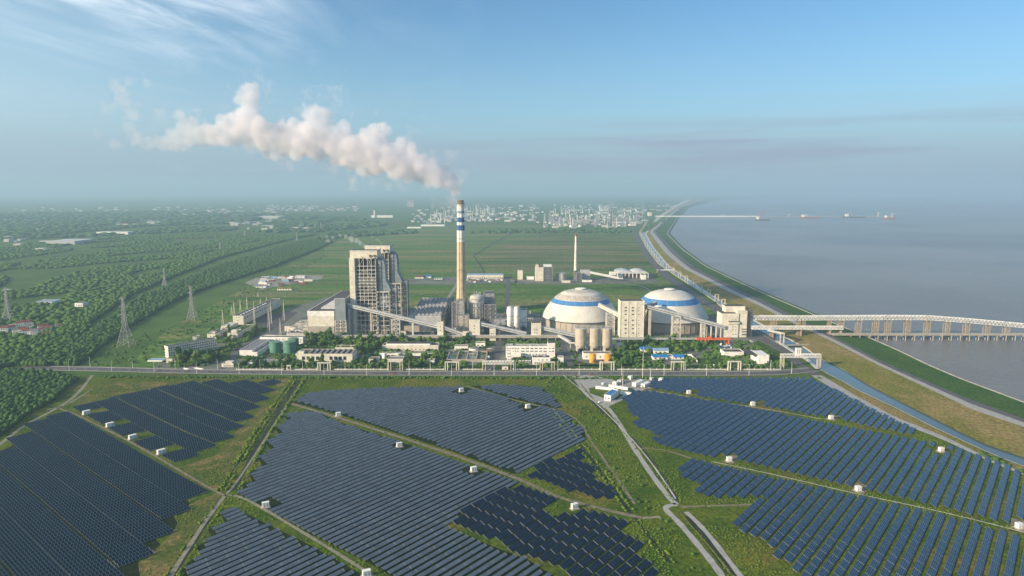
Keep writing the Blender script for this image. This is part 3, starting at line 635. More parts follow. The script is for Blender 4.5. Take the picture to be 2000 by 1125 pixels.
# ---- twin boiler houses
def q1(x, y): return (560 + x / 4.687, 440 + y / 4.687)
BY = 1049.0
def boiler(label, dx, dy):
    t = thing('boiler_house', label, 'boiler house', (-228 + dx, BY + 15 + dy, 0))
    def P(x, y, Y=BY): a, b = gz(*q1(x, y), Y); return a + dx, b
    xl = P(583, 600)[0]; x1 = P(632, 600)[0]; xr = P(818, 600)[0]; ztop = P(590, 236)[1]; zc = P(590, 300)[1]; y0 = BY + dy; y1 = BY + 31 + dy
    MB().box(xl, x1, y0 - 3, y0 + 14, 0, zc).build('stair_tower', 'cream', t)
    cl = MB().prism_y([(xl + 1, zc + .2), (xl + 1, ztop), (xr + 3, ztop), (xr + 3, ztop - 11), (xr - 12, ztop - 12.5), (xr - 13, zc - 2), (xr - 22, zc + 3), (xl + 20, zc - 1)], y0, y1 - .5); cl.build('penthouse', 'cream', t)
    rf = MB().box(xl + 1.6, xr + 2.4, y0 + .6, y1 - 1.1, ztop - .05, ztop + .3); rf.build('roof', 'roof_dark', t)
    rp = MB(); rp.box(xl + .6, xr + 3.4, y0 - .3, y0 + .5, ztop, ztop + 1.4); rp.box(xr + 2.6, xr + 3.4, y0 + .5, y1 - .4, ztop, ztop + 1.4); rp.box(xl + .6, xl + 1.4, y0 + .5, y1 - .4, ztop, ztop + 1.4); rp.build('parapet', 'light_grey', t)
    # open steel frame: floors, columns, braces
    f = MB(); nx = 5; zs = [0, 8, 16, 24, 31, 38, 44, 50, 56, 62, 67, 72, 77, 82, 87, 92, 97, 103, 109, zc]
    xs = [x1 + .8 + (xr - x1 - .8) * i / nx for i in range(nx + 1)]
    for x in xs:
        for y in (y0, y1 - 1): f.beam((x, y, 0), (x, y, zc - 1), .75)
    for z in zs[1:]:
        for y in (y0, y1 - 1): f.beam((xs[0], y, z), (xs[-1], y, z), .8)
        for x in (xs[0], xs[-1]): f.beam((x, y0, z), (x, y1 - 1, z), .7)
    rr = random.Random(5)
    for k in range(len(zs) - 1):
        for i in range(nx):
            if (k in (5, 6, 12, 13, 14)) or rr.random() < .22:
                f.beam((xs[i], y0, zs[k]), (xs[i + 1], y0, zs[k + 1]), .38)
                if k in (5, 13, 14) or rr.random() < .5: f.beam((xs[i + 1], y0, zs[k]), (xs[i], y0, zs[k + 1]), .38)
        for yy in (0, .33, .66): f.beam((xs[-1], y0 + 30 * yy, zs[k]), (xs[-1], y0 + 30 * (yy + .33), zs[k + 1]), .4)
    for y in (y0 + 10, y0 + 20): f.beam((xs[-1], y, 0), (xs[-1], y, zc), .8)
    f.build('steel_frame', 'steel_pale', t)
    fl = MB()
    for z in zs[1:-1]: fl.box(xs[0], xs[-1] - .4, y0 + .6, y0 + 6, z - .5, z - .3)
    fl.build('floor', 'steel_dark', t)
    rl = MB()
    for z in zs[1:-1]: rl.beam((xs[0], y0 + .4, z + 1.3), (xs[-1], y0 + .4, z + 1.3), .18); rl.beam((xs[0], y0 + .4, z + .8), (xs[-1], y0 + .4, z + .8), .12)
    rl.build('railing', 'steel', t)
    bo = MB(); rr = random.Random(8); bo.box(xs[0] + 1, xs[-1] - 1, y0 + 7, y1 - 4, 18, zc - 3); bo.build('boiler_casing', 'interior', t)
    for k in range(16):
        x = rr.uniform(xs[0] + 1, xs[-1] - 2); z = rr.choice(zs[1:-2]); hh = rr.uniform(2, 5); ww = rr.uniform(1, 3.5); MB().box(x - ww / 2, x + ww / 2, y0 + 2 + rr.random() * 2, y0 + 6.4, z, z + hh).build('machine', rr.choice(['steel_dark', 'steel', 'light_grey', 'brick']), t)
    for k in range(9): x = rr.uniform(xs[0] + 2, xs[-1] - 2); z = rr.uniform(10, 80); MB().cyl(x, y0 + 4.5, z, z + rr.uniform(10, 35), rr.uniform(.4, 1.0), 8).build('pipe', 'steel_dark', t)
    for k in range(2):
        x = xr - 8 + k * 6.5; v_ = MB().cyl(x, y0 - 1.2, ztop - 8, ztop - 5.6, 1.5, 10); v_.cyl(x, y0 - 1.2, ztop - 10.5, ztop - 8, .5, 8); v_.build('vent', 'rust', t)
    # flue duct on the right flank
    yd0, yd1 = y0 + 5, y0 + 24; Yd = BY + 5
    pts = [P(x, y, Yd) for x, y in [(822, 300), (845, 296), (868, 302), (888, 330), (898, 372), (905, 500), (930, 545), (950, 588), (950, 605), (852, 605), (852, 400), (842, 345), (822, 338)]]
    d = MB().prism_y(pts, yd0, yd1); d.build('flue_duct', 'grey_clad', t)
    st = MB()
    for z in range(56, 120, 7): st.box(P(850, 400, Yd)[0], P(906, 400, Yd)[0] if z > 66 else P(925, 400, Yd)[0], yd0 - .25, yd0 - .02, z, z + .5)
    st.build('stiffener', 'steel_dark', t)
    # catalyst structure below the duct
    xa = P(834, 700, Yd)[0]; xb = P(940, 700, Yd)[0]; zt_ = P(840, 612, Yd)[1]
    s = MB(); s.lattice(xa, xb, y0 + 3, y0 + 26, 0, zt_, 9, .7, nx=2, br=False)
    for k in (1, 4, 6, 7): s.beam((xa, y0 + 3, zt_ * k / 9), ((xa + xb) / 2, y0 + 3, zt_ * (k + 1) / 9), .5); s.beam((xb, y0 + 3, zt_ * k / 9), ((xa + xb) / 2, y0 + 3, zt_ * (k + 1) / 9), .5)
    s.box(xa - .4, xb + .4, y0 + 2.4, y0 + 3.4, zt_, zt_ + 1.6); s.build('catalyst_frame', 'steel_pale', t)
    r2 = MB(); r2.prism_y([(xa + 3, zt_ - 4), (xb - 3, zt_ - 4), (xb - 3, zt_ - 22), (xb - 8, zt_ - 30), (xa + 8, zt_ - 30), (xa + 3, zt_ - 22)], y0 + 7, y0 + 24); r2.build('catalyst_casing', 'light_grey', t)
    r3 = MB().box(xa + 9, xb - 4, y0 + 5, y0 + 7, zt_ - 15, zt_ - 10); r3.box(xa + 3, xb - 2, y0 + 5, y0 + 20, zt_ - 40, zt_ - 33); r3.build('hopper', 'cream', t)
    # outer platform tower at far right
    o_ = MB(); xo = xb + 1; o_.lattice(xo, xo + 9, y0 + 8, y0 + 26, 0, zt_ + 4, 11, .6, nx=1, br=True); o_.build('access_tower', 'steel', t)
    [MB().box(xo + .5, xo + 8.5, y0 + 9, y0 + 25, zt_ * k / 11 + .3, zt_ * k / 11 + 3.2).build('duct', 'steel_dark', t) for k in (3, 5, 6, 8, 9, 10)]
    # ground-floor mills and fans
    [MB().cyl(xs[0] + 6 + k * 6, y0 + 3.5, 0, 6.5, 2.3, 12, 1.6).build('mill', 'beige', t) for k in range(5)]; [MB().cyl(xa + k, y0 + 6, 0, 9, 2.2, 12).build('mill', 'beige', t) for k in (5, 12)]
    return t
boiler('tall open-framed boiler house with cream stair shaft, nearer of the pair', 0, 0)
boiler('tall boiler house half hidden behind the nearer twin', 2.5, 97)

# ---- coal bunker tower, turbine hall
t = thing('coal_bunker', 'grey metal-clad bunker tower on steel legs left of the boiler houses', 'bunker tower', (-255, 1045, 0))
Yb = 1030; xa = gz(654, 600, Yb)[0]; xb = gz(674.5, 600, Yb)[0]; z1 = gz(654, 584, Yb)[1]; z0 = gz(654, 625.5, Yb)[1]
MB().box(xa, xb, Yb, Yb + 60, z0, z1).build('cladding', 'grey_clad', t); MB().box(xa + .5, xb - .5, Yb + .5, Yb + 59, z1, z1 + .3).build('roof', 'roof_dark', t)
pr = MB(); pr.box(xa - .2, xb + .2, Yb - .2, Yb + .4, z1, z1 + 1.2); pr.box(xb - .4, xb + .2, Yb + .4, Yb + 60, z1, z1 + 1.2); pr.build('parapet', 'light_grey', t)
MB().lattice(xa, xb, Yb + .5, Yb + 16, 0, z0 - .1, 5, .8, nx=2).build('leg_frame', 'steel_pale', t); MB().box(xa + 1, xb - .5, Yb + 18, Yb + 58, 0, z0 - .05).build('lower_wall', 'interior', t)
MB().box(xb + .3, gz(684, 600, Yb)[0], Yb + 8, Yb + 40, 0, z1 - 12).build('side_bay', 'grey_clad', t)
t = thing('turbine_hall', 'long low cream turbine hall with dark roof and rows of white roof vents', 'turbine hall', (-300, 1130, 0))
Yt = gy(659.5); xa = gz(602.5, 655, Yt)[0]; xb = gz(654, 655, Yt)[0]; zt = gz(602, 608.5, Yt)[1]; zm = gz(602, 637.5, Yt)[1]; Yk = Yt + 215
MB().box(xa, xb, Yt, Yk, zm, zt).build('wall', 'cream', t); MB().box(xa + .4, xb - .4, Yt + .4, Yk - .4, 0, zm - .02).build('lower_wall', 'concrete', t)
MB().box(xa + .6, xb - .6, Yt + .6, Yk - .6, zt, zt + .3).build('roof', 'roof_dark', t)
p = MB(); p.box(xa - .3, xb + .1, Yt - .3, Yt + .5, zt - 7.2, zt + .9); p.box(xa - .3, xa + .5, Yt + .5, Yk, zt, zt + 1.0); p.build('parapet', 'white', t)
for k in range(9):
    y = Yt + 22 + k * 12; MB().prism_y([(xb - 26, zt + .3), (xb - 26, zt + 2.2), (xb - 24, zt + 3.2), (xb - 3, zt + 3.2), (xb - 1, zt + 2.2), (xb - 1, zt + .3)], y, y + 4.5).build('roof_vent', 'roof_pale', t)
for k in range(5): MB().box(xb - 2.6 - k * .1, xb - .4, Yt + 150 + k * 12, Yt + 156 + k * 12, zt + .4, zt + 2.2).build('roof_unit', 'steel_dark', t)
MB().box(xa + 9, xa + 13, Yt - .3, Yt + .3, 0, 4.5).build('door', 'steel_dark', t)
bld('electrical_annex', 'low grey annex with pale roof beams left of the turbine hall', 'annex', 560, 602, 660, 651, 20, 'dirty_white', 'roof_dark', units=4)
t = thing('transformer_yard', 'row of pale gantry beams over transformers left of the turbine hall', 'transformer yard', (-330, 1080, 0)); mb = MB()
for k in range(5):
    for j in range(4): mb.beam((-352 + 14 * j, 1062 + 14 * k, 0), (-352 + 14 * j, 1062 + 14 * k, 11), .5)
    mb.beam((-352, 1062 + 14 * k, 11), (-310, 1062 + 14 * k, 11), .8)
for j in range(4): mb.beam((-352 + 14 * j, 1062, 11), (-352 + 14 * j, 1118, 11), .7)
mb.build('frame', 'steel_pale', t)
for k in range(4): MB().box(-350, -340, 1066 + 14 * k, 1072 + 14 * k, 0, 5.5).build('transformer', 'light_grey', t)

# ---- tall chimney
CX, CY_ = gz(902, 640, 1075)[0], 1075
t = thing('chimney', 'very tall chimney with blue and white bands trailing smoke', 'chimney', (CX, CY_, 0))
def rad(z): return 5.6 + (200 - z) * .0125 if z > 70 else 7.225 + (70 - z) * .062
def band(z0, z1, m_, n=5): return MB().lathe(CX, CY_, [(rad(z0 + (z1 - z0) * k / n), z0 + (z1 - z0) * k / n) for k in range(n + 1)], 32, cap=False).build('band', m_, t, smooth=True)
zc = [gz(902, v, CY_)[1] for v in (399, 411.5, 417, 424.5, 434, 439.5, 450, 472)]
for a, b, m_ in [(zc[1], zc[0], 'white'), (zc[2], zc[1], 'band_pale'), (zc[3], zc[2], 'white'), (zc[4], zc[3], 'band_blue'), (zc[5], zc[4], 'white'), (zc[6], zc[5], 'band_blue'), (zc[7], zc[6], 'white')]: band(a, b, m_)
MB().lathe(CX, CY_, [(rad(zc[7] * k / 14), zc[7] * k / 14) for k in range(15)], 32, cap=False).build('shaft', 'chimney_concrete', t, smooth=True)
MB().lathe(CX, CY_, [(6.6, zc[0]), (6.6, zc[0] + 1), (4.9, zc[0] + 1), (4.9, 210), (4.2, 210), (4.2, 200)], 28, cap=False).build('flue_cap', 'brick', t)
for z in (zc[0] + 1, zc[0] - 2, 150, 100):
    mb = MB(); r_ = rad(min(z, 200)) + 1.3
    for k in range(20):
        a, b = 2 * math.pi * k / 20, 2 * math.pi * (k + 1) / 20
        for h_ in (0, 1.1): mb.beam((CX + r_ * math.cos(a), CY_ + r_ * math.sin(a), z + h_), (CX + r_ * math.cos(b), CY_ + r_ * math.sin(b), z + h_), .2)
        mb.beam((CX + (r_ - 1.2) * math.cos(a), CY_ + (r_ - 1.2) * math.sin(a), z), (CX + r_ * math.cos(a), CY_ + r_ * math.sin(a), z), .4)
    mb.build('gallery', 'steel', t)
for an in (-112, -62):
    a = R(an); mb = MB()
    for k in range(20):
        za, zb = 10 * k, 10 * k + 10; mb.beam((CX + (rad(za) + .1) * math.cos(a), CY_ + (rad(za) + .1) * math.sin(a), za), (CX + (rad(zb) + .1) * math.cos(a), CY_ + (rad(zb) + .1) * math.sin(a), zb), .55)
    mb.build('ladder', 'steel_dark', t)
# ---- absorber tower and clutter at the chimney foot
t = thing('absorber_tower', 'squat round scrubber tower with banded shell right of the tall chimney', 'scrubber tower', (-62, 1078, 0))
AX = gz(931.5, 600, 1070)[0]; pr = [(11.5, 0), (11.5, 22), (12.5, 24), (12.5, 40), (11.8, 42), (12.6, 44), (12.6, 50), (11.6, 52), (11.6, 56), (10, 60), (4, 61.5), (0.5, 61.6)]
MB().lathe(AX, 1070, pr[3:], 28).build('shell', 'dirty_white', t, smooth=False); MB().lathe(AX, 1070, pr[:4], 28).build('base', 'beige', t)
mb = MB()
for z in (24, 33, 41, 49, 56):
    for k in range(24):
        a, b = 2 * math.pi * k / 24, 2 * math.pi * (k + 1) / 24; mb.beam((AX + 13.6 * math.cos(a), 1070 + 13.6 * math.sin(a), z), (AX + 13.6 * math.cos(b), 1070 + 13.6 * math.sin(b), z), .35); mb.beam((AX + 13.6 * math.cos(a), 1070 + 13.6 * math.sin(a), z + 1.2), (AX + 13.6 * math.cos(b), 1070 + 13.6 * math.sin(b), z + 1.2), .15)
for k in range(8): a = k * math.pi / 4; mb.beam((AX + 13.4 * math.cos(a), 1070 + 13.4 * math.sin(a), 0), (AX + 13.4 * math.cos(a), 1070 + 13.4 * math.sin(a), 56), .5)
mb.build('platform', 'steel', t)
mb = MB(); rr = random.Random(4)
for k in range(14): a = rr.uniform(0, 6.28); r_ = rr.uniform(0, 8); mb.cyl(AX + r_ * math.cos(a), 1070 + r_ * math.sin(a), 60, 62 + rr.random() * 5, .4, 6)
mb.build('vent', 'light_grey', t)
def block(name, label, cat, u0, u1, vt, vb, Y, dep, m_, frame=None, roof='roof_grey', seed=1, lat=True):
    x0 = gz(u0, 600, Y)[0]; x1 = gz(u1, 600, Y)[0]; z1 = gz(u0, vt, Y)[1]; z0 = max(0, gz(u0, vb, Y)[1]) if vb else 0
    t = thing(name, label, cat, ((x0 + x1) / 2, Y + dep / 2, 0)); MB().box(x0, x1, Y, Y + dep, z0, z1).build('body', m_, t); MB().box(x0 + .4, x1 - .4, Y + .4, Y + dep - .4, z1, z1 + .4).build('roof', roof, t)
    if lat: MB().lattice(x0 - 1.2, x1 + 1.2, Y - 1.4, Y + dep + 1.4, 0, z1 + 1, max(2, int(z1 / 6)), .5, nx=max(1, int((x1 - x0) / 7))).build('steel_frame', frame or 'steel', t)
    return t, x0, x1, z1
block('duct_house', 'boxy duct casing in a steel frame at the left foot of the tall chimney', 'duct', 893, 905, 588, None, 1050, 14, 'dirty_white')
block('duct_house', 'cream stepped duct block in front of the tall chimney', 'duct', 892, 914, 617, None, 1038, 10, 'beige')
block('pump_house', 'grey steel-framed building right of the round scrubber tower', 'pump house', 946, 964, 574, None, 1085, 26, 'light_grey')
block('gypsum_house', 'dark framed shed at the right foot of the scrubber tower', 'shed', 948, 967, 596, None, 1060, 14, 'steel_dark')
block('steel_rack', 'bare lattice rack at the left foot of the chimney', 'steel rack', 884, 891, 592, 640, 1052, 12, 'steel_dark')
block('duct_house', 'low dirty duct casings under the scrubber tower', 'duct', 915, 942, 628, None, 1052, 12, 'dirty_white')
block('switch_house', 'white framed pipe bridge block left of the white silo pair', 'pipe bridge', 962, 986, 624, 634, 1052, 8, 'light_grey')
# ---- precipitators in stepped rows
for k in range(2):
    t = thing('precipitator', ['broad stepped rows of grey precipitator boxes nearer the conveyor', 'second bank of grey precipitator boxes behind the first'][k], 'precipitator', (-150, 1075 + k * 95, 0))
    for r_ in range(5):
        y = 1072 + k * 95 + r_ * 15; MB().box(-165, -113, y, y + 13, 13, 27 + r_ * .4).build('casing', 'light_grey', t)
        hp = MB(); top = MB()
        for j in range(8):
            x = -165 + 6.5 * j; hp.add([(x + .3, y + .5, 13), (x + 6.2, y + .5, 13), (x + 6.2, y + 12, 13), (x + .3, y + 12, 13), (x + 3.2, y + 6, 5)], [(0, 4, 1), (1, 4, 2), (2, 4, 3), (3, 4, 0)])
            MB().box(x + 1, x + 5.2, y + 1.5, y + 5, 27 + r_ * .4, 30 + r_ * .4).build('roof_unit', 'steel', t)
        hp.build('hopper', 'beige', t)
    MB().lattice(-112.5, -108, 1070 + k * 95, 1148 + k * 95, 0, 30, 4, .7, nx=1, br=False).build('stair_frame', 'steel_dark', t)
    fr = MB()
    for j in range(9):
        y = 1072 + k * 95 + j * 9.4; fr.beam((-108, y, 0), (-108, y, 31), .7); fr.beam((-108, y, 0), (-108, min(y + 9.4, 1148 + k * 95), 31), .5)
    fr.beam((-108, 1070 + k * 95, 31), (-108, 1148 + k * 95, 31), 1.0); fr.build('side_truss', 'steel_dark', t)
bld('fan_house', 'low long building with pale roof behind the coal conveyor', 'fan house', 808, 848, 654.5, 648.5, 10, 'steel_dark', 'roof_pale', par=.3)
bld('pump_room', 'low white room at the foot of the second boiler column', 'pump room', 724, 764, 657.5, 654.5, 6, 'cream', 'roof_pale', par=.3)
block('ash_house', 'dark concrete block below the inclined conveyor, beside the lattice trestle', 'ash house', 788, 842, 637, None, 1056, 10, 'concrete', lat=False)
# ---- coal conveyors
def gallery(name, label, p, q, w_=5.5, h=4.6, m_='light_grey', roof='roof_pale', group=None, stripe=True):
    t = thing(name, label, 'conveyor', ((p[0] + q[0]) / 2, (p[1] + q[1]) / 2, 0), group)
    P_, Q = Vector(p), Vector(q); MB().beam(P_, Q, w_, h).build('gallery', m_, t)
    up = Vector((0, 0, h / 2 + .25)); MB().beam(P_ + up, Q + up, w_ + .6, .4).build('roof', roof, t)
    n_ = (Q - P_).cross(Vector((0, 0, 1))).normalized() * (w_ / 2 + .06)
    if n_.y > 0: n_ = -n_
    n = int((Q - P_).length / 6); mb = MB()
    for k in range(n):
        a = P_ + (Q - P_) * (k / n) + n_; b = P_ + (Q - P_) * ((k + 1) / n) + n_; mb.beam(a, b, .1, .7)
    if stripe: mb.build('window_band', 'glass', t)
    mb = MB(); mb.beam(P_ - Vector((0, 0, h / 2 + .4)), Q - Vector((0, 0, h / 2 + .4)), w_ * .8, .7); mb.build('girder', 'steel_dark', t)
    return t
def pt(u, v, Y): x, z = gz(u, v, Y); return (x, Y, z)
def trestle(par, u, v, Y, w_=7, lat=True, m_='steel_pale', thick=.7, vb=None, dep=6):
    x, z = gz(u, v, Y); mb = MB()
    if lat: mb.lattice(x - w_ / 2, x + w_ / 2, Y - dep / 2, Y + dep / 2, 0, z - 2.8, max(2, round(z / 8)), thick)
    else:
        mb.box(x - w_ / 2, x + w_ / 2, Y - 2.6, Y + 2.6, 0, z - 2.8)
    mb.build('trestle', m_, par)
YC = 1018
t = gallery('coal_conveyor', 'long inclined conveyor gallery falling from the bunker tower to the white transfer towers', pt(679, 596, 1040), pt(856, 638, YC))
trestle(t, 682, 600, 1036, 2.2, False, 'light_grey'); trestle(t, 724.5, 608, 1034, 2.4, False, 'beige'); trestle(t, 773, 620, 1030, 12, True, thick=.9); trestle(t, 806.5, 628, 1024, 2.4, False, 'cream')
t = gallery('coal_conveyor', 'short inclined conveyor between the two slim white transfer towers', pt(862, 638, YC), pt(906, 654, YC)); 
t = gallery('coal_conveyor', 'inclined conveyor falling right from the broad transfer tower by the chimney', pt(937, 632, YC), pt(1028, 652, YC)); trestle(t, 975, 642, YC, 2, False)
t = gallery('coal_conveyor', 'low inclined conveyor dropping in front of the old stained dome', pt(1057, 640, YC), pt(1128, 656, YC - 8)); 
t = gallery('pipe_gallery', 'long level gallery with pale roof along the back of the front buildings', (gz(641, 657, 1012)[0], 1012, 6.2), (gz(1092, 657, 1012)[0], 1012, 6.2), 5, 3.4, 'concrete', 'light_grey', stripe=False)
mb = MB(); [mb.box(x - .5, x + .5, 1010.5, 1013.5, 0, 4) for x in range(-270, 75, 12)]; mb.build('pier', 'concrete', t)
t = gallery('pipe_gallery', 'level gallery running right along the tree line to the coal crane', (gz(1196, 661, 1004)[0], 1004, 4.5), (gz(1400, 662, 1004)[0], 1004, 4.5), 3, 1.8, 'light_grey', 'light_grey', stripe=False)
mb = MB(); [mb.box(x - .4, x + .4, 1003, 1005, 0, 3.4) for x in range(152, 300, 11)]; mb.build('pier', 'concrete', t)
t = gallery('pipe_gallery', 'short pale gallery turning forward to the three beige silos', (71, 1010, 8), (84, 965, 8), 3.5, 2.6, stripe=False)
t = gallery('pipe_gallery', 'pale pipe bridge reaching the legs of the left beige silo', (82, 962, 7.5), (108, 962, 7.5), 2.0, 1.2, 'white', 'white', stripe=False); mb = MB(); [mb.box(x - .3, x + .3, 961.5, 962.5, 0, 7) for x in (84, 95, 106)]; mb.build('pier', 'white', t)
def wtower(label, u0, u1, vt, vb, Y, dep, winrows, cols, wpx=1.6, hpx=2.0, name='transfer_tower', roof=True, ribs=()):
    x0 = gz(u0, 620, Y)[0]; x1 = gz(u1, 620, Y)[0]; z1 = gz(u0, vt, Y)[1]
    t = thing(name, label, 'transfer tower', ((x0 + x1) / 2, Y + dep / 2, 0)); MB().box(x0, x1, Y, Y + dep, 0, z1).build('wall', 'cream', t)
    MB().box(x0 + .5, x1 - .5, Y + .5, Y + dep - .5, z1, z1 + .15).build('roof', 'roof_dark', t); p = MB()
    p.box(x0 - .1, x1 + .1, Y - .1, Y + .4, z1, z1 + .9); p.box(x0 - .1, x0 + .4, Y + .4, Y + dep, z1, z1 + .9); p.box(x1 - .4, x1 + .1, Y + .4, Y + dep, z1, z1 + .9); p.build('parapet', 'cream', t)
    for u in ribs: x = gz(u, 620, Y)[0]; MB().box(x - .5, x + .5, Y - .5, Y, 0, z1).build('pilaster', 'cream', t)
    for vv in winrows:
        for uu in cols:
            x, z = gz(uu, vv, Y); s = Y / F * 1.02; MB().box(x - wpx * s / 2, x + wpx * s / 2, Y - .1, Y, z - hpx * s / 2, z + hpx * s / 2).build('window', 'glass', t)
    return t, x0, x1, z1
wtower('slim white transfer tower between the two inclined conveyors, left of the chimney', 853.5, 865.5, 629, 654, 1014, 8, (638, 645), (860,))
wtower('broad white transfer tower in front of the tall chimney foot', 916, 937, 625, 654, 1014, 14, (636, 642, 649), (926,))
wtower('small white tower with two windows at the end of the sloping conveyor', 1038, 1057, 632, 654, 1012, 12, (643.5, 650), (1044.5, 1048.5))
wtower('low cream cabin under the conveyor right of the broad transfer tower', 956, 968, 643, 654, 1010, 8, (652,), (960, 963), name='switch_cabin')
wtower('low white cabin left of the broad transfer tower', 903.5, 915, 648, 654, 1011, 6, (), ())
# ---- the two coal domes
def dome(label, uc, stain, Yc, Rr, z_top, z_rim, zb0, zb1, mn):
    cx = gz(uc, 617, Yc)[0]; domemat(mn, zb0, zb1, stain, cx, Yc)
    t = thing('coal_dome', label, 'dome', (cx, Yc, 0)); n = 96; r_ = Rr; h = z_top - z_rim; Rs = (r_ * r_ + h * h) / (2 * h); prof = []
    # slightly flattened cap: sphere section blended towards an ellipse at the rim
    for k in range(29):
        f_ = max(.005, 1 - (k / 28) ** 1.3); prof.append((r_ * f_, z_rim + h * (1 - f_ ** 3)))
    MB().lathe(cx, Yc, [(r_ - .8, z_rim - 1.2), (r_ + .3, z_rim - .6)] + prof, n, cap=False).build('shell', mn, t, smooth=True)
    MB().lathe(cx, Yc, [(r_ - 1.5, 0), (r_ - 1.5, z_rim - 1)], n, cap=False).build('base_wall', 'concrete', t)
    for k in range(40): a = 2 * math.pi * k / 40; MB().beam((cx + (r_ - 1.3) * math.cos(a), Yc + (r_ - 1.3) * math.sin(a), 0), (cx + (r_ - 1.3) * math.cos(a), Yc + (r_ - 1.3) * math.sin(a), z_rim - 1.3), .8).build('pilaster', 'concrete', t)
    MB().lathe(cx, Yc, [(r_ - 1.1, z_rim - 1.9), (r_ + .6, z_rim - 1.9), (r_ + .6, z_rim - 1.25), (r_ - 1.1, z_rim - 1.2)], n, cap=False).build('rim', 'steel_dark', t)
    cp = MB().lathe(cx, Yc, [(6.5, z_top - 2), (7, z_top + 1.0)], 28, cap=False); cp.build('vent_neck', 'steel_dark', t)
    MB().lathe(cx, Yc, [(9, z_top + 1.0), (9.1, z_top + 1.9), (6, z_top + 2.5), (.3, z_top + 2.8)], 32).build('vent_cap', 'white', t)
    return cx
domemat_args = None
d1 = dome('large coal dome with blue band and brown stains above it', 1133.5, True, 1128, 64.2, 61.5, 17.5, 41, 47.5, 'dome_old')
d2 = dome('clean white coal dome with blue band, partly behind the white tower', 1306, False, 1122, 64.0, 61.5, 17.5, 42, 50, 'dome_new')
t = gallery('dome_conveyor', 'pale conveyor climbing from the tall white tower into the stained dome', pt(1170, 595, 1068), pt(1212, 617, 1045), 6, 5, 'cream'); trestle(t, 1192, 607, 1056, 12, True, 'steel_pale', .7, dep=12)
t = gallery('dome_conveyor', 'short covered conveyor entering the blue band of the clean dome', pt(1258, 600, 1050), pt(1281, 592, 1068), 6, 4, 'grey_clad', 'light_grey', stripe=False)
t = gallery('coal_conveyor', 'long conveyor gallery sloping in front of the clean dome to the right tower', pt(1257, 597, 1040), pt(1416, 639, 1034), 6, 5)
trestle(t, 1269.5, 602, 1038, 3.6, False, 'beige'); trestle(t, 1321, 614, 1036, 12, True, 'steel_pale', .8, dep=8); trestle(t, 1373, 629, 1034, 5, True, 'steel_pale', .8)
for u in (1380, 1389, 1399, 1408): trestle(t, u, 634, 1034, 1.0, False, 'steel_pale')
MB().lattice(gz(1260, 600, 1050)[0], gz(1267, 600, 1050)[0], 1050, 1060, 0, 46, 8, .6).build('access_frame', 'rust', t)
wtower('tall white transfer tower with three window columns between the domes', 1211, 1258, 589, 658, 1034, 22, (601, 607, 614, 625.5, 634.5, 642, 650.5), (1222, 1236), 4.2, 2.2, ribs=(1211.8, 1227, 1242.5, 1257.3))
o_ = [o for o in C.objects if o.name.startswith('transfer_tower')][-1]
for vv in (601, 607, 614, 625.5, 634.5, 642, 650.5): x, z = gz(1247.5, vv, 1034); MB().box(x - .5, x + .5, 1033.9, 1034, z - .9, z + .9).build('window', 'glass', o_)
t, x0, x1, z1 = wtower('cream tower with a balcony at the start of the jetty conveyors', 1409.5, 1443, 613.5, 658, 1034, 24, (625, 638.5, 644, 653), (1431.5, 1437), 1.5, 1.8, name='jetty_tower')
xa, xb = gz(1441, 600, 1036)[0], gz(1460, 600, 1036)[0]; zz2 = gz(1441, 607.5, 1036)[1]
MB().box(xa, xb, 1035.5, 1062, 0, zz2).build('side_block', 'cream', t); MB().box(xa - 16, xb - .5, 1045, 1061.5, z1 + 1, zz2 + 6).build('upper_block', 'cream', t); MB().box(xa - 15.5, xb - 1, 1045.5, 1061, zz2 + 6, zz2 + 6.3).build('upper_roof', 'roof_dark', t)
x, z = gz(1422, 632, 1034); MB().box(x, x + 17, 1032, 1034, z, z + 2.4).build('balcony', 'cream', t); MB().box(x + .5, x + 16.5, 1032.2, 1034, z + 2.4, z + 4).build('window', 'glass', t)
for vv in (643, 648, 653.5): x, z = gz(1453, vv, 1035.5); MB().box(x - 3.6, x + 3.6, 1035.3, 1035.5, z - .8, z + .8).build('window', 'glass', t)
MB().lattice(xb + .5, xb + 8, 1036, 1060, 0, zz2 + 1, 8, .6).build('stair_frame', 'steel_dark', t); MB().box(xb + .8, xb + 6.5, 1038, 1058, 3, zz2 - 2).build('stair_core', 'steel_dark', t)

# ---- jetty conveyors, trestles and the road bridge over the sea
t = thing('jetty_conveyor', 'long white trussed conveyor bridge running out over the sea, upper level', 'conveyor bridge', (640, 1040, 0)); YJ = 1040
path_ = [(1468, 624), (1560, 624.5), (1660, 624), (1735, 623.5), (1812, 624), (1888, 629.5), (1966, 636.5), (2060, 645.5)]; P3 = [pt(u, v, YJ) for u, v in path_]
for a, b in zip(P3[:-1], P3[1:]): n = max(3, int((Vector(b) - Vector(a)).length / 5.5)); MB().truss(a, b, 6, 6.0, n, .5).build('truss', 'white', t)
mb = MB(); [mb.beam(Vector(a) + Vector((0, 0, 2.6)), Vector(b) + Vector((0, 0, 2.6)), 4, 2.2) for a, b in zip(P3[:-1], P3[1:])]; mb.build('belt_cover', 'light_grey', t)
def jz(u): return gz(u, float(np.interp(u, [a for a, b in path_], [b for a, b in path_])), YJ)
pu = [1643, 1677.5, 1711, 1735, 1773, 1812, 1850, 1888.5, 1928, 1966]
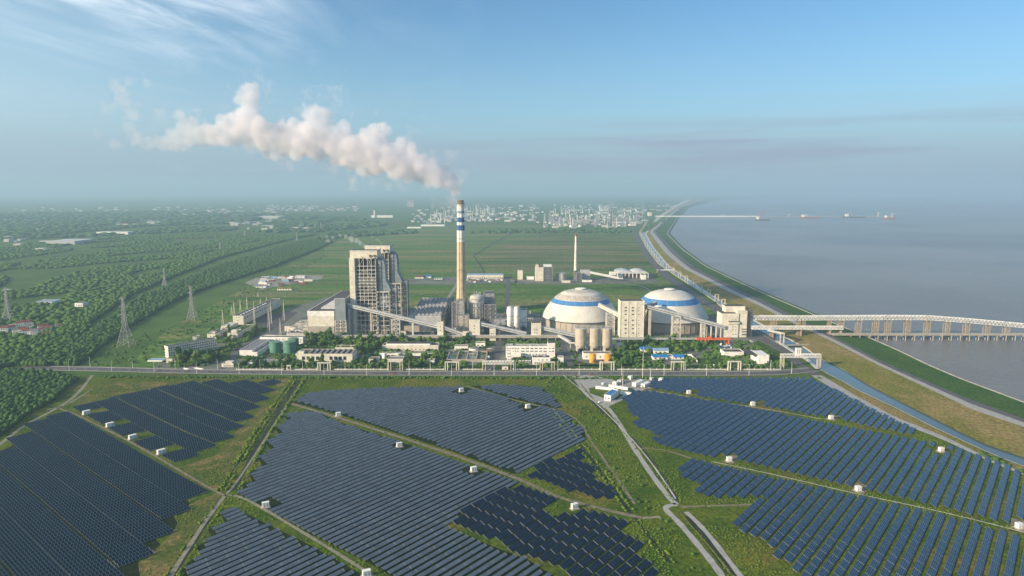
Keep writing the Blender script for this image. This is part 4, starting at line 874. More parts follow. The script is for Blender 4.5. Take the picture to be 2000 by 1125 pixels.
for i, u in enumerate(pu + [2010]):
    x, z = jz(u); mb = MB()
    for sx_ in (-3.2, 3.2):
        for sy in (-3, 3): mb.beam((x + sx_, YJ + sy, 3.5), (x + sx_, YJ + sy, z - .3), 1.1)
    for k in range(4): zz_ = 3.5 + (z - 4) * (k + 1) / 4; mb.box(x - 3.4, x + 3.4, YJ - 3.4, YJ - 2.6, zz_ - .8, zz_); mb.box(x - 3.4, x + 3.4, YJ + 2.6, YJ + 3.4, zz_ - .8, zz_)
    mb.beam((x - 3, YJ - 3, 4), (x + 3, YJ - 3, z * .5), .5); mb.beam((x + 3, YJ - 3, z * .5), (x - 3, YJ - 3, z - 1), .5); mb.build('pier_tower', 'pier', t)
    MB().box(x - 6.5, x + 6.5, YJ - 5, YJ + 5, 1.2, 3.5).build('pile_cap', 'concrete', t); mb = MB(); [mb.cyl(x + a, YJ + b, -6, 1.2, .8, 8) for a in (-5, 0, 5) for b in (-3.5, 3.5)]; mb.build('pile', 'concrete', t)
for u in (1508, 1514, 1560, 1569, 1620):
    x, z = jz(u); MB().lattice(x - 1.6, x + 1.6, YJ - 3, YJ + 3, 0, z - .3, 5, .6).build('pier_tower', 'pier', t)
t = thing('jetty_conveyor', 'short white conveyor bridge below the long one, ending at the shore', 'conveyor bridge', (440, 1036, 0)); a, b = pt(1468, 642.5, 1034), pt(1646, 643, 1034)
MB().truss(a, b, 5, 4.6, 26, .45).build('truss', 'white', t); MB().beam(Vector(a) + Vector((0, 0, 2.2)), Vector(b) + Vector((0, 0, 2.2)), 4.4, 3.6).build('belt_cover', 'light_grey', t)
for u in (1510, 1565, 1622, 1643): x, z = gz(u, 642.5, 1034); MB().box(x - .8, x + .8, 1032.5, 1035.5, 0, z).build('pier_tower', 'pier', t)
t = thing('road_bridge', 'low concrete road bridge from the dike out over the sea', 'bridge', (700, 1022, 0)); zb = 7.2; YR = 1026
x0 = gz(1626, 655, YR)[0]; MB().box(x0, 1000, YR - 4, YR + 4, zb - 1.6, zb).build('deck', 'concrete', t); mb = MB()
for y in (YR - 3.9, YR + 3.9): mb.box(x0, 1000, y - .12, y + .12, zb + .9, zb + 1.1); mb.box(x0, 1000, y - .12, y + .12, zb, zb + .5)
for k in range(int((1000 - x0) / 6)): [mb.box(x0 + 6 * k - .1, x0 + 6 * k + .1, y - .1, y + .1, zb, zb + 1.1) for y in (YR - 3.9, YR + 3.9)]
mb.build('railing', 'rail', t); mb = MB(); [mb.cyl(x, YR + dy, -6, zb - 1.6, .7, 8) for x in np.arange(gz(1660, 655, YR)[0], 1000, 14) for dy in (-3, 3)]; mb.build('pile', 'concrete', t)
for k, u in enumerate((1690, 1727, 1765, 1803, 1843, 1882, 1920, 1958)):
    x = gz(u, 655, YR)[0]; tt_ = thing('street_lamp', 'slim lamp post on the sea road bridge', 'street lamp', (x, YR - 3.6, zb), 'lamp posts along the sea bridge'); MB().cyl(x, YR - 3.6, zb, zb + 8, .16, 6).build('pole', 'rail', tt_); MB().box(x - .15, x + .15, YR - 3.6, YR - 1.8, zb + 7.9, zb + 8.1).build('lamp_head', 'white', tt_)

# ================================================================== FRONT YARD BUILDINGS
def cylthing(name, label, cat, u, vb, vt, rpx, m_, roof=None, n=24, group=None, dome=.0, base=0, parts=()):
    Yc = gy(vb); x = gz(u, vb, Yc)[0]; s = math.hypot(Yc, H) / F; r_ = rpx * s; Yc += r_; zt = gz(u, vt, Yc)[1]
    t = thing(name, label, cat, (x, Yc, 0), group); MB().lathe(x, Yc, [(r_, base), (r_, zt)], n, cap=False).build('shell', m_, t, smooth=True)
    MB().lathe(x, Yc, [(r_, zt), (r_ * .6, zt + r_ * dome * .7), (.1, zt + r_ * dome)], n, cap=False).build('roof', roof or m_, t)
    rl = MB()
    for k in range(n): a, b = 2 * math.pi * k / n, 2 * math.pi * (k + 1) / n; rl.beam((x + r_ * math.cos(a), Yc + r_ * math.sin(a), zt + 1), (x + r_ * math.cos(b), Yc + r_ * math.sin(b), zt + 1), .12); rl.beam((x + r_ * math.cos(a), Yc + r_ * math.sin(a), zt), (x + r_ * math.cos(a), Yc + r_ * math.sin(a), zt + 1), .1)
    rl.build('railing', 'steel_pale', t); return t, x, Yc, r_, zt
# three big beige silos on a skirt with a top gantry
for i, (ua, ub) in enumerate([(1123.3, 1145.2), (1151, 1171.3), (1175.5, 1195.3)]):
    Yc = 946; xa, xb = gz(ua, 660, Yc)[0], gz(ub, 660, Yc)[0]; x = (xa + xb) / 2; r_ = (xb - xa) / 2; zt = gz(ua, 643, Yc - r_)[1]; z0 = 7.5
    t = thing('silo', ['left', 'middle', 'right'][i] + ' of the three big beige silos in front of the stained dome', 'silo', (x, Yc, 0), 'three beige silos')
    MB().lathe(x, Yc, [(r_, z0), (r_, zt)], 28, cap=False).build('shell', 'beige', t, smooth=True); rf_ = MB().lathe(x, Yc, [(r_, zt), (.2, zt + 1)], 28, cap=False).build('roof', 'light_grey', t)
    MB().lathe(x, Yc, [(r_ * .85, 0), (r_ * .85, z0)], 20, cap=False).build('skirt', 'concrete', t); MB().box(x - 2.4, x + 2.4, Yc - r_ * .85 - .3, Yc - r_ * .85 + .6, 0, 5).build('doorway', 'interior', t)
    rb = MB()
    for k in range(28): a = 2 * math.pi * k / 28; rb.beam((x + r_ * 1.005 * math.cos(a), Yc + r_ * 1.005 * math.sin(a), z0), (x + r_ * 1.005 * math.cos(a), Yc + r_ * 1.005 * math.sin(a), zt), .28)
    rb.build('stiffener', 'beige', t); MB().lattice(x - r_, x + r_, Yc - 2, Yc + 2, zt + .6, zt + 3.2, 1, .3, nx=3).build('top_gantry', 'rail', rf_)
    MB().cyl(x + r_ + .8, Yc - r_ * .5, 0, zt + 4, .28, 8).build('downpipe', 'rail', t)
# white silo pair
for i, u in enumerate((996, 1009)):
    Yc = 1052; x = gz(u, 620, Yc)[0]; zt = gz(u, 599, Yc)[1]; r_ = 4.7
    t = thing('silo', ['left', 'right'][i] + ' of the two slim white silos right of the scrubber tower', 'silo', (x, Yc, 0), 'two slim white silos')
    MB().lathe(x, Yc, [(1, 9), (r_, 15), (r_, zt - 2), (r_ - 1, zt), (.2, zt + .6)], 20, cap=False).build('shell', 'white', t, smooth=True); MB().lattice(x - 4, x + 4, Yc - 4, Yc + 4, 0, 15, 2, .5).build('leg_frame', 'steel', t)
    for z in (18, 30, zt): MB().lathe(x, Yc, [(r_ + .2, z), (r_ + .2, z + .6)], 20, cap=False).build('hoop', 'steel', t)
bld('mill_house', 'white clad block right of the two slim white silos', 'building', 1016, 1029, 641, 606, 16, 'white', wins=[(1017, 1028, 2, 630, 2, 2)])

bld('workshop', 'long white two-storey workshop with tall grid windows and rows of slanted roof lights', 'workshop', 578, 688.5, 709, 692, 28, 'cream', 'roof_dark', wins=[(588, 634, 5, 699.5, 6, 7), (642, 678, 4, 699.5, 6, 7)], units=0, side=[(0, 3, 5, 3, 2)])
wk = [o for o in C.objects if o.name.startswith('workshop')][0]; Yw = gy(709); zw = gz(600, 692, Yw)[1]
for k in range(9):
    x = gz(598 + k * 10.5, 692, Yw)[0]; MB().prism_y([(x, zw + .2), (x + 2.6, zw + 1.6), (x + 4.6, zw + 1.6), (x + 4.6, zw + .2)], Yw + 4, Yw + 25).build('roof_light', 'roof_grey', wk)
x = gz(581, 692, Yw)[0]; MB().box(x, x + 8, Yw + 1, Yw + 7, zw, zw + 3.4).build('stair_head', 'cream', wk)
x = gz(632.5, 706, Yw)[0]; MB().box(x, x + 3, Yw - .12, Yw, 0, 3.2).build('door', 'rust', wk)
bld('garden_room', 'low pavilion with grass roof behind the long workshop', 'pavilion', 655, 692, 686, 679, 14, 'cream', 'lawn', units=2)
bld('stores', 'wide low white store with small square windows, raised along its middle', 'store', 747, 856, 685, 675, 16, 'cream', 'roof_dark', wins=[(768, 856, 11, 682, 3, 1.6)], units=3)
so = [o for o in C.objects if o.name.startswith('stores')][0]; Ys = gy(685); xa, xb = gz(754, 680, Ys)[0], gz(840, 680, Ys)[0]; z0, z1_ = gz(754, 675, Ys)[1], gz(754, 671.5, Ys)[1]
MB().box(xa, xb, Ys + .6, Ys + 15, z0 - .1, z1_).build('clerestory', 'white', so); MB().box(xa + .4, xb - .4, Ys + 1, Ys + 14.6, z1_, z1_ + .2).build('clerestory_roof', 'roof_dark', so)
bld('garden_wall_building', 'long very low white annex in front of the wide store', 'annex', 741, 851, 695, 690.5, 8, 'white', 'lawn', par=.4)
bld('pump_cabin', 'small cream cabin with dark roof left of the white tank pair', 'cabin', 720, 739, 712, 702, 12, 'cream', 'roof_dark', wins=[(724, 738, 2, 709, 2, 2)])
bld('dosing_house', 'small building with wide grey sloping roof behind a pipe gantry', 'building', 756, 787, 708, 702, 16, 'cream', 'roof_grey', wins=[(757, 786, 4, 705, 3, 1.6)])
bld('guard_room', 'small pink-white cabin among trees right of the sloping grey roof', 'cabin', 834, 848, 713, 705, 9, 'white', 'roof_dark', wins=[(835, 847, 2, 710, 1.5, 1.5)])
cylthing('tank', 'white storage tank left of the sloping grey roof', 'tank', 750, 701, 690, 4.8, 'white', dome=.15)
cylthing('tank', 'white storage tank behind the sloping grey roof', 'tank', 777, 697, 690, 5, 'white', dome=.15)
cylthing('tank', 'squat round white clarifier tank left of the small two-window block', 'tank', 925, 690, 679.5, 10, 'white', 'roof_grey', dome=.1)
bld('control_room', 'low white room left of the squat round clarifier tank', 'building', 888, 914, 684, 677, 9, 'white', wins=[(888, 900, 2, 681.5, 3, 1.5)])
bld('control_room', 'small raised white block with two windows behind the round clarifier tank', 'building', 929, 947.5, 678, 670.5, 10, 'white', wins=[(930, 946, 2, 674.5, 4, 1.6)])
bld('shelter', 'small brown-walled shelter with white frame right of the basins', 'shelter', 949, 960.5, 691, 682.5, 8, 'brick', 'white')
bld('cabin', 'tiny white cabin at the right end of the settling basins', 'cabin', 950, 956, 702, 697, 5, 'white', 'white', par=.2)
t = thing('settling_basin', 'row of four open water basins with raised grey walls', 'basin', (gz(911, 700, 905)[0], 905, 0)); Yb0 = gy(707); Yb1 = gy(690)
x0, x1 = gz(873, 707, Yb0)[0], gz(949, 707, Yb0)[0]
for k in range(5): x = x0 + (x1 - x0) * k / 4; MB().box(x - .7, x + .7, Yb0, Yb1, 0, 4).build('partition', 'concrete', t)
for y in (Yb0, Yb1): MB().box(x0 + .7, x1 - .7, y - .5, y + .5, 0, 3.8).build('end_wall', 'concrete', t)
for k in range(4): a = x0 + (x1 - x0) * k / 4 + .7; b = x0 + (x1 - x0) * (k + 1) / 4 - .7; MB().box(a, b, Yb0 + .5, Yb1 - .5, .2, 2.2).build('water_surface', 'pond_water' if k in (0, 2) else 'yard', t)
t, x0, x1, Yo, y1, zt = bld('office', 'long white three-storey office with stair block and rows of dark windows', 'office', 988, 1084, 699, 676.5, 12, 'white', 'roof_grey', wins=[(989, 1015, 5, 680.5, 3, 1.5), (1017, 1069, 6, 680.5, 6, 1.7), (989, 998, 1, 684, 7, 1.7), (1017, 1069, 6, 686, 6, 1.7), (1000, 1014, 3, 686, 2, 1.5), (1071, 1083, 2, 680.5, 4, 1.5), (1071, 1083, 2, 686, 4, 1.5), (1020, 1069, 8, 692.5, 3, 1.7)], units=5)
xa = gz(1070, 690, Yo)[0]; zb_ = gz(1070, 670, Yo)[1]; MB().box(xa, x1 + .1, Yo - .15, y1 + .1, zt + .1, zb_).build('stair_block', 'white', t); MB().box(xa + .4, x1 - .3, Yo + .3, y1 - .3, zb_, zb_ + .2).build('stair_roof', 'roof_dark', t)
bld('wash_house', 'narrow white stair tower with pairs of windows in front of the office', 'stair tower', 990, 998.5, 705, 686, 6, 'white', wins=[(991, 998, 2, 691, 1.6, 2.4), (991, 998, 2, 696.5, 1.6, 2.4), (991, 998, 2, 702, 1.6, 2.4)])
bld('substation', 'white two-storey block with blue doorway in front of the office', 'building', 1040, 1074.5, 712, 699, 14, 'white', 'roof_dark', wins=[(1048, 1072, 3, 703, 3, 1.6), (1043, 1056, 3, 709, 3, 3)], units=2)
bld('relay_house', 'tall narrow white block among trees left of the orange tanks', 'building', 1090, 1100.5, 709, 699, 9, 'white', wins=[(1091, 1100, 2, 706, 1.5, 1.5)])
bld('oil_pump_house', 'long white block behind the two orange tanks', 'building', 1139, 1196, 702, 690.5, 12, 'white', 'roof_dark', wins=[(1141, 1195, 6, 697, 2.5, 2.5)])
for i, u in enumerate((1158.2, 1188)):
    t, x, Yc, r_, zt = cylthing('oil_tank', ['left', 'right'][i] + ' one of two round orange oil tanks near the perimeter wall', 'tank', u, 709.5, 691, 6.6, 'tank_orange', dome=.12, group='two orange oil tanks')
    mb = MB()
    for k in range(7): a, b = R(-120 + k * 13), R(-107 + k * 13); mb.beam((x + (r_ + .3) * math.cos(a), Yc + (r_ + .3) * math.sin(a), zt * (k / 7)), (x + (r_ + .3) * math.cos(b), Yc + (r_ + .3) * math.sin(b), zt * (k + 1) / 7), .5, .3)
    mb.build('spiral_stair', 'rail', t)
for k in range(4):
    x, z = gz(1015.5 + k * 6.3, 710, gy(711)); t = thing('transformer', 'white transformer radiator bank, one of four in front of the office', 'transformer', (x, gy(711), 0), 'four white transformers'); MB().box(x - 1.6, x + 1.6, gy(711), gy(711) + 2.5, 0, 4.4).build('tank', 'white', t); MB().box(x - 1.4, x + 1.4, gy(711) - .5, gy(711), .8, 2).build('radiator', 'steel_dark', t); MB().box(x - 1.4, x + 1.4, gy(711) - .5, gy(711), 2.6, 3.9).build('radiator', 'steel_dark', t)
bld('gate_lodge', 'tiny cream gate lodge beside the plant entrance road', 'gate lodge', 980.5, 992.5, 722, 716.5, 5, 'cream', 'white', wins=[(985, 990, 1, 719.5, 3, 2)], par=.2)
bld('canteen', 'small white block with black roof right of the three silos', 'building', 1204, 1220.5, 683, 670, 12, 'cream', 'roof_dark', wins=[(1208, 1219, 3, 676.5, 3, 1.5)])
def blueroof(label, u0, u1, vb, vt, depth, m_='roof_blue', name='workshop_shed'):
    Yf = gy(vb); x0, _ = gz(u0, vb, Yf); x1, _ = gz(u1, vb, Yf); zt = gz(u0, vt, Yf)[1]; t = thing(name, label, 'shed', ((x0 + x1) / 2, Yf + depth / 2, 0))
    MB().box(x0, x1, Yf, Yf + depth, 0, zt).build('wall', 'white', t)
    MB().add([(x0 - .6, Yf - .8, zt - .1), (x1 + .6, Yf - .8, zt - .1), (x1 + .6, Yf + depth * .5, zt + 2.4), (x0 - .6, Yf + depth * .5, zt + 2.4), (x1 + .6, Yf + depth + .8, zt - .1), (x0 - .6, Yf + depth + .8, zt - .1)], [(0, 1, 2, 3), (3, 2, 4, 5), (0, 3, 5), (1, 4, 2), (0, 5, 4, 1)]).build('roof', m_, t)
    for k in range(max(1, int((x1 - x0) / 6))): x = x0 + 3 + 6 * k; MB().box(x - 1, x + 1, Yf - .1, Yf, 1, 3).build('window', 'glass', t)
    return t
blueroof('white shed with bright blue roof, left half of the back pair below the white tower', 1252, 1272, 688, 682.5, 14); blueroof('white shed with duller blue roof, right half of the back pair', 1277, 1306, 691, 684.5, 12, 'band_pale')
blueroof('nearer bright blue roofed shed on the left', 1276, 1304, 703, 697.5, 13); blueroof('nearer bright blue roofed shed on the right', 1316, 1336, 702, 697.5, 13)
bld('low_store', 'grey flat store between the two nearer blue roofed sheds', 'store', 1305, 1315, 702, 697, 12, 'white', 'roof_dark')
t = thing('yard_wall', 'white wall around the lawn right of the blue roofed sheds', 'wall', (250, 900, 0)); p_ = px([(1337, 695), (1350, 695), (1362, 708)]); mb = MB(); [mb.beam((*a, 1.2), (*b, 1.2), .5, 2.4) for a, b in zip(p_[:-1], p_[1:])]; mb.build('wall_panel', 'white', t)
bld('maintenance_shop', 'white workshop with black roof in front of the orange crane', 'workshop', 1414, 1452.5, 697, 688, 18, 'white', 'roof_dark', wins=[(1436, 1451, 3, 694.5, 3, 2)])
def rbox(pa, pb, dep, z0, z1):
    a, b = Vector(pa), Vector(pb); d = (b - a).normalized(); n_ = Vector((-d.y, d.x)); n_ = n_ if n_.y > 0 else -n_; return MB().prism([tuple(a), tuple(b), tuple(b + n_ * dep), tuple(a + n_ * dep)], z0, z1)
# ribbed white wall block near the canal road
t = thing('substation_wall', 'ribbed white-finned building half sunk among trees near the canal', 'building', (*g(1480, 700), 0)); A, B_ = g(1466, 700), g(1481, 710)
A, B_ = Vector(A), Vector(B_); d = (B_ - A); rbox(A, B_, 14, 0, 11).build('wall', 'white', t); rbox(A + Vector((.6, .8)), B_ + Vector((-.2, .8)), 12.5, 11, 11.3).build('roof', 'roof_dark', t)
for k in range(7): p = A + d * (k / 7 + .05); q = A + d * (k / 7 + .10); mb = MB().beam((p.x - .3, p.y - .3, 4), (p.x - .3, p.y - .3, 12.4), 1.0, .8); mb.build('fin', 'white', t)
bld('low_wall_block', 'low white block with dark roof right of the finned building', 'building', 1481, 1498, 711, 706, 10, 'white', 'roof_dark')
# orange gantry crane with its pipe stacks
t = thing('gantry_crane', 'bright orange gantry crane straddling a yard of pipes', 'crane', (*g(1397, 675), 0)); Yg = 985; xa, xb = gz(1376, 664, Yg)[0], gz(1421, 664, Yg)[0]; zg = gz(1376, 661.5, Yg)[1]
MB().beam((xa - 11, Yg, zg), (xb + 3, Yg, zg), 2.2, 2.8).build('girder', 'orange', t); MB().beam((xa - 11, Yg - 4, zg), (xb + 3, Yg - 4, zg), 1.2, 2.2).build('girder', 'orange', t)
for x in (xa, xb):
    for sy in (-9, 4): MB().beam((x, Yg + sy, 1), (x, Yg + (sy + 2) * .3 - 1, zg - 1), 1.5, 1.5).build('leg', 'orange', t)
    MB().box(x - 1, x + 1, Yg - 12, Yg + 7, .4, 1.4).build('bogie', 'orange', t)
MB().box(xa - 12.5, xa - 9, Yg - 5, Yg + 1.5, zg - 1.4, zg + 1.6).build('end_carriage', 'orange', t); MB().box(xa + 6, xa + 10, Yg - 4, Yg + 1, zg + 1.5, zg + 3.4).build('hoist', 'orange', t)
for k in range(14):
    u = 1380 + rnd.random() * 38; v = 668 + rnd.random() * 14; u += (v - 668) * 1.2; x, y = g(u, v); m_ = rnd.choice(['roof_blue', 'light_grey', 'white', 'rust', 'steel_dark', 'band_blue'])
    o = MB().box(-3.5, 3.5, -1.1, 1.1, 0, 2.2).build('material_stack', m_); o.location = (x, y, .1); o.rotation_euler.z = R(rnd.choice([0, 60, 62]))
    tag(o, {'roof_blue': 'blue', 'light_grey': 'grey', 'white': 'white', 'rust': 'rusty', 'steel_dark': 'dark', 'band_blue': 'deep blue'}[m_] + ' stack of stored parts under and before the orange crane', 'stack', 'stored stacks by the orange crane')
# left part of the yard
def rot_bld(name, label, cat, A, B_, dep, z1, wall, roof, nwin=0, rows=(3,), g_=None, swin=0):
    """front wall runs from A to B on the ground"""
    A, B_ = Vector(A), Vector(B_); d = (B_ - A).normalized(); n_ = Vector((-d.y, d.x)); n_ = n_ if n_.y > 0 else -n_; c_ = (A + B_) / 2 + n_ * dep / 2
    t = thing(name, label, cat, (c_.x, c_.y, 0), g_); rbox(A, B_, dep, 0, z1).build('wall', wall, t); rbox(A + d * .5 + n_ * .5, B_ - d * .5 + n_ * .5, dep - 1, z1 - .02, z1 + .12).build('roof', roof, t)
    L = (B_ - A).length; p = MB()
    for a, b in ((A, B_), (B_, B_ + n_ * dep), (B_ + n_ * dep, A + n_ * dep), (A + n_ * dep, A)): p.beam((*a, z1 + .35), (*b, z1 + .35), .35, .7)
    p.build('parapet', wall, t)
    for k in range(nwin):
        for zr in rows:
            q = A + d * L * (k + .5) / nwin; MB().beam((*(q - d * .8 - n_ * .05), zr), (*(q + d * .8 - n_ * .05), zr), .1, 1.5).build('window', 'glass', t)
    return t, d, n_
A_ = Vector(g(316, 699)); Bx = Vector(g(329.6, 699.6)); Cx = Vector(g(424, 682))
dd = (Cx - Bx).normalized(); t, d_, n_ = rot_bld('office_wing', 'long four-storey grey office running away left of the plant gate, its sunlit end cream', 'office', Bx, Cx, (Bx - A_).length, 15.5, 'cream', 'roof_dark', 22, (3, 6.5, 10, 13.3))
rbox(Bx + dd * 9, Cx - dd * 2, -2.5, 9.5, 10.0) 
for k, z in enumerate((4, 8, 12)): q = (A_ + Bx) / 2; MB().box(q.x - .8, q.x + .8, q.y - .45, q.y - .1, z - .8, z + .8).build('window', 'glass', t)
for k in range(8): q = Bx + dd * (14 + k * 9) + n_ * 6; MB().box(q.x - 1, q.x + 1, q.y - 1, q.y + 1, 15.6, 17.4).build('roof_unit', 'steel_dark', t)
bld('bicycle_shed', 'low grey-roofed shelter at the left end of the long office', 'shelter', 288, 318, 706.5, 704, 12, 'white', 'band_pale', par=.2); bld('entrance_hall', 'low cream hall with dark roof at the near foot of the long office', 'hall', 325, 346.5, 709, 701, 14, 'cream', 'roof_dark', par=.4, wins=[(328, 346, 4, 706, 2.5, 2)])
def away(name, label, u0, u1, vb, vt, uR, vR, wall='cream', roof='roof_dark', wins=(), units=0, cat='building'):
    """aligned block whose right flank runs back to picture point (uR, vR) on the ground"""
    return bld(name, label, cat, u0, u1, vb, vt, max(6, gy(vR) - gy(vb)), wall, roof, wins, units=units)
away('dormitory', 'cream block with roof cabin on the meadow edge behind the long office', 405, 422, 662, 653, 443, 650, wins=[(408, 420, 2, 657, 1.5, 1.8)], units=1); away('laboratory', 'cream block with roof cabin right of the meadow-edge twin', 445, 464, 664, 652, 481, 646, wins=[(448, 462, 3, 657, 1.5, 2)], units=1, roof='lawn')
for nm, u0, u1, va, vb2, Yq in (('dormitory', 409, 420, 648.5, 653, gy(662) + 6), ('laboratory', 452, 462, 645, 652, gy(664) + 6)):
    o = [o for o in C.objects if o.name.startswith(nm)][-1]; xa, z = gz(u0, vb2, Yq); xb = gz(u1, vb2, Yq)[0]; MB().box(xa, xb, Yq, Yq + 8, z - 1, gz(u0, va, Yq)[1]).build('roof_cabin', 'cream', o)
away('garage', 'low white garage with pale roof behind the two meadow-edge blocks', 432, 450, 643.5, 637.5, 458, 636, 'cream', 'roof_pale', wins=[(435, 449, 4, 641, 2, 3)])
away('hut', 'tiny cream hut on the meadow left of the blocks', 376, 384, 663.5, 658.5, 388, 660, 'cream', 'roof_grey')
away('network_hall', 'long white hall with dark roof running away beside the switchyard masts', 455.6, 476, 634, 617.5, 515, 598, 'cream', 'roof_dark', wins=[(460, 470, 2, 620, 1.5, 1.5), (462, 468, 1, 626, 1.5, 1.5)], units=0)
nh = [o for o in C.objects if o.name.startswith('network_hall')][-1]; Yn = gy(634); xn1 = gz(476, 634, Yn)[0]; zn = gz(456, 617.5, Yn)[1]
for k in range(14): MB().box(xn1, xn1 + .1, Yn + 6 + 10 * k, Yn + 9 + 10 * k, zn - 6, zn - 3).build('window', 'glass', nh)
for k in range(10): MB().box(xn1 - 9, xn1 - 6, Yn + 8 + 13 * k, Yn + 13 + 13 * k, zn + .1, zn + 1.5).build('roof_unit', 'roof_pale', nh)
away('water_treatment_hall', 'white hall with broad dark roof left of the green tanks', 468, 492, 695, 685, 523, 664, 'white', 'roof_grey', wins=[], units=0)
away('side_aisle', 'lower dark-roofed aisle along the right of the broad white hall', 492.3, 503, 697, 688.5, 530, 668, 'white', 'roof_dark', wins=[])
bld('chemical_store', 'white two-storey building with square windows behind the green tanks', 'building', 508, 592, 672, 659, 12, 'white', 'roof_dark', wins=[(530, 556, 4, 663, 1.8, 1.8), (577, 590, 2, 663, 1.8, 1.8), (577, 590, 2, 668, 1.8, 1.8)])
for i, (u, vb, vt, r_) in enumerate([(534.8, 692, 667.5, 11), (562, 692, 667, 11.6), (570, 681, 660.5, 10.5)]):
    cylthing('water_tank', ['left one of the three big green tanks', 'nearer right one of the three big green tanks', 'rearmost of the three big green tanks'][i], 'tank', u, vb, vt, r_, 'tank_green', dome=.08, group='three green water tanks')
bld('canopy_store', 'very long flat pale roof behind the wall below the green tanks', 'shed', 484, 553, 712, 708, 14, 'white', 'roof_grey', par=.2)
t = bld('gatehouse', 'stepped cream gatehouse at the left entrance', 'gatehouse', 433, 456, 717, 711, 12, 'cream', 'roof_dark', wins=[(436, 455, 5, 714.5, 2, 2)])[0]
x, z = gz(440, 711, gy(717) + 3); MB().box(x, x + 9, gy(717) + 3, gy(717) + 10, z, z + 3).build('roof_cabin', 'cream', t)
t = thing('entrance_sign_wall', 'low white wave-shaped wall by the left entrance', 'wall', (*g(375, 722), 0)); mb = MB()
for k in range(12): a = g(359 + 3.2 * k, 721 + .8 * math.sin(k * .7)); b = g(359 + 3.2 * (k + 1), 721 + .8 * math.sin((k + 1) * .7)); mb.beam((*a, .9), (*b, .9), .5, 1.8)
mb.build('wall_panel', 'white', t)
bld('billboard', 'long low white board on the lawn left of the gatehouse', 'sign board', 391, 406.5, 712.5, 710.2, 1.0, 'white', 'white', par=.1)

# perimeter wall in bays with posts, gate gaps between
bays = [(462, 553), (560, 618), (646, 757), (787, 867), (898, 958), (1002, 1053), (1084, 1170), (1200, 1310), (1337, 1421), (1448, 1524)]
for i, (ua, ub) in enumerate(bays):
    Yv = gy(722.6); xa, xb = gz(ua, 722, Yv)[0], gz(ub, 722, Yv)[0]
    nm_ = ['left of the gatehouse lawn', 'under the long workshop, left part', 'between the first two pipe portals', 'below the wide store', 'in front of the settling basins', 'in front of the office transformers', 'below the orange tanks', 'below the blue roofed sheds', 'below the lawn with the white wall', 'at its right end near the canal'][i]
    t = thing('perimeter_wall', 'cream perimeter wall with pale posts ' + nm_, 'wall', ((xa + xb) / 2, Yv, 0), 'bays of the perimeter wall')
    MB().box(xa, xb, Yv, Yv + .3, 0, .9).build('plinth', 'cream', t); MB().box(xa, xb, Yv + .1, Yv + .2, .9, 2.1).build('railing', 'roof_grey', t)
    n = max(2, int((xb - xa) / 8)); [MB().box(xa + (xb - xa) * k / n - .3, xa + (xb - xa) * k / n + .3, Yv - .1, Yv + .4, 0, 2.5).build('post', 'white', t) for k in range(n + 1)]
# pipe portals standing over the wall
for i, (ua, ub, vt) in enumerate([(619.5, 645.5, 708.5), (757.5, 786.5, 705.5), (868.5, 897, 707), (1054, 1083.5, 707), (1171, 1200, 707), (1310.5, 1337, 706.5), (1421.5, 1448, 706), (560, 568, 714)]):
    Yv = gy(723.3); xa, z = gz(ua, vt, Yv); xb = gz(ub, vt, Yv)[0]
    wh = ['under the long workshop', 'before the sloping grey roof', 'before the settling basins', 'before the white block with blue doorway', 'before the orange tanks', 'before the blue roofed sheds', 'near the finned building', 'small one near the green tanks'][i]
    t = thing('pipe_portal', 'cream portal frame carrying pipes ' + wh, 'portal', ((xa + xb) / 2, Yv, 0), 'cream pipe portals along the wall')
    for x in (xa + .6, xa + 3.6, xb - 3.6, xb - .6): 
        if ub - ua < 12 and x in (xa + 3.6, xb - 3.6): continue
        MB().box(x - .5, x + .5, Yv - .6, Yv + .6, 0, z - .6).build('column', 'beige' if i % 2 else 'cream', t)
    MB().box(xa, xb, Yv - 1.2, Yv + 1.2, z - .6, z).build('beam', 'cream', t)
    for dy in (-.8, 0, .8): MB().beam((xa, Yv + dy, z + .35), (xb, Yv + dy, z + .35), .5).build('pipe', 'steel_pale', t)
    if ub - ua > 12: MB().box(xa + 3, xb - 3, Yv + 1.5, Yv + 2, 0, 2.4).build('gate', 'steel_dark', t)
def trussbridge(label, ua, ub, vt, vb, vg, Yv, name='pipe_bridge'):
    xa, zt = gz(ua, vt, Yv); xb, zb2 = gz(ub, vb, Yv); t = thing(name, label, 'pipe bridge', ((xa + xb) / 2, Yv, 0))
    MB().truss((xa, Yv, zb2), (xb, Yv, zb2), 4, zt - zb2, int((xb - xa) / 4), .35).build('truss', 'white', t)
    for dy in (-1, 0, 1): MB().beam((xa, Yv + dy, zb2 + .8), (xb, Yv + dy, zb2 + .8), .7).build('pipe', 'steel_pale', t)
    for x in (xa + .5, xa + 4, xb - 4, xb - .5): mb = MB(); mb.box(x - .4, x + .4, Yv - 2, Yv - 1.3, 0, zt); mb.box(x - .4, x + .4, Yv + 1.3, Yv + 2, 0, zt); mb.box(x - .4, x + .4, Yv - 1.3, Yv + 1.3, zt - .8, zt); mb.box(x - .4, x + .4, Yv - 1.3, Yv + 1.3, zt * .5, zt * .5 + .6); mb.build('column', 'beige', t)
    return t
trussbridge('long white trussed pipe bridge over the plant entrance', 942, 1004, 705, 710.5, 722, gy(723.5)); trussbridge('white trussed pipe bridge crossing the canal road', 1525, 1603, 691.5, 697.5, 722, gy(719))
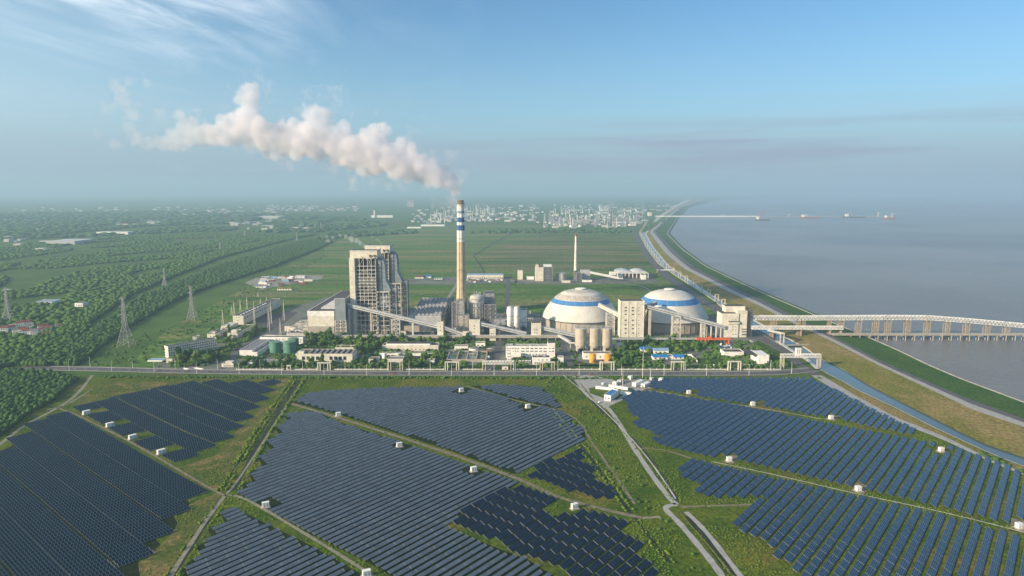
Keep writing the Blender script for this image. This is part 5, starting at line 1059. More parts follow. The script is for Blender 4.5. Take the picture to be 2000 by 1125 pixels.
# pipeline on stilts beside the canal
t = thing('canal_pipeline', 'boxed pale pipeline on low piers beside the canal', 'pipeline', (*g(1555, 690), 0)); p_ = px([(1517, 668), (1530, 676), (1546, 687), (1558, 693), (1575, 703), (1596, 722)]); mb = MB()
for a, b in zip(p_[:-1], p_[1:]): mb.beam((*a, 1.8), (*b, 1.8), 4.4, 1.0)
mb.build('duct', 'light_grey', t)
t = thing('pipe_trestle', 'twin-legged cream frame over the canal-side pipeline', 'frame', (*g(1527, 672), 0)); x, y = g(1527, 673)
for dx in (-2.6, 2.6): MB().box(x + dx - .6, x + dx + .6, y - 1, y + 1, 0, 16).build('leg', 'beige', t)
MB().box(x - 3.2, x + 3.2, y - 1.1, y + 1.1, 16, 17.6).build('beam', 'cream', t)
t = gallery('pipe_gallery', 'slanting pale gallery dropping from the jetty tower to the canal-side frame', (x, y, 16.5), pt(1500, 645, 1034), 3, 2.4, stripe=False)
t = thing('pipe_trestle', 'double white frame beside the canal culvert', 'frame', (*g(1559, 696), 0)); x, y = g(1559, 697)
for dx in (-2.8, 0, 2.8): MB().box(x + dx - .5, x + dx + .5, y - 1, y + 3, 0, 11).build('leg', 'white', t)
MB().box(x - 3.4, x + 3.4, y - 1.2, y + 3.2, 11, 12).build('beam', 'white', t)
t = thing('culvert', 'concrete culvert crossing over the canal below the jetty road', 'culvert', (*g(1556, 677), 0)); A, B_ = Vector(g(1534, 677)), Vector(g(1580, 675)); MB().beam((*A, 1.6), (*B_, 1.6), 6, 1.0).build('deck', 'concrete', t); MB().beam((A.x, A.y - 3, .6), (B_.x, B_.y - 3, .6), .6, 1.6).build('side_wall', 'interior', t)
# white columns standing along the canal (pipe portals seen end on)
for i in range(30):
    y = 1190 * 1.051 ** i; x = canL(y) + 1.0; s = 1.0
    if y > 5200: break
    t = thing('canal_portal', 'cream pipe portal standing at the near bank of the canal behind the domes', 'portal', (x, y, 0), 'portals along the canal'); 
    for dx in (-3.2, 3.2): MB().box(x + dx - .9, x + dx + .9, y - .9, y + .9, 0, 13.5).build('column', 'beige', t)
    MB().box(x - 4.2, x + 4.2, y - .9, y + .9, 13.5, 15).build('beam', 'beige', t)
mb = MB(); pl = [(canL(y) - 3.4, y) for y in range(1130, 5000, 60)]; [mb.beam((*a, 1.4), (*b, 1.4), 2.2, 1.2) for a, b in zip(pl[:-1], pl[1:])]; tag(mb.build('pipeline', 'beige'), 'long low pipeline following the canal into the distance', 'pipeline')
t = trussbridge('thin pipe bridge crossing the canal behind the clean dome', 1283, 1316, 526.5, 528, 540, gy(533))

# container yard between the solar fields
def cont(label, u, v, L, w_, h, ang, m_='white_paint', rf=None):
    x, y = g(u, v); t = thing('container', label, 'container', (x, y, 0), 'white containers in the yard between the fields'); t.rotation_euler.z = R(ang)
    for nm, b_, mm in (('body', (-L / 2, L / 2, -w_ / 2, w_ / 2, .3, h), m_), ('roof', (-L / 2 - .1, L / 2 + .1, -w_ / 2 - .1, w_ / 2 + .1, h, h + .15), rf or m_), ('door', (-L / 2 - .05, -L / 2, -w_ * .3, w_ * .3, .4, h - .4), 'light_grey'), ('skid', (-L / 2 + .3, L / 2 - .3, -w_ / 2 + .2, w_ / 2 - .2, 0, .3), 'steel_dark')):
        me_ = MB().box(*b_); me = bpy.data.meshes.new(nm); me.from_pydata(me_.v, [], me_.f); me.materials.append(M[mm]); o = bpy.data.objects.new(nm, me); C.objects.link(o); o.parent = t
cont('longest white container hall in the yard, left of its shorter twin', 1246, 752, 19, 5, 4.5, 50); cont('shorter white container hall right of the longest one', 1261, 754.5, 14, 5, 4, 50)
cont('small white cabin at the upper right corner of the yard', 1291, 745, 5, 4, 4, 50); cont('small cabin by the slim masts at the top of the yard', 1273, 742, 4, 4, 3, 30, 'light_grey'); cont('white cabin at the upper end of the transformer row', 1231, 741, 5, 4, 4.2, 50)
cont('grey-white cabin in the middle of the transformer row', 1212, 748, 7, 5, 4, 50, 'dirty_white'); cont('cabin at the lower end of the transformer row', 1202, 752, 5, 5, 4, 50); cont('tiny white box left of the transformer row', 1178, 751, 3.5, 2.5, 2, 50)
cont('row container behind the blue roof, left piece', 1199, 757.5, 12, 3, 3, -32); cont('row container behind the blue roof, right piece', 1217, 760.5, 12, 3, 3, -32); cont('long low white container row left of the blue roof', 1182, 761, 22, 3, 3, -22); cont('white container at the right end beside the blue roof', 1222, 771, 13, 3, 3.2, -32)
Ab, Bb = Vector(g(1180, 782)), Vector(g(1192.5, 784)); t, d_, n_ = rot_bld('office_shed', 'white building with bright blue roof in the yard between the solar fields', 'shed', Ab, Bb, 24, 6, 'white_paint', 'roof_blue', 2, (3,))
x, y = g(1195, 770); MB().add([(-12.5, -4.6, 6.75), (12.5, -4.6, 6.75), (12.5, 0, 7.6), (-12.5, 0, 7.6), (12.5, 4.6, 6.75), (-12.5, 4.6, 6.75)], [(0, 1, 2, 3), (3, 2, 4, 5)])
for i, (u, v, h_) in enumerate([(1216, 756, 24), (1255, 739, 40), (1270, 740, 14)]):
    x, y = g(u, v); t = thing('lightning_mast', ['slim white mast in the middle of the container yard', 'tallest slim white mast behind the container halls', 'short white mast at the top of the container yard'][i], 'mast', (x, y, 0)); MB().cyl(x, y, 0, h_, .3, 6, .1).build('pole', 'white', t); MB().cyl(x, y, 0, .8, .9, 8).build('foot', 'concrete', t)
# parked vehicles
def car(label, u, v, ang, L=4.6, w_=1.9, h=1.5, m_='car_white', name='car', cat='car'):
    x, y = g(u, v); t = thing(name, label, cat, (x, y, .18)); t.rotation_euler.z = R(ang)
    def ch(nm, mb, mm): me = bpy.data.meshes.new(nm); me.from_pydata(mb.v, [], mb.f); me.materials.append(M[mm]); o = bpy.data.objects.new(nm, me); C.objects.link(o); o.parent = t
    ch('body', MB().prism_y([(-L / 2, .35), (L / 2, .35), (L / 2, h * .55), (L * .28, h * .62), (L * .14, h), (-L * .36, h), (-L / 2 + .1, h * .62)], -w_ / 2, w_ / 2), m_)
    ch('window', MB().prism_y([(L * .25, h * .64), (L * .135, h * .95), (-L * .35, h * .95), (-L * .45, h * .64)], -w_ / 2 - .02, w_ / 2 + .02), 'glass')
    for sx_ in (-.3, .3):
        for sy in (-1, 1):
            wm = MB(); n = 12; yy = sy * (w_ / 2 - .1); wm.prism_y([(sx_ * L + .34 * math.cos(2 * math.pi * k / n), .34 + .34 * math.sin(2 * math.pi * k / n)) for k in range(n)], yy - .11, yy + .11); ch('wheel', wm, 'tyre')
car('white car parked by the blue roofed shed', 1172, 787, 30); car('red car on the road near the yard entrance', 1155, 732, 0, m_='red_paint'); car('orange car driving on the main road', 766, 731.5, 0, m_='orange')
car('white bus on the ramp of the sea bridge', 1614, 650, -40, 9, 2.6, 3.2, name='bus', cat='bus'); car('white van parked among trees near the canal road', 1467, 668, 10, 5.5, 2.1, 2.3, name='van', cat='van')
for i, u in enumerate((1385, 1394, 1403, 1455, 1463)): car(['leftmost', 'second', 'third', 'fourth', 'rightmost'][i] + ' white car in the parking row behind the right wall', u, 714, 80)
# street lamps both sides of the main road
for i in range(36):
    near_ = i % 2 == 0; u = 135 + i * 41.5; v = float(np.interp(u, [40, 250, 400, 700, 1480, 1590], [717, 722.5, 726, 729, 729, 723])); x, y = g(u, v); y += -10.5 if near_ else 10.5; x, y = x * y / (y + (10.5 if near_ else -10.5)), y
    if u > 1575: break
    t = thing('street_lamp', ('tall' if near_ else 'far-side') + ' white street lamp along the main road before the plant', 'street lamp', (x, y, 0), 'street lamps on the near kerb' if near_ else 'street lamps on the far kerb')
    hh = 13; s_ = 1 if near_ else -1; MB().cyl(x, y, 0, hh, .24, 6, .14).build('pole', 'white_paint', t); MB().beam((x, y, hh), (x, y + 2.6 * s_, hh + .4), .16).build('arm', 'white_paint', t); MB().box(x - .2, x + .2, y + 2.2 * s_ - .6, y + 2.2 * s_ + .6, hh + .3, hh + .5).build('lamp_head', 'white_paint', [c for c in t.children if c.name.startswith('arm')][0])
# pylons
def pylon(label, u, vb, vt, k=1.0, m_='steel', name='pylon'):
    x, y = g(u, vb); h = gz(u, vt, y)[1]; t = thing(name, label, 'pylon', (x, y, 0), 'lattice pylons on the left'); b = h * .125; m1 = h * .42; mb = MB(); wa = .34 * k
    lv = [(0, b), (m1 * .5, b * .65), (m1, b * .28), (h * .62, b * .22), (h * .8, b * .18), (h * .97, b * .1)]
    for (za, ba), (zb, bb) in zip(lv[:-1], lv[1:]):
        ca = [(-ba, -ba), (ba, -ba), (ba, ba), (-ba, ba)]; cb = [(-bb, -bb), (bb, -bb), (bb, bb), (-bb, bb)]
        n = 2
        for i in range(4):
            mb.beam((x + ca[i][0], y + ca[i][1], za), (x + cb[i][0], y + cb[i][1], zb), wa)
            j = (i + 1) % 4
            for q in range(n):
                f0, f1 = q / n, (q + 1) / n; L0 = lambda c, e, f: (x + c[0] + (e[0] - c[0]) * f, y + c[1] + (e[1] - c[1]) * f, za + (zb - za) * f)
                mb.beam(L0(ca[i], cb[i], f0), L0(ca[j], cb[j], f1), wa * .5); mb.beam(L0(ca[j], cb[j], f0), L0(ca[i], cb[i], f1), wa * .5); mb.beam(L0(ca[i], cb[i], f1), L0(ca[j], cb[j], f1), wa * .5)
    mb.build('lattice_body', m_, t)
    for zf, a in ((.63, .105), (.80, .085), (.97, .06), (.72, .03)):
        z = h * zf; a *= h
        if zf != .72:
            am = MB(); am.beam((x - a, y, z), (x + a, y, z), wa * .8); am.beam((x - a, y, z), (x, y, z + h * .03), wa * .6); am.beam((x + a, y, z), (x, y, z + h * .03), wa * .6); am.beam((x - a, y, z), (x - a, y, z - h * .035), wa * .4); am.beam((x + a, y, z), (x + a, y, z - h * .035), wa * .4); am.build('crossarm', m_, t)
pylon('nearest and tallest lattice pylon, on the open grass left of the plant', 247, 676, 579, 1.3); pylon('lattice pylon in the trees beyond the tallest one', 376, 625, 558, 1.5); pylon('lattice pylon at the left edge among the woods', 17, 626, 561, 1.5); pylon('thin distant pylon above the wood belt', 322, 558, 524, 1.8)
for i, (u, vb, vt) in enumerate([(430, 486, 474), (478, 462, 450), (615, 448, 434), (627, 449, 434), (580, 470, 453)]): pylon('tiny far pylon on the hazy woodland plain beyond the wood belt', u, vb, vt, 2.2, name='pylon')
for o in list(C.objects):
    if o.name.startswith('pylon') and o.get('label', '').startswith('tiny'): o['group'] = 'tiny far pylons on the plain'
for i, (u, vb, vt) in enumerate([(436, 638, 604), (453, 616, 597), (458, 617, 587), (470, 610, 584), (483, 607, 580), (498, 643, 588), (526, 648, 596), (530, 632, 585), (555, 626, 584), (509, 598, 582), (521, 592, 579), (548, 655, 622), (504, 580, 571), (1213, 531, 521)]):
    x, y = g(u, vb); h = gz(u, vt, y)[1]; t = thing('mast', 'slender pale mast rising from the switchyard left of the turbine hall' if u < 1000 else 'slender mast behind the second plant conveyor', 'mast', (x, y, 0), 'switchyard masts' if u < 1000 else None)
    mb = MB(); 
    for sx_, sy in ((-1, -1), (1, -1), (0, 1)): mb.beam((x + sx_ * 1.6, y + sy * 1.6, 0), (x + sx_ * .3, y + sy * .3, h * .8), .4)
    mb.beam((x, y, h * .78), (x, y, h), .35); mb.build('pole', 'steel_pale', t); [MB().box(x - 1.6 + zf * 1.6, x + 1.6 - zf * 1.6, y - .4, y + .4, h * zf, h * zf + .5).build('crossbar', 'steel_pale', t) for zf in (.25, .5)]

# small equipment filling the yards between the big structures
rr = random.Random(44)
for (ua, ub, va, vb, n, lab, grp) in [(795, 880, 636, 652, 26, 'small piece of grey equipment around the precipitators', 'equipment by the precipitators'), (940, 1056, 612, 652, 44, 'small piece of plant equipment between the scrubber tower and the stained dome', 'equipment left of the dome'),
                                      (690, 790, 648, 655, 18, 'small equipment block under the boiler houses', 'equipment under the boiler houses'), (560, 602, 640, 658, 16, 'small equipment block left of the turbine hall', 'equipment left of the turbine hall')]:
    for i in range(n):
        x, y = g(rr.uniform(ua, ub), rr.uniform(va, vb)); k = rr.random(); h = rr.uniform(2, 9); mm = rr.choice(['light_grey', 'white', 'steel', 'concrete', 'steel_dark', 'dirty_white', 'cream']); t = thing('equipment', lab, 'equipment', (x, y, 0), grp)
        if k < .35: w_ = rr.uniform(1, 3); MB().cyl(x, y, .6, h, w_, 12).build('vessel', mm, t); MB().cyl(x, y, 0, .6, w_ + .4, 12).build('base', 'concrete', t)
        elif k < .75: a, b = rr.uniform(2, 7), rr.uniform(2, 4); MB().box(x - a, x + a, y - b, y + b, 0, h).build('housing', mm, t); MB().box(x - a - .2, x + a + .2, y - b - .2, y + b + .2, h, h + .3).build('roof', 'roof_grey', t)
        else: a = rr.uniform(5, 12); MB().lattice(x - a, x + a, y - 1.5, y + 1.5, 0, h, 1, .4, nx=3, br=False).build('rack', 'steel_pale', t); MB().beam((x - a, y, h + .4), (x + a, y, h + .4), .9).build('pipe', 'light_grey', t)

# ================================================================== BEYOND THE PLANT
def far(name, label, cat, u0, u1, vb, vt, depth, wall, roof, group=None, **k): return bld(name, label, cat, u0, u1, vb, vt, depth, wall, roof, group=group, par=0, **k)
far('warehouse', 'long white warehouse with pale blue roof right behind the tall chimney', 'warehouse', 912, 983, 545, 537, 34, 'cream', 'band_pale'); w_ = [o for o in C.objects if o.name.startswith('warehouse')][-1]
for k in range(20): x, z = gz(914 + k * 3.5, 543, gy(545)); MB().box(x, x + 2, gy(545) - .2, gy(545), z - 1.5, z + 1.5).build('window', 'glass', w_)
blueroof('brown roofed shed left of the chimney beyond the yard', 810, 827, 544, 541, 26, 'roof_red'); blueroof('small blue roofed shed beside the brown one', 829, 842, 543, 540, 24); blueroof('pale green roofed shed left of the chimney', 848, 864, 546, 543.5, 16, 'tank_green')
for i in range(26):
    u = 912 + rnd.random() * 70; v = 546 + rnd.random() * 6; x, y = g(u, v); m_ = rnd.choice(['steel_dark', 'rust', 'white', 'light_grey', 'brick']); o = MB().box(-3, 3, -3, 3, 0, 3).build('stored_crate', m_); o.location = (x, y, 0)
    tag(o, 'dark or rusty or white crate stored in the yard before the blue roofed warehouse', 'crate', 'crates in the warehouse yard')
# second, smaller power plant
far('process_house', 'small cream building at the left of the second plant', 'building', 1011, 1021, 546, 528, 22, 'cream', 'roof_grey'); far('annex', 'low white annex left of the second plant tower', 'annex', 1029, 1043, 546, 540, 16, 'white', 'roof_grey')
t, x0, x1, Yf, y1, zt = far('boiler_block', 'tall cream block with rooftop stacks, left end of the second plant', 'boiler house', 1045.5, 1061, 549, 522, 24, 'cream', 'roof_grey')
for k in range(3): MB().cyl(x0 + 4 + 5 * k, Yf + 6, zt, zt + 9 - k * 2, 1.6, 10).build('stack', 'rust', t)
MB().box(x0 + .5, x0 + 8, Yf + 1, Yf + 9, zt, zt + 6).build('roof_cabin', 'cream', t)
block('open_boiler', 'dark open-framed boiler with white cap right of the cream block', 'boiler house', 1062, 1078, 519, None, gy(549), 24, 'steel_dark'); x, z = gz(1062, 521, gy(549)); MB().box(x, x + 20, gy(549) - 2, gy(549) + 26, z, z + 4).build('cap', 'white', [o for o in C.objects if o.name.startswith('open_boiler')][-1])
cylthing('storage_tank', 'round pale dirty tank in front of the second plant chimney', 'tank', 1097, 548, 533, 10, 'dirty_white', dome=.2); far('pump_building', 'low cream building at the foot of the second plant tank', 'building', 1098, 1114, 552.5, 548, 14, 'cream', 'roof_grey')
Y2 = gy(546); cx2 = gz(1124.5, 500, Y2)[0]; t = thing('chimney', 'slim second chimney with red top and cream shaft behind the stained dome', 'chimney', (cx2, Y2, 0)); zz_ = [gz(1124.5, v, Y2)[1] for v in (546, 528, 490, 477, 461, 457.5)]; s2 = Y2 / F
for (a, b, ra, rb, m_) in [(0, 1, 7.5, 4.7, 'steel_dark'), (1, 2, 4.4, 3.1, 'cream'), (2, 3, 3.1, 2.9, 'white'), (3, 4, 2.9, 2.6, 'cream'), (4, 5, 2.9, 2.9, 'red_paint')]: MB().lathe(cx2, Y2, [(ra * s2 * .75, zz_[a] if a else 0), (rb * s2 * .75, zz_[b])], 20, cap=False).build('band' if a else 'base', m_, t, smooth=True)
far('transfer_house', 'dark and white framed transfer house right of the second chimney', 'building', 1134, 1152, 547, 527, 18, 'light_grey', 'roof_grey'); block('steel_rack', 'low steel rack at the right foot of the second chimney', 'steel rack', 1126, 1134, 534, None, gy(549), 14, 'steel_dark'); far('low_house', 'two small white houses under the second plant transfer house', 'building', 1138, 1156, 551, 547, 12, 'white', 'roof_grey')
gallery('coal_conveyor', 'white inclined conveyor between the second plant and its curved-roof shed', pt(1153, 532, gy(549)), pt(1208, 543, gy(549)), 6, 5, 'white', 'white', stripe=False); gallery('coal_conveyor', 'short upper conveyor behind the white inclined one', pt(1190, 534, gy(546)), pt(1203, 534, gy(546)), 6, 8, 'white', 'white', stripe=False)
Ya = gy(543.5); xa, xb = gz(1206, 540, Ya)[0], gz(1266, 540, Ya)[0]; za, zb_ = gz(1206, 533, Ya)[1], gz(1206, 529, Ya)[1]; t = thing('coal_shed', 'open shed with big pale double-curved roof beyond the domes', 'shed', ((xa + xb) / 2, Ya + 20, 0))
pr_ = [(xa + (xb - xa) * k / 24, za + (zb_ - za) * abs(math.sin(math.pi * k / 12)) ** .7) for k in range(25)]; MB().prism_y([(xa, za - 2)] + pr_ + [(xb, za - 2)], Ya, Ya + 62).build('roof', 'roof_pale', t); MB().box(xa + 2, xb - 2, Ya + 4, Ya + 60, 0, za - 2).build('wall', 'brick', t)
for k in range(9): x = xa + (xb - xa) * k / 8; MB().box(x - .8, x + .8, Ya, Ya + 1.6, 0, za - 2).build('column', 'white', t)
for i, (u, vb, vt) in enumerate([(1208, 545, 537), (1253, 546, 537), (1268, 541, 537)]): far('end_house', ['white house at the left foot of the curved-roof shed', 'white house at the right foot of the curved-roof shed', 'grey-blue hut right of the curved-roof shed'][i], 'building', u, u + 9, vb, vt, 10, ['white', 'white', 'band_pale'][i], 'roof_grey')
# depot on the left
for i in range(34):
    u = 505 + rnd.random() * 120; v = 541 + rnd.random() * 18; 
    if v - 541 > (625 - u) * .35 + 3: continue
    x, y = g(u, v); m_ = rnd.choice(['white', 'steel_dark', 'roof_red', 'dirty_white', 'band_pale', 'cream']); L_ = rnd.uniform(4, 11); o = MB().box(-L_, L_, -3, 3, 0, rnd.uniform(3, 5)).build('depot_shed', m_); o.location = (x, y, 0); tag(o, 'small shed or container in the gravel depot left of the boiler houses', 'shed', 'sheds of the gravel depot')
t = blueroof('pink-walled long shed at the top of the gravel depot', 577, 595, 543, 540, 14, 'roof_pale'); blueroof('yellow-roofed shed at the lower left of the depot', 541, 569, 567, 564, 14, 'dike_yellow'); blueroof('grey shed at the lower left depot corner', 500, 520, 562, 559, 14, 'roof_grey')
# village with red roofs, greenhouses, white villa
for i, (u, v, w2, hh) in enumerate([(8, 648, 7, 7), (20, 645, 8, 6), (33, 651, 6, 6), (42, 640, 8, 9), (50, 638, 8, 9), (58, 641, 6, 7), (47, 652, 6, 8), (55, 655, 7, 8), (68, 655, 6, 8), (84, 645, 7, 8), (93, 648, 6, 7), (103, 643, 8, 5), (90, 657, 6, 5), (112, 641, 8, 4), (28, 640, 7, 4), (75, 649, 6, 5)]):
    x, y = g(u, v); rr_ = ['roof_red', 'roof_red', 'roof_grey'][i % 3]; t = thing('village_house', 'white-walled village house with ' + ('red' if rr_ == 'roof_red' else 'grey') + ' roof in the trees at the left', 'house', (x, y, 0), 'village houses with ' + ('red' if rr_ == 'roof_red' else 'grey') + ' roofs'); an = rnd.uniform(-.3, .3) + .5; t.rotation_euler.z = an
    L_ = w2 * .95
    for nm, mb, m_ in (('wall', MB().box(-L_, L_, -4, 4, 0, hh), 'white'), ('roof', MB().add([(-L_ - .6, -4.7, hh - .1), (L_ + .6, -4.7, hh - .1), (L_ + .6, 0, hh + 2.6), (-L_ - .6, 0, hh + 2.6), (L_ + .6, 4.7, hh - .1), (-L_ - .6, 4.7, hh - .1)], [(0, 1, 2, 3), (3, 2, 4, 5), (0, 3, 5), (1, 4, 2), (0, 5, 4, 1)]), rr_)) + tuple(('window', MB().box(-L_ + 1.5 + 3 * k, -L_ + 2.9 + 3 * k, -4.08, -4, z, z + 1.5), 'glass') for k in range(int(L_ * 2 / 3)) for z in ((1, 4) if hh > 6 else (1.2,))):
        me = bpy.data.meshes.new(nm); me.from_pydata(mb.v, [], mb.f); me.materials.append(M[m_]); o = bpy.data.objects.new(nm, me); C.objects.link(o); o.parent = t
for i in range(4):
    u = 80 + i * 9; x, y = g(u, 592); me_ = MB().prism_y([(-5, 0), (5, 0), (5, 3), (3.5, 5), (0, 5.8), (-3.5, 5), (-5, 3)], -18, 18); o = me_.build('greenhouse', 'roof_pale'); o.location = (x, y, 0); o.rotation_euler.z = R(8); tag(o, 'long white tunnel greenhouse, one of four side by side in the woods', 'greenhouse', 'four tunnel greenhouses')
far('villa', 'white villa with grey roof alone in the woods left of the pylons', 'house', 146, 162, 599, 592, 18, 'white', 'roof_grey', wins=[(147, 161, 3, 596, 2, 1.6)]); far('farm_shed', 'long low grey shed at the left edge of the woods', 'shed', 62, 108, 610, 608, 8, 'light_grey', 'roof_pale')
far('farm_house', 'little white farm building under the greenhouses', 'building', 125, 141, 621.5, 618, 10, 'white', 'roof_pale'); far('far_shed', 'pale shed row at the left edge above the village', 'shed', 0, 12, 571, 567, 20, 'light_grey', 'roof_pale')

# ---- refinery and towns far away
rr = random.Random(21)
def simple(name, label, cat, group, parts):
    """thing from a list of (part name, material, MB)"""
    c_ = parts[0][2].v; x = sum(p[0] for p in c_) / len(c_); y = sum(p[1] for p in c_) / len(c_); t = thing(name, label, cat, (x, y, 0), group)
    for nm, m_, mb in parts: mb.build(nm, m_, t)
FBN = [0]; FBM = MB()
def fb(u, v, wpx, hpx, m_, rf, dep, name, label, group):
    x, y = g(u, v); s = y / F; w2 = wpx * s / 2; h = hpx * s
    if name == 'town_building':
        FBN[0] += 1
        if FBN[0] > 290: FBM.box(x - w2, x + w2, y, y + dep, 0, h); return
    simple(name, label, 'building', group, [('wall', m_, MB().box(x - w2, x + w2, y, y + dep, 0, h)), ('roof', rf, MB().box(x - w2 - 1, x + w2 + 1, y - 1, y + dep + 1, h, h + s * .35))])
walls = ['dirty_white', 'cream', 'light_grey', 'dirty_white', 'steel', 'grey_clad']; roofs = ['roof_pale', 'light_grey', 'band_pale', 'roof_grey', 'steel']
def vtop(u): return float(np.interp(u, [790, 900, 1040, 1300, 1330], [412, 404, 400, 404, 408]))
def vbot(u): return float(np.interp(u, [790, 820, 900, 1036, 1060, 1200, 1250, 1270], [428, 440, 433, 434, 446, 447, 440, 432]))
for i in range(240):
    u = rr.uniform(800, 1262); v = vtop(u) + (vbot(u) - vtop(u)) * rr.random() ** .8; sc = (v - 372) / 60
    fb(u, v, rr.uniform(3, 11) * (.6 + sc * .5), rr.uniform(1.2, 4) * (.6 + sc * .5), rr.choice(walls), rr.choice(roofs), rr.uniform(15, 45), 'refinery_building', 'small pale plant building among the distant refinery towers', 'refinery buildings in the haze')
for i in range(150):
    u = rr.choice([rr.uniform(905, 960), rr.uniform(1060, 1260), rr.uniform(1060, 1200), rr.uniform(840, 900)]); v = vtop(u) + 8 + (vbot(u) - vtop(u) - 8) * rr.random(); x, y = g(u, v); s = y / F; h = rr.uniform(8, 20) * s * (.55 + (v - 400) / 90); r_ = rr.uniform(.7, 1.5) * s * .6
    simple('refinery_column', 'slim pale distillation column in the distant refinery', 'column', 'refinery columns in the haze', [('shell', rr.choice(['light_grey', 'steel', 'white']), MB().cyl(x, y, 0, h, r_, 8)), ('platform', 'steel_dark', MB().cyl(x, y, h * .7, h * .7 + s * .4, r_ * 1.5, 8))])
for i in range(80):
    u = rr.uniform(930, 1250); v = vtop(u) + 6 + (vbot(u) - vtop(u) - 8) * rr.random(); x, y = g(u, v); s = y / F; r_ = rr.uniform(2, 5) * s * (.4 + (v - 400) / 90); simple('storage_tank', 'round white storage tank in the distant refinery', 'tank', 'refinery tanks in the haze', [('shell', 'white', MB().cyl(x, y, 0, r_ * .9, r_, 16)), ('roof', 'roof_pale', MB().lathe(x, y, [(r_ * 1.01, r_ * .9), (r_ * .5, r_ * 1.05), (.1, r_ * 1.1)], 16, cap=False))])
for i in range(44):
    u = rr.uniform(1062, 1250); v = vbot(u) - rr.uniform(1, 14); x, y = g(u, v); s = y / F; h = rr.uniform(6, 13) * s; w2 = rr.uniform(1.5, 3) * s; simple('steel_structure', 'open grey process structure in the distant refinery', 'process rack', 'refinery process racks', [('frame', 'steel', MB().lattice(x - w2, x + w2, y, y + w2, 0, h, 3, s * .35, nx=2)), ('vessel', 'light_grey', MB().cyl(x, y + w2 * .5, 0, h * .8, w2 * .5, 8))])
x, y = g(1193.5, 438); MBc = MB().cyl(x, y, 0, gz(1193.5, 412, y)[1], 7, 12, 5); simple('stack', 'dark tall stack in the refinery before the white vapour', 'chimney', None, [('shell', 'steel_dark', MBc), ('cap', 'brick', MB().cyl(x, y, gz(1193.5, 412, y)[1], gz(1193.5, 411.3, y)[1], 5.6, 12))])
x, y = g(732, 425); simple('boiler_tower', 'lone white tower with low halls on the far plain', 'tower', None, [('shell', 'cream', MB().cyl(x, y, 0, gz(732, 411, y)[1], 9, 12)), ('base_hall', 'white', MB().box(x - 30, x + 150, y, y + 40, 0, 18))])
x, y = g(802, 404); simple('office_tower', 'dim tall tower block on the horizon', 'tower block', None, [('wall', 'steel', MB().box(x - 45, x + 45, y, y + 60, 0, gz(802, 391, y)[1])), ('roof', 'steel_dark', MB().box(x - 30, x + 30, y + 10, y + 50, gz(802, 391, y)[1], gz(802, 389.5, y)[1]))])
bands_ = [((0, 310), (430, 440), 62, 'near'), ((310, 500), (418, 432), 30, 'near'), ((450, 560), (424, 443), 36, 'near'), ((520, 700), (402, 413), 110, 'far'), ((0, 560), (404, 420), 90, 'far'), ((1100, 1325), (399, 413), 60, 'far'), ((0, 90), (450, 490), 14, 'near'), ((430, 620), (440, 452), 14, 'near')]
for (ua, ub), (va, vb), n, kk in bands_:
    for i in range(n):
        u, v = rr.uniform(ua, ub), rr.uniform(va, vb); sc = .5 + (v - 400) / 60
        fb(u, v, rr.uniform(3, 14) * sc, rr.uniform(.9, 3.2) * sc, rr.choice(walls), rr.choice(roofs + ['roof_red']), rr.uniform(20, 60), 'town_building', {'near': 'small town building at the far edge of the left woods', 'far': 'faint pale building low on the hazy horizon'}[kk], {'near': 'town buildings beyond the woods', 'far': 'faint buildings on the horizon'}[kk])
far('greenhouse_hall', 'wide pale green-grey greenhouse roofs in the woods far left', 'greenhouse', 90, 146, 478, 471, 140, 'light_grey', 'roof_pale'); far('white_factory', 'long white factory far beyond the left woods', 'factory', 188, 250, 458, 453, 60, 'white', 'roof_pale'); far('pale_factory', 'long pale factory hall before the horizon town', 'factory', 498, 545, 427, 423, 200, 'dirty_white', 'roof_pale'); far('strip_hall', 'thin white halls on the plain left of the refinery', 'warehouse', 795, 822, 446, 443.5, 40, 'white', 'roof_pale'); far('strip_hall', 'longer white hall leading right towards the refinery', 'warehouse', 822, 868, 442, 439, 60, 'white', 'roof_pale')
far('tank_farm_pier', 'long low pipe deck at the right corner of the refinery', 'pipe rack', 1200, 1256, 437, 433, 20, 'steel_pale', 'roof_pale'); far('gate_building', 'pale block at the landward end of the far jetty', 'building', 1267, 1273, 422, 415, 60, 'cream', 'roof_pale')
tag(FBM.build('distant_town', 'dirty_white'), 'faint mass of tiny pale buildings strung along the hazy horizon', 'town', kind='stuff')
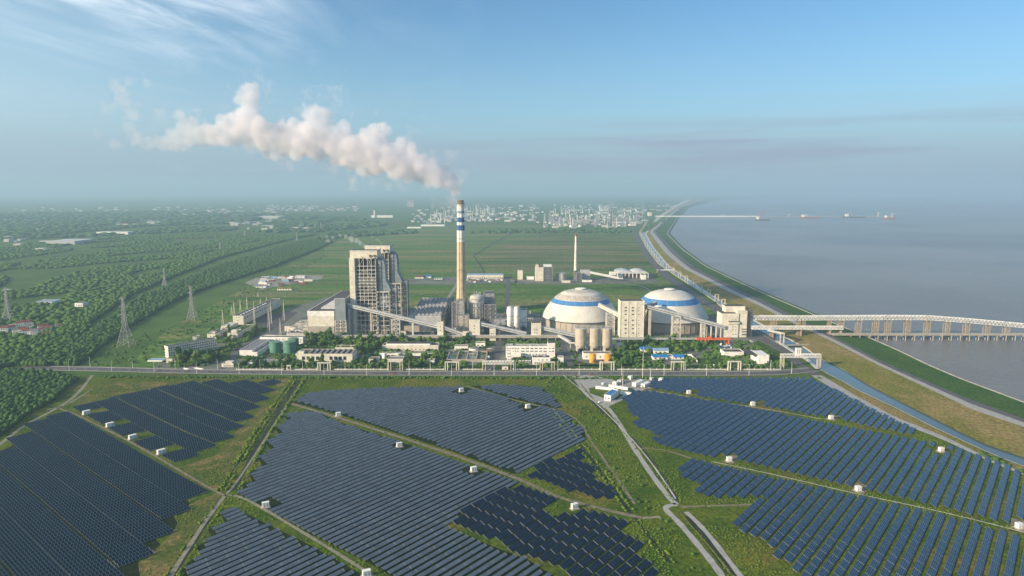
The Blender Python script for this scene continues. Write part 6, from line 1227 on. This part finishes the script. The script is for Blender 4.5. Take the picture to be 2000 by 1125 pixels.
# far jetty
YJ2 = gy(425.5); t = thing('far_jetty', 'long thin pale jetty reaching out from the distant refinery', 'jetty', (1700, YJ2, 0)); xa, xb = gz(1280, 424, YJ2)[0], gz(1482, 424, YJ2)[0]; MB().box(xa, xb, YJ2, YJ2 + 10, 9, 17).build('deck', 'white', t); MB().box(xb, gz(1752, 424, YJ2)[0], YJ2 + 100, YJ2 + 112, 4, 8).build('outer_walkway', 'steel', t)
for k in range(40): x = xa + 60 + k * 18; x = xa + (xb - xa) * k / 40; MB().box(x - 1.5, x + 1.5, YJ2 + 1, YJ2 + 9, -5, 9).build('pile', 'steel', t)
def ship(label, u, v, L, m_, tower=1, seed=0):
    x, y = g(u, v); t = thing('ship', label, 'ship', (x, y, -2)); MB().prism_y([(x - L / 2, 9), (x - L / 2 + 4, -3), (x + L / 2 - 6, -3), (x + L / 2, 10), (x + L / 2 - 10, 7), (x - L / 2 + 15, 7)], y - 9, y + 9).build('hull', m_, t)
    MB().box(x - L * .4, x - L * .26, y - 7, y + 7, 7, 26).build('bridge', 'white', t); MB().cyl(x - L * .36, y, 26, 36, 2.5, 8).build('funnel', 'ship_red', t)
    for k in range(3): MB().beam((x + L * (-.1 + .18 * k), y, 7), (x + L * (-.1 + .18 * k), y, 26), 1.6).build('mast', 'steel_pale', t)
ship('ship with red funnel moored at the end of the far jetty', 1489, 430, 110, 'hull_dark'); ship('ship moored at the middle berth of the far outer jetty', 1580, 425.5, 150, 'ship_red'); ship('ship at the left of the outermost far berths', 1668, 424.5, 190, 'hull_dark'); ship('ship at the right end of the outermost far berths', 1738, 427, 100, 'ship_red')
for i, (u, v, h_) in enumerate([(1487, 424, 46), (1540, 423, 22), (1655, 423, 34), (1715, 424, 42), (1742, 427, 44), (1575, 424, 26), (1410, 424, 24)]):
    x, y = g(u, v); m_ = 'red_paint' if i == 0 else 'light_grey'; simple('jetty_crane', ['red loading crane at the jetty end', 'small white loader on the far outer jetty', 'grey loader left of the outermost berths', 'slim grey loader on the outermost berths', 'grey loader at the far right end of the jetty', 'grey loader at the middle berth', 'small platform building midway along the far jetty'][i], 'loader', None, [('tower', m_, MB().beam((x, y, 0), (x, y, h_), 8)), ('boom', m_, MB().beam((x, y, h_ * .7), (x + 30, y, h_ * .95), 3))])

# ================================================================== TREES AND SCRUB
def ico(sub):
    bm = bmesh.new(); bmesh.ops.create_icosphere(bm, subdivisions=sub, radius=1); v = np.array([x.co[:] for x in bm.verts]); f = np.array([[y.index for y in x.verts] for x in bm.faces]); bm.free(); return v, f
ICO1, ICO2 = ico(1), ico(2)
nr = np.random.default_rng(5)
def crown(seed, leaves=150, r_=1.0, tall=1.0):
    """jagged clumps plus loose leaf sprays around them; unit radius, base at z=0"""
    q = np.random.default_rng(seed); V = []; Fc = []; off = 0; lumps = []
    for k in range(7):
        c = q.normal(0, .34, 3); c[2] = abs(c[2]) * 1.1 + .55; c[:2] = np.clip(c[:2], -.6, .6); rad_ = q.uniform(.32, .55)
        v, f = ICO2; vv = v * (1 + q.uniform(-.26, .2, (len(v), 1))) * rad_ * np.array([1, 1, .8]) + c; V.append(vv); Fc += [tuple(a + off) for a in f]; off += len(vv); lumps.append((c, rad_))
    for k in range(leaves):
        c, rad_ = lumps[q.integers(len(lumps))]; d = q.normal(0, 1, 3); d /= np.linalg.norm(d); p = c + d * rad_ * q.uniform(.85, 1.3) * np.array([1, 1, .85]); s = q.uniform(.07, .14); a = q.normal(0, 1, 3); a /= np.linalg.norm(a); b = np.cross(a, q.normal(0, 1, 3)); b /= np.linalg.norm(b)
        V.append(np.array([p - a * s, p + b * s, p + a * s, p - b * s])); Fc.append((off, off + 1, off + 2, off + 3)); off += 4
    v = np.vstack(V); v[:, 2] *= tall; return v, Fc
def mesh_np(name, v, f, m_):
    me = bpy.data.meshes.new(name); me.from_pydata([tuple(a) for a in v], [], [tuple(a) for a in f]); me.materials.append(M[m_]); return me
TV = []
for i in range(7):
    v, f = crown(30 + i, tall=[1, 1.25, .9, 1.1, 1.4, .85, 1.0][i]); hgt = v[:, 2].max()
    tm = MB(); tm.lathe(0, 0, [(.07, 0), (.05, .45), (.03, .8)], 6, cap=False)
    for a in (0, 2.1, 4.2): tm.beam((0, 0, .35), (.3 * math.cos(a), .3 * math.sin(a), .8), .035)
    me = bpy.data.meshes.new('trunk'); me.from_pydata(tm.v, [], tm.f); me.materials.append(M['trunk']); TV.append((mesh_np('crown', v, f, ['leaf', 'leaf_dark', 'leaf', 'leaf_light', 'leaf_dark', 'leaf', 'leaf_light'][i]), me))
boxes_ = []
bpy.context.view_layer.update()
for o in C.objects:
    if o.type == 'MESH' and o.name.split('.')[0] in ('wall', 'body', 'shell', 'base_wall', 'cladding', 'lower_wall', 'roof', 'partition', 'plinth', 'casing', 'skirt', 'gallery', 'cabinet', 'road', 'tank'):
        bb = [o.matrix_world @ Vector(c) for c in o.bound_box]; x0, x1 = min(b.x for b in bb), max(b.x for b in bb); y0, y1 = min(b.y for b in bb), max(b.y for b in bb)
        if o.name.startswith('road') and x1 - x0 > 60: continue
        if (y1 < 2000 and x1 - x0 < 200) and min(b.z for b in bb) < 9: boxes_.append((x0, x1, y0, y1))
def blocked(x, y, r_=2.5): return any(a - r_ < x < b + r_ and c - r_ < y < d + r_ for a, b, c, d in boxes_)
placed = []; 
def plant_tree(x, y, h, lab, grp, var=None, name='tree'):
    i = rnd.randrange(7) if var is None else var; t = thing(name, lab, 'tree', (x, y, 0), grp); t.rotation_euler.z = rnd.uniform(0, 6.28); s = h / 1.55; t.scale = (s * rnd.uniform(.85, 1.15), s, s * rnd.uniform(.9, 1.1))
    for nm, me in zip(('crown', 'trunk'), TV[i]): o = bpy.data.objects.new(nm, me); C.objects.link(o); o.parent = t
zones = [([(575, 712), (690, 714), (760, 712), (760, 719), (575, 719)], 26, 'round green tree in the row behind the wall before the long workshop', 'trees before the workshop', (6, 9)),
         ([(790, 700), (868, 690), (868, 718), (790, 719)], 34, 'green tree in the grove right of the small pink-white cabin', 'grove before the store', (6, 9)), ([(700, 705), (745, 676), (760, 662), (700, 662), (690, 690)], 26, 'bushy tree between the long workshop and the wide store', 'trees between workshop and store', (7, 11)),
         ([(600, 668), (650, 670), (655, 660), (720, 660), (900, 662), (1090, 662), (1090, 669), (860, 668), (740, 674), (690, 676), (650, 676), (600, 678)], 70, 'dark tree in the belt along the long level gallery', 'tree belt along the gallery', (6, 10)), ([(598, 662), (655, 664), (652, 672), (596, 673)], 14, 'dark tree below the turbine hall front', 'trees below the turbine hall', (9, 13)),
         ([(350, 690), (400, 700), (440, 696), (470, 690), (470, 706), (430, 712), (350, 716)], 36, 'garden tree between the long office and the gatehouse', 'trees by the long office', (7, 13)), ([(460, 700), (484, 702), (560, 714), (575, 700), (600, 712), (575, 718), (462, 718)], 24, 'tree around the long flat pale roof', 'trees near the green tanks', (6, 9)),
         ([(400, 652), (500, 640), (520, 655), (470, 668), (430, 672)], 20, 'tree around the meadow-edge blocks', 'trees by the meadow-edge blocks', (6, 9)), ([(1200, 688), (1260, 662), (1310, 662), (1400, 666), (1365, 684), (1310, 692), (1250, 700), (1250, 716), (1190, 716)], 60, 'tree in the green grounds between the silos and the orange crane', 'trees of the right-hand grounds', (6, 10)),
         ([(1255, 706), (1400, 708), (1520, 712), (1520, 719), (1255, 719)], 34, 'clipped tree in the row behind the right half of the wall', 'trees behind the right wall', (6, 8)), ([(1095, 700), (1140, 690), (1150, 714), (1100, 718)], 14, 'tree left of the orange tanks', 'trees left of the orange tanks', (6, 8)),
         ([(1455, 660), (1500, 668), (1540, 700), (1530, 712), (1500, 702), (1465, 690)], 34, 'dark tree in the thicket near the canal road', 'thicket near the canal road', (7, 10)), ([(1098, 664), (1125, 680), (1122, 696), (1098, 690)], 10, 'tree left of the three beige silos', 'trees left of the silos', (6, 9)), ([(282, 712), (350, 712), (350, 719), (282, 719)], 12, 'low tree before the left end of the long office', 'trees at the left office end', (4, 6)),
         ([(920, 698), (985, 700), (985, 718), (900, 716)], 12, 'small tree near the plant entrance bridge', 'trees near the entrance bridge', (5, 7)), ([(955, 664), (990, 664), (985, 690), (962, 690)], 10, 'tree left of the white office', 'trees left of the office', (6, 9))]
nt_ = 0
for poly, n, lab, grp, (ha, hb) in zones:
    wp = px(poly); xs_ = [p[0] for p in wp]; ys_ = [p[1] for p in wp]; k = 0; tries = 0
    while k < n and tries < 900 and nt_ < 298:
        tries += 1; x, y = rnd.uniform(min(xs_), max(xs_)), rnd.uniform(min(ys_), max(ys_))
        if not inside(wp, x, y) or blocked(x, y) or any((x - a) ** 2 + (y - b) ** 2 < 14 for a, b in placed): continue
        placed.append((x, y)); plant_tree(x, y, rnd.uniform(ha, hb), lab, grp); k += 1; nt_ += 1
print('TREES', nt_)
# ---- masses of woodland
def mass(name, label, cat, pos, base, m_, sq=(1, 1, 1)):
    """merge copies of a base clump at every (x, y, size)"""
    bv, bf = base; bv = np.asarray(bv); bf = np.asarray(bf); n = len(pos); nv = len(bv); pos = np.asarray(pos, float)
    a = nr.uniform(0, 6.28, n); ca, sa = np.cos(a), np.sin(a); jit = 1 + nr.uniform(-.24, .24, (n, nv, 1))
    P = bv[None] * jit; X_ = P[:, :, 0] * ca[:, None] - P[:, :, 1] * sa[:, None]; Y_ = P[:, :, 0] * sa[:, None] + P[:, :, 1] * ca[:, None]
    zs_ = pos[:, 2:3] * nr.uniform(.75, 1.25, (n, 1)); V = np.stack([X_ * pos[:, 2:3] * sq[0] + pos[:, 0:1], Y_ * pos[:, 2:3] * sq[1] + pos[:, 1:2], (P[:, :, 2] + .75) * zs_ * sq[2]], -1).reshape(-1, 3)
    Fc = (bf[None] + (np.arange(n) * nv)[:, None, None]).reshape(-1, 3)
    me = bpy.data.meshes.new(name); me.vertices.add(len(V)); me.vertices.foreach_set('co', V.ravel()); me.loops.add(Fc.size); me.loops.foreach_set('vertex_index', Fc.ravel().astype(np.int32))
    me.polygons.add(len(Fc)); me.polygons.foreach_set('loop_start', np.arange(0, Fc.size, 3, dtype=np.int32)); me.polygons.foreach_set('loop_total', np.full(len(Fc), 3, np.int32)); me.update(calc_edges=True); me.materials.append(M[m_])
    o = bpy.data.objects.new(name, me); C.objects.link(o); return tag(o, label, cat, kind='stuff')
def scatter(poly, dist, size, world=False, keep=1.0, avoid=None):
    wp = poly if world else px(poly); xs_ = [p[0] for p in wp]; ys_ = [p[1] for p in wp]; out = []
    ny = int((max(ys_) - min(ys_)) / dist) + 1; nx_ = int((max(xs_) - min(xs_)) / dist) + 1
    for i in range(nx_):
        for j in range(ny):
            if keep < 1 and rnd.random() > keep: continue
            x = min(xs_) + (i + rnd.uniform(-.4, .4) + .5) * dist; y = min(ys_) + (j + rnd.uniform(-.4, .4) + .5) * dist
            if inside(wp, x, y) and not (avoid and avoid(x, y)): out.append((x, y, size * rnd.uniform(.45, 1.5)))
    return out
MRx = [p.x for p in MR]; MRy = [p.y for p in MR]
def near_road(x, y): return abs(y - float(np.interp(x, MRx, MRy))) < 13 and x > -600
lead = [(0, 866), (60, 818), (112, 790), (168, 738), (140, 726), (95, 724), (60, 722)]
pos = scatter([(-300, 1010), (-60, 880), (0, 852), (55, 810), (105, 783), (150, 742), (100, 728), (40, 724), (-300, 745)], 3.2, 2.3, avoid=near_road) + scatter([(-300, 730), (0, 722), (40, 712), (95, 710), (60, 690), (20, 700), (-300, 700)], 3.8, 2.8, avoid=near_road)
mass('wood', 'dense dark wood filling the lower left corner beside the solar field', 'wood', pos, ICO1, 'leaf_dark')
pos = scatter([(70, 716), (150, 717), (235, 652), (300, 612), (360, 580), (440, 552), (540, 520), (620, 488), (650, 472), (600, 470), (520, 492), (430, 520), (330, 560), (270, 585), (190, 640), (120, 690)], 4.4, 3.3, avoid=near_road)
mass('wood_belt', 'dark belt of trees running diagonally past the pylons into the distance', 'tree belt', pos, ICO1, 'leaf_dark')
pos = scatter([(-200, 716), (70, 716), (120, 688), (180, 640), (140, 630), (60, 665), (20, 690), (-200, 690)], 5.2, 3.4) + scatter([(150, 650), (260, 576), (330, 545), (430, 505), (560, 470), (620, 458), (560, 462), (420, 496), (300, 540), (200, 590), (130, 630)], 5.5, 3.6)
pos = [p for p in pos if not inside(px([(32, 706), (66, 676), (70, 690), (50, 708)]), p[0], p[1])]
mass('wood', 'second wood behind the belt around the little pond', 'wood', pos, ICO1, 'leaf')
from mathutils import noise as mnoise
RD = [(*g(955, 722), *g(982, 655)), (*g(430, 722), *g(470, 680)), (*g(1095, 660), *g(1115, 715))]
houses = [(o.location.x, o.location.y) for o in C.objects if o.get('group', '').startswith('village houses') or o.get('category') in ('greenhouse', 'house')]
def sparse(x, y): return mnoise.noise(Vector((x * .006, y * .004, 0))) < -.12 or any((x - a) ** 2 + (y - b) ** 2 < 150 for a, b in houses)
pos = scatter([(-300, 690), (20, 688), (120, 640), (160, 610), (250, 570), (330, 540), (430, 500), (560, 462), (400, 455), (100, 470), (-100, 500), (-400, 560)], 9.5, 3.9, avoid=sparse)
mass('woodland', 'broad mottled woodland stretching over the left plain', 'woodland', pos, ICO1, 'leaf', (1.5, 1.5, .7))
pos = [(x, y, s * (1 + (y - 2600) / 5000)) for x, y, s in scatter([(-300, 480), (100, 466), (400, 452), (600, 456), (760, 440), (700, 428), (560, 420), (300, 415), (0, 418), (-300, 420)], 30, 9, avoid=lambda x, y: mnoise.noise(Vector((x * .003, y * .0015, 3))) < -.1)]
mass('woodland', 'far hazy woodland before the horizon towns', 'woodland', pos, ICO1, 'leaf_dark', (1.6, 1.6, .5))
pos = scatter([(960, 452), (1000, 448), (1230, 450), (1235, 456), (1000, 456), (900, 458)], 30, 8, keep=.6) + scatter([(800, 452), (640, 456), (620, 470), (700, 462), (820, 456)], 24, 10) + scatter([(1240, 455), (1300, 425), (1310, 425), (1262, 452)], 30, 8)
mass('hedgerow', 'dark hedgerows along the near edge of the distant refinery', 'hedgerow', pos, ICO1, 'leaf_dark', (1.3, 1.3, .6))
for zi, (poly, sz) in enumerate([([(300, 717), (340, 690), (440, 668), (500, 655), (600, 668), (760, 662), (990, 664), (1090, 664), (1130, 690), (1110, 718), (990, 719), (700, 719), (470, 719)], 1.7), ([(1190, 718), (1200, 664), (1400, 664), (1500, 668), (1545, 719)], 1.7), ([(395, 668), (400, 650), (520, 640), (560, 655), (470, 672)], 1.6)]):
    pos = scatter(poly, 3.4, sz, avoid=lambda x, y: blocked(x, y, 1.0) or mnoise.noise(Vector((x * .05, y * .05, 5))) < -.02 or any(abs(x - (q[0] + (q[2] - q[0]) * (y - q[1]) / (q[3] - q[1]))) < 7 for q in RD if min(q[1], q[3]) < y < max(q[1], q[3])))
    mass('shrubbery', ['low shrubs between the front buildings left of the silos', 'low shrubs in the right-hand grounds of the plant', 'low shrubs around the meadow-edge blocks'][zi], 'shrubs', pos, ICO1, 'leaf', (1.2, 1.2, .8))
# scrub tufts on the meadow around the solar fields
FP = [px(f[5]) for f in FIELDS]
def onfield(x, y): return any(inside(p, x, y) for p in FP)
TR = [px(p) for p in ([(596, 738), (540, 822), (468, 930), (440, 968), (400, 1020), (330, 1130)], [(440, 968), (480, 975), (600, 1045), (740, 1132)], [(560, 786), (680, 822), (860, 880), (1010, 935), (1090, 970), (1180, 995), (1255, 1012)], [(1120, 735), (1150, 775), (1190, 800), (1235, 870), (1275, 930), (1310, 975), (1322, 985)], [(1322, 985), (1300, 993), (1330, 1025), (1380, 1085), (1410, 1125), (1440, 1170)], [(1340, 1000), (1380, 1040), (1450, 1130)], [(180, 733), (150, 770), (112, 797), (50, 830), (0, 868)], [(440, 968), (400, 948), (270, 872), (160, 815), (112, 797)])]
def ontrack(x, y):
    for pl in TR:
        for a, b in zip(pl[:-1], pl[1:]):
            dx, dy = b[0] - a[0], b[1] - a[1]; t_ = max(0, min(1, ((x - a[0]) * dx + (y - a[1]) * dy) / (dx * dx + dy * dy)))
            if (x - a[0] - t_ * dx) ** 2 + (y - a[1] - t_ * dy) ** 2 < 12: return True
    return False
padp = px([(1120, 733), (1300, 736), (1270, 762), (1230, 790), (1150, 790)])
pos = scatter([(180, 745), (420, 738), (1000, 739), (1590, 739), (1640, 765), (1800, 845), (1950, 915), (2100, 990), (2300, 1300), (0, 1400), (-300, 1000), (100, 800)], 2.4, .38, avoid=lambda x, y: mnoise.noise(Vector((x * .03, y * .03, 1))) < -.05 or onfield(x, y) or ontrack(x, y) or inside(padp, x, y) or x > crL(y) - 3)
mass('scrub', 'low green scrub and tall grass between the solar fields', 'scrub', pos, ICO1, 'scrub', (1.5, 1.5, .7))
pos = scatter([(1108, 737), (1140, 790), (1200, 850), (1260, 940), (1300, 985), (1320, 1040), (1400, 1140), (1300, 1140), (1230, 1000), (1150, 880), (1080, 800), (1060, 742)], 7.5, 1.1, keep=.35, avoid=lambda x, y: onfield(x, y) or ontrack(x, y))
mass('bushes', 'scattered bushes on the rough strip between the middle field and the concrete track', 'bushes', pos, ICO1, 'leaf', (1.3, 1.3, .7))
pos = scatter([(1108, 741), (1590, 743), (1600, 739), (1108, 738)], 3, 1.2) + scatter([(200, 739), (1100, 741), (1100, 738), (200, 736)], 4, 1.5)
mass('bushes', 'uneven hedge of bushes along the near verge of the main road', 'bushes', pos, ICO1, 'leaf', (1.2, 1.2, .7))
pos = scatter([(1950, 900), (2100, 965), (2200, 1030), (2000, 935), (1900, 880)], 3.5, 1.7, avoid=lambda x, y: onfield(x, y)); mass('bushes', 'dark bushes at the end of the gravel canal road', 'bushes', pos, ICO2, 'leaf_dark', (1.2, 1.2, .8))
pos = scatter([(330, 640), (470, 566), (560, 520), (640, 478), (640, 500), (560, 545), (470, 600), (400, 640), (300, 690), (270, 716), (160, 716), (250, 660)], 9, 1.6, keep=.35); mass('bushes', 'scattered bushes on the open grass around the nearest pylon', 'bushes', pos, ICO1, 'leaf', (1.3, 1.3, .7))

def along(pl, off, step, size):
    out = []; p_ = smoothpl(px(pl), 6)
    for a, b in zip(p_[:-1], p_[1:]):
        n_ = max(1, int((b - a).length / step)); d = (b - a).normalized()
        for k in range(n_):
            if mnoise.noise(Vector((a.x * .04, a.y * .04 + k * .15, 9))) < -.1 or rnd.random() < .25: continue
            q = a + (b - a) * ((k + rnd.random()) / n_) + Vector((-d.y, d.x)) * (off + rnd.uniform(-.9, .9)); out.append((q.x, q.y, size * rnd.uniform(.5, 1.2)))
    return out
pos = []
for off in (4.2, 5.4, -5.5, -9.5, -11): pos += along([(586, 742), (524, 836), (456, 958)], off, 1.7, .95)
for off in (-4, 3.4): pos += along([(430, 985), (395, 1035), (335, 1130)], off, 1.8, .8)
for off in (-2.6, 3.0): pos += along([(440, 972), (480, 978), (600, 1047), (740, 1134)], off, 2.0, .55) + along([(1075, 800), (1150, 890), (1230, 1000), (1310, 1100)], off, 2.0, .9)
for off in (-3.4, 3.6): pos += along([(1108, 736), (1190, 815), (1240, 862), (1290, 925), (1322, 978)], off, 2.2, .6) + along([(560, 786), (680, 822), (860, 880), (1010, 935), (1180, 995), (1255, 1012)], off, 2.4, .5)
mass('reeds', 'lines of rough grass and reeds along the ditches between the solar fields', 'reeds', pos, ICO1, 'scrub', (1.3, 1.3, .9))

# ================================================================== SMOKE, STEAM AND HAZE
def smokemat(name, col, dens, x_full, x_none, nscale, lo, hi):
    """billowing vapour: the soft point-cloud volume eroded by noise, thinning towards x_none"""
    m = bpy.data.materials.new(name); m.use_nodes = True; t = m.node_tree; t.nodes.clear(); k = NT(t)
    at = k.n('ShaderNodeAttribute', attribute_name='density'); pos = k.n('ShaderNodeNewGeometry').outputs['Position']
    sp = k.n('ShaderNodeSeparateXYZ'); k.l(pos, sp.inputs[0])
    thin = k.ramp(sp.outputs[0], x_none, x_full)
    n1 = k.noise(pos, nscale, 5, .62, .35)
    # erode more where the plume is thin
    e = k.math('ADD', k.math('MULTIPLY', at.outputs['Fac'], 1.0), k.math('MULTIPLY', k.math('SUBTRACT', k.math('ADD', k.math('MULTIPLY', n1, .6), k.math('MULTIPLY', k.noise(pos, nscale * .38, 3, .5, .2), .4)), .5), 3.0))
    e = k.math('SUBTRACT', e, k.math('MULTIPLY', k.math('SUBTRACT', 1.0, thin), .30))
    d = k.math('MULTIPLY', k.ramp(e, lo, hi), k.math('MULTIPLY', k.math('ADD', k.math('MULTIPLY', thin, thin), .03), dens))
    pv_ = k.n('ShaderNodeVolumePrincipled'); pv_.inputs['Color'].default_value = (*col, 1); pv_.inputs['Anisotropy'].default_value = .0
    pv_.inputs['Density Attribute'].default_value = ''
    k.l(d, pv_.inputs['Density']); o = k.n('ShaderNodeOutputMaterial'); k.l(pv_.outputs[0], o.inputs['Volume']); M[name] = m; return m
def smoke(name, label, pts, Yd, m_, vox, sub, seed, yj=1.0, drift=0.0):
    q = random.Random(seed); co = []; rad_ = []
    for (u, v, r_) in pts:
        Yp = Yd(u) if callable(Yd) else Yd; x, z = gz(u, v, Yp); s = Yp / F * 1.03; R_ = r_ * s * (1 if u > 300 or Yp > 1500 else .88)
        R_ *= 1.25; co.append((x, Yp, z)); rad_.append(R_ * .66)
        for k in range(sub):
            a, b = q.uniform(0, 6.283), q.uniform(-1, 1); c_ = math.sqrt(1 - b * b); rr_ = R_ * q.uniform(.3, .9); co.append((x + rr_ * c_ * math.cos(a), Yp + rr_ * c_ * math.sin(a) * yj, z + rr_ * b)); rad_.append(R_ * q.uniform(.2, .42))
    me = bpy.data.meshes.new(name); me.from_pydata(co, [], []); at = me.attributes.new('rad', 'FLOAT', 'POINT'); at.data.foreach_set('value', rad_); me.materials.append(M[m_])
    o = bpy.data.objects.new(name, me); C.objects.link(o); tag(o, label, name.replace('_', ' '), kind='stuff')
    ng = bpy.data.node_groups.new(name, 'GeometryNodeTree'); ng.interface.new_socket('Geometry', in_out='INPUT', socket_type='NodeSocketGeometry'); ng.interface.new_socket('Geometry', in_out='OUTPUT', socket_type='NodeSocketGeometry')
    N = ng.nodes; gi = N.new('NodeGroupInput'); go = N.new('NodeGroupOutput'); mp = N.new('GeometryNodeMeshToPoints'); na = N.new('GeometryNodeInputNamedAttribute'); na.data_type = 'FLOAT'; na.inputs[0].default_value = 'rad'
    pvn = N.new('GeometryNodePointsToVolume'); pvn.resolution_mode = 'VOXEL_SIZE'; sm = N.new('GeometryNodeSetMaterial'); sm.inputs['Material'].default_value = M[m_]
    pvn.inputs['Density'].default_value = 1.0; pvn.inputs['Voxel Size'].default_value = vox
    L = ng.links; L.new(gi.outputs[0], mp.inputs['Mesh']); L.new(na.outputs[0], mp.inputs['Radius']); L.new(na.outputs[0], pvn.inputs['Radius']); L.new(mp.outputs[0], pvn.inputs['Points']); L.new(pvn.outputs[0], sm.inputs[0]); L.new(sm.outputs[0], go.inputs[0])
    md = o.modifiers.new('volume', 'NODES'); md.node_group = ng; return o
xs_ = lambda u: gz(u, 300, 1075)[0]
smokemat('smoke_white', (.955, .935, .965), .05, xs_(560), xs_(-150), .036, .12, .95)
plume = [(902, 387, 4), (900, 381, 7), (895, 372, 12), (885, 362, 17), (872, 353, 22), (855, 343, 26), (838, 335, 29), (820, 328, 32), (800, 320, 34), (780, 312, 35), (760, 305, 36), (738, 300, 38), (735, 270, 27), (733, 255, 20), (715, 298, 36), (695, 292, 36), (675, 287, 36), (655, 280, 34), (638, 268, 34),
         (628, 245, 28), (618, 222, 22), (602, 222, 18), (640, 222, 14), (610, 262, 34), (588, 272, 34), (565, 276, 34), (545, 270, 34), (520, 264, 34), (500, 250, 34), (486, 225, 24), (488, 195, 24), (490, 178, 20), (478, 250, 30), (455, 258, 30), (430, 262, 28), (405, 262, 26), (380, 266, 26), (362, 250, 24), (352, 225, 16), (345, 275, 22),
         (320, 280, 20), (295, 280, 17), (268, 268, 20), (252, 248, 20), (258, 222, 22), (245, 200, 22), (236, 180, 22), (225, 165, 20), (250, 160, 16), (285, 160, 13), (208, 215, 20), (190, 262, 16), (225, 282, 18), (90, 250, 16), (70, 275, 14), (60, 230, 16), (110, 205, 14)]
smoke('smoke', 'big white billowing smoke plume drifting left from the tall chimney', [p for p in plume if p[0] > 140], lambda u: 1075 + (902 - u) * .10, 'smoke_white', 4.0, 15, 3)
smokemat('steam_thin', (.99, .99, 1.0), .05, -400, -460, .09, .25, .7)
smoke('steam', 'thin white steam trailing left from the nearer boiler house roof', [(716, 486, 4), (711, 481, 5), (704, 475, 6), (696, 470, 7), (686, 466, 7), (675, 462, 7), (664, 460, 6), (650, 464, 5), (641, 470, 6), (638, 462, 5)], 1075, 'steam_thin', 1.6, 6, 5)
smoke('steam', 'small puff of steam above the farther boiler house roof', [(744, 476, 4), (741, 471, 4), (737, 468, 4), (727, 462, 3.5), (733, 458, 3)], 1160, 'steam_thin', 1.6, 5, 6)
smokemat('vapour_far', (.99, .99, 1.0), .0022, 300, 0, .006, .2, .7)
smoke('steam', 'broad pale vapour drifting over the distant refinery', [(1190, 420, 14), (1180, 410, 14), (1195, 402, 12), (1210, 414, 14), (1225, 422, 14), (1240, 430, 10), (1172, 404, 9), (1210, 430, 9)], 5200, 'vapour_far', 18, 6, 7)

hm = bpy.data.materials.new('haze'); hm.use_nodes = True; ht = hm.node_tree; ht.nodes.clear(); k = NT(ht)
pv_ = k.n('ShaderNodeVolumePrincipled'); pv_.inputs['Color'].default_value = (.46, .665, .84, 1); pv_.inputs['Density'].default_value = 1.12e-4; pv_.inputs['Anisotropy'].default_value = .1
o = k.n('ShaderNodeOutputMaterial'); k.l(pv_.outputs[0], o.inputs['Volume']); M['haze'] = hm
tag(MB().box(-39000, 39000, -900, 52000, -6, 520).build('haze', 'haze'), 'pale blue haze filling the air over land and sea', 'haze', kind='stuff')
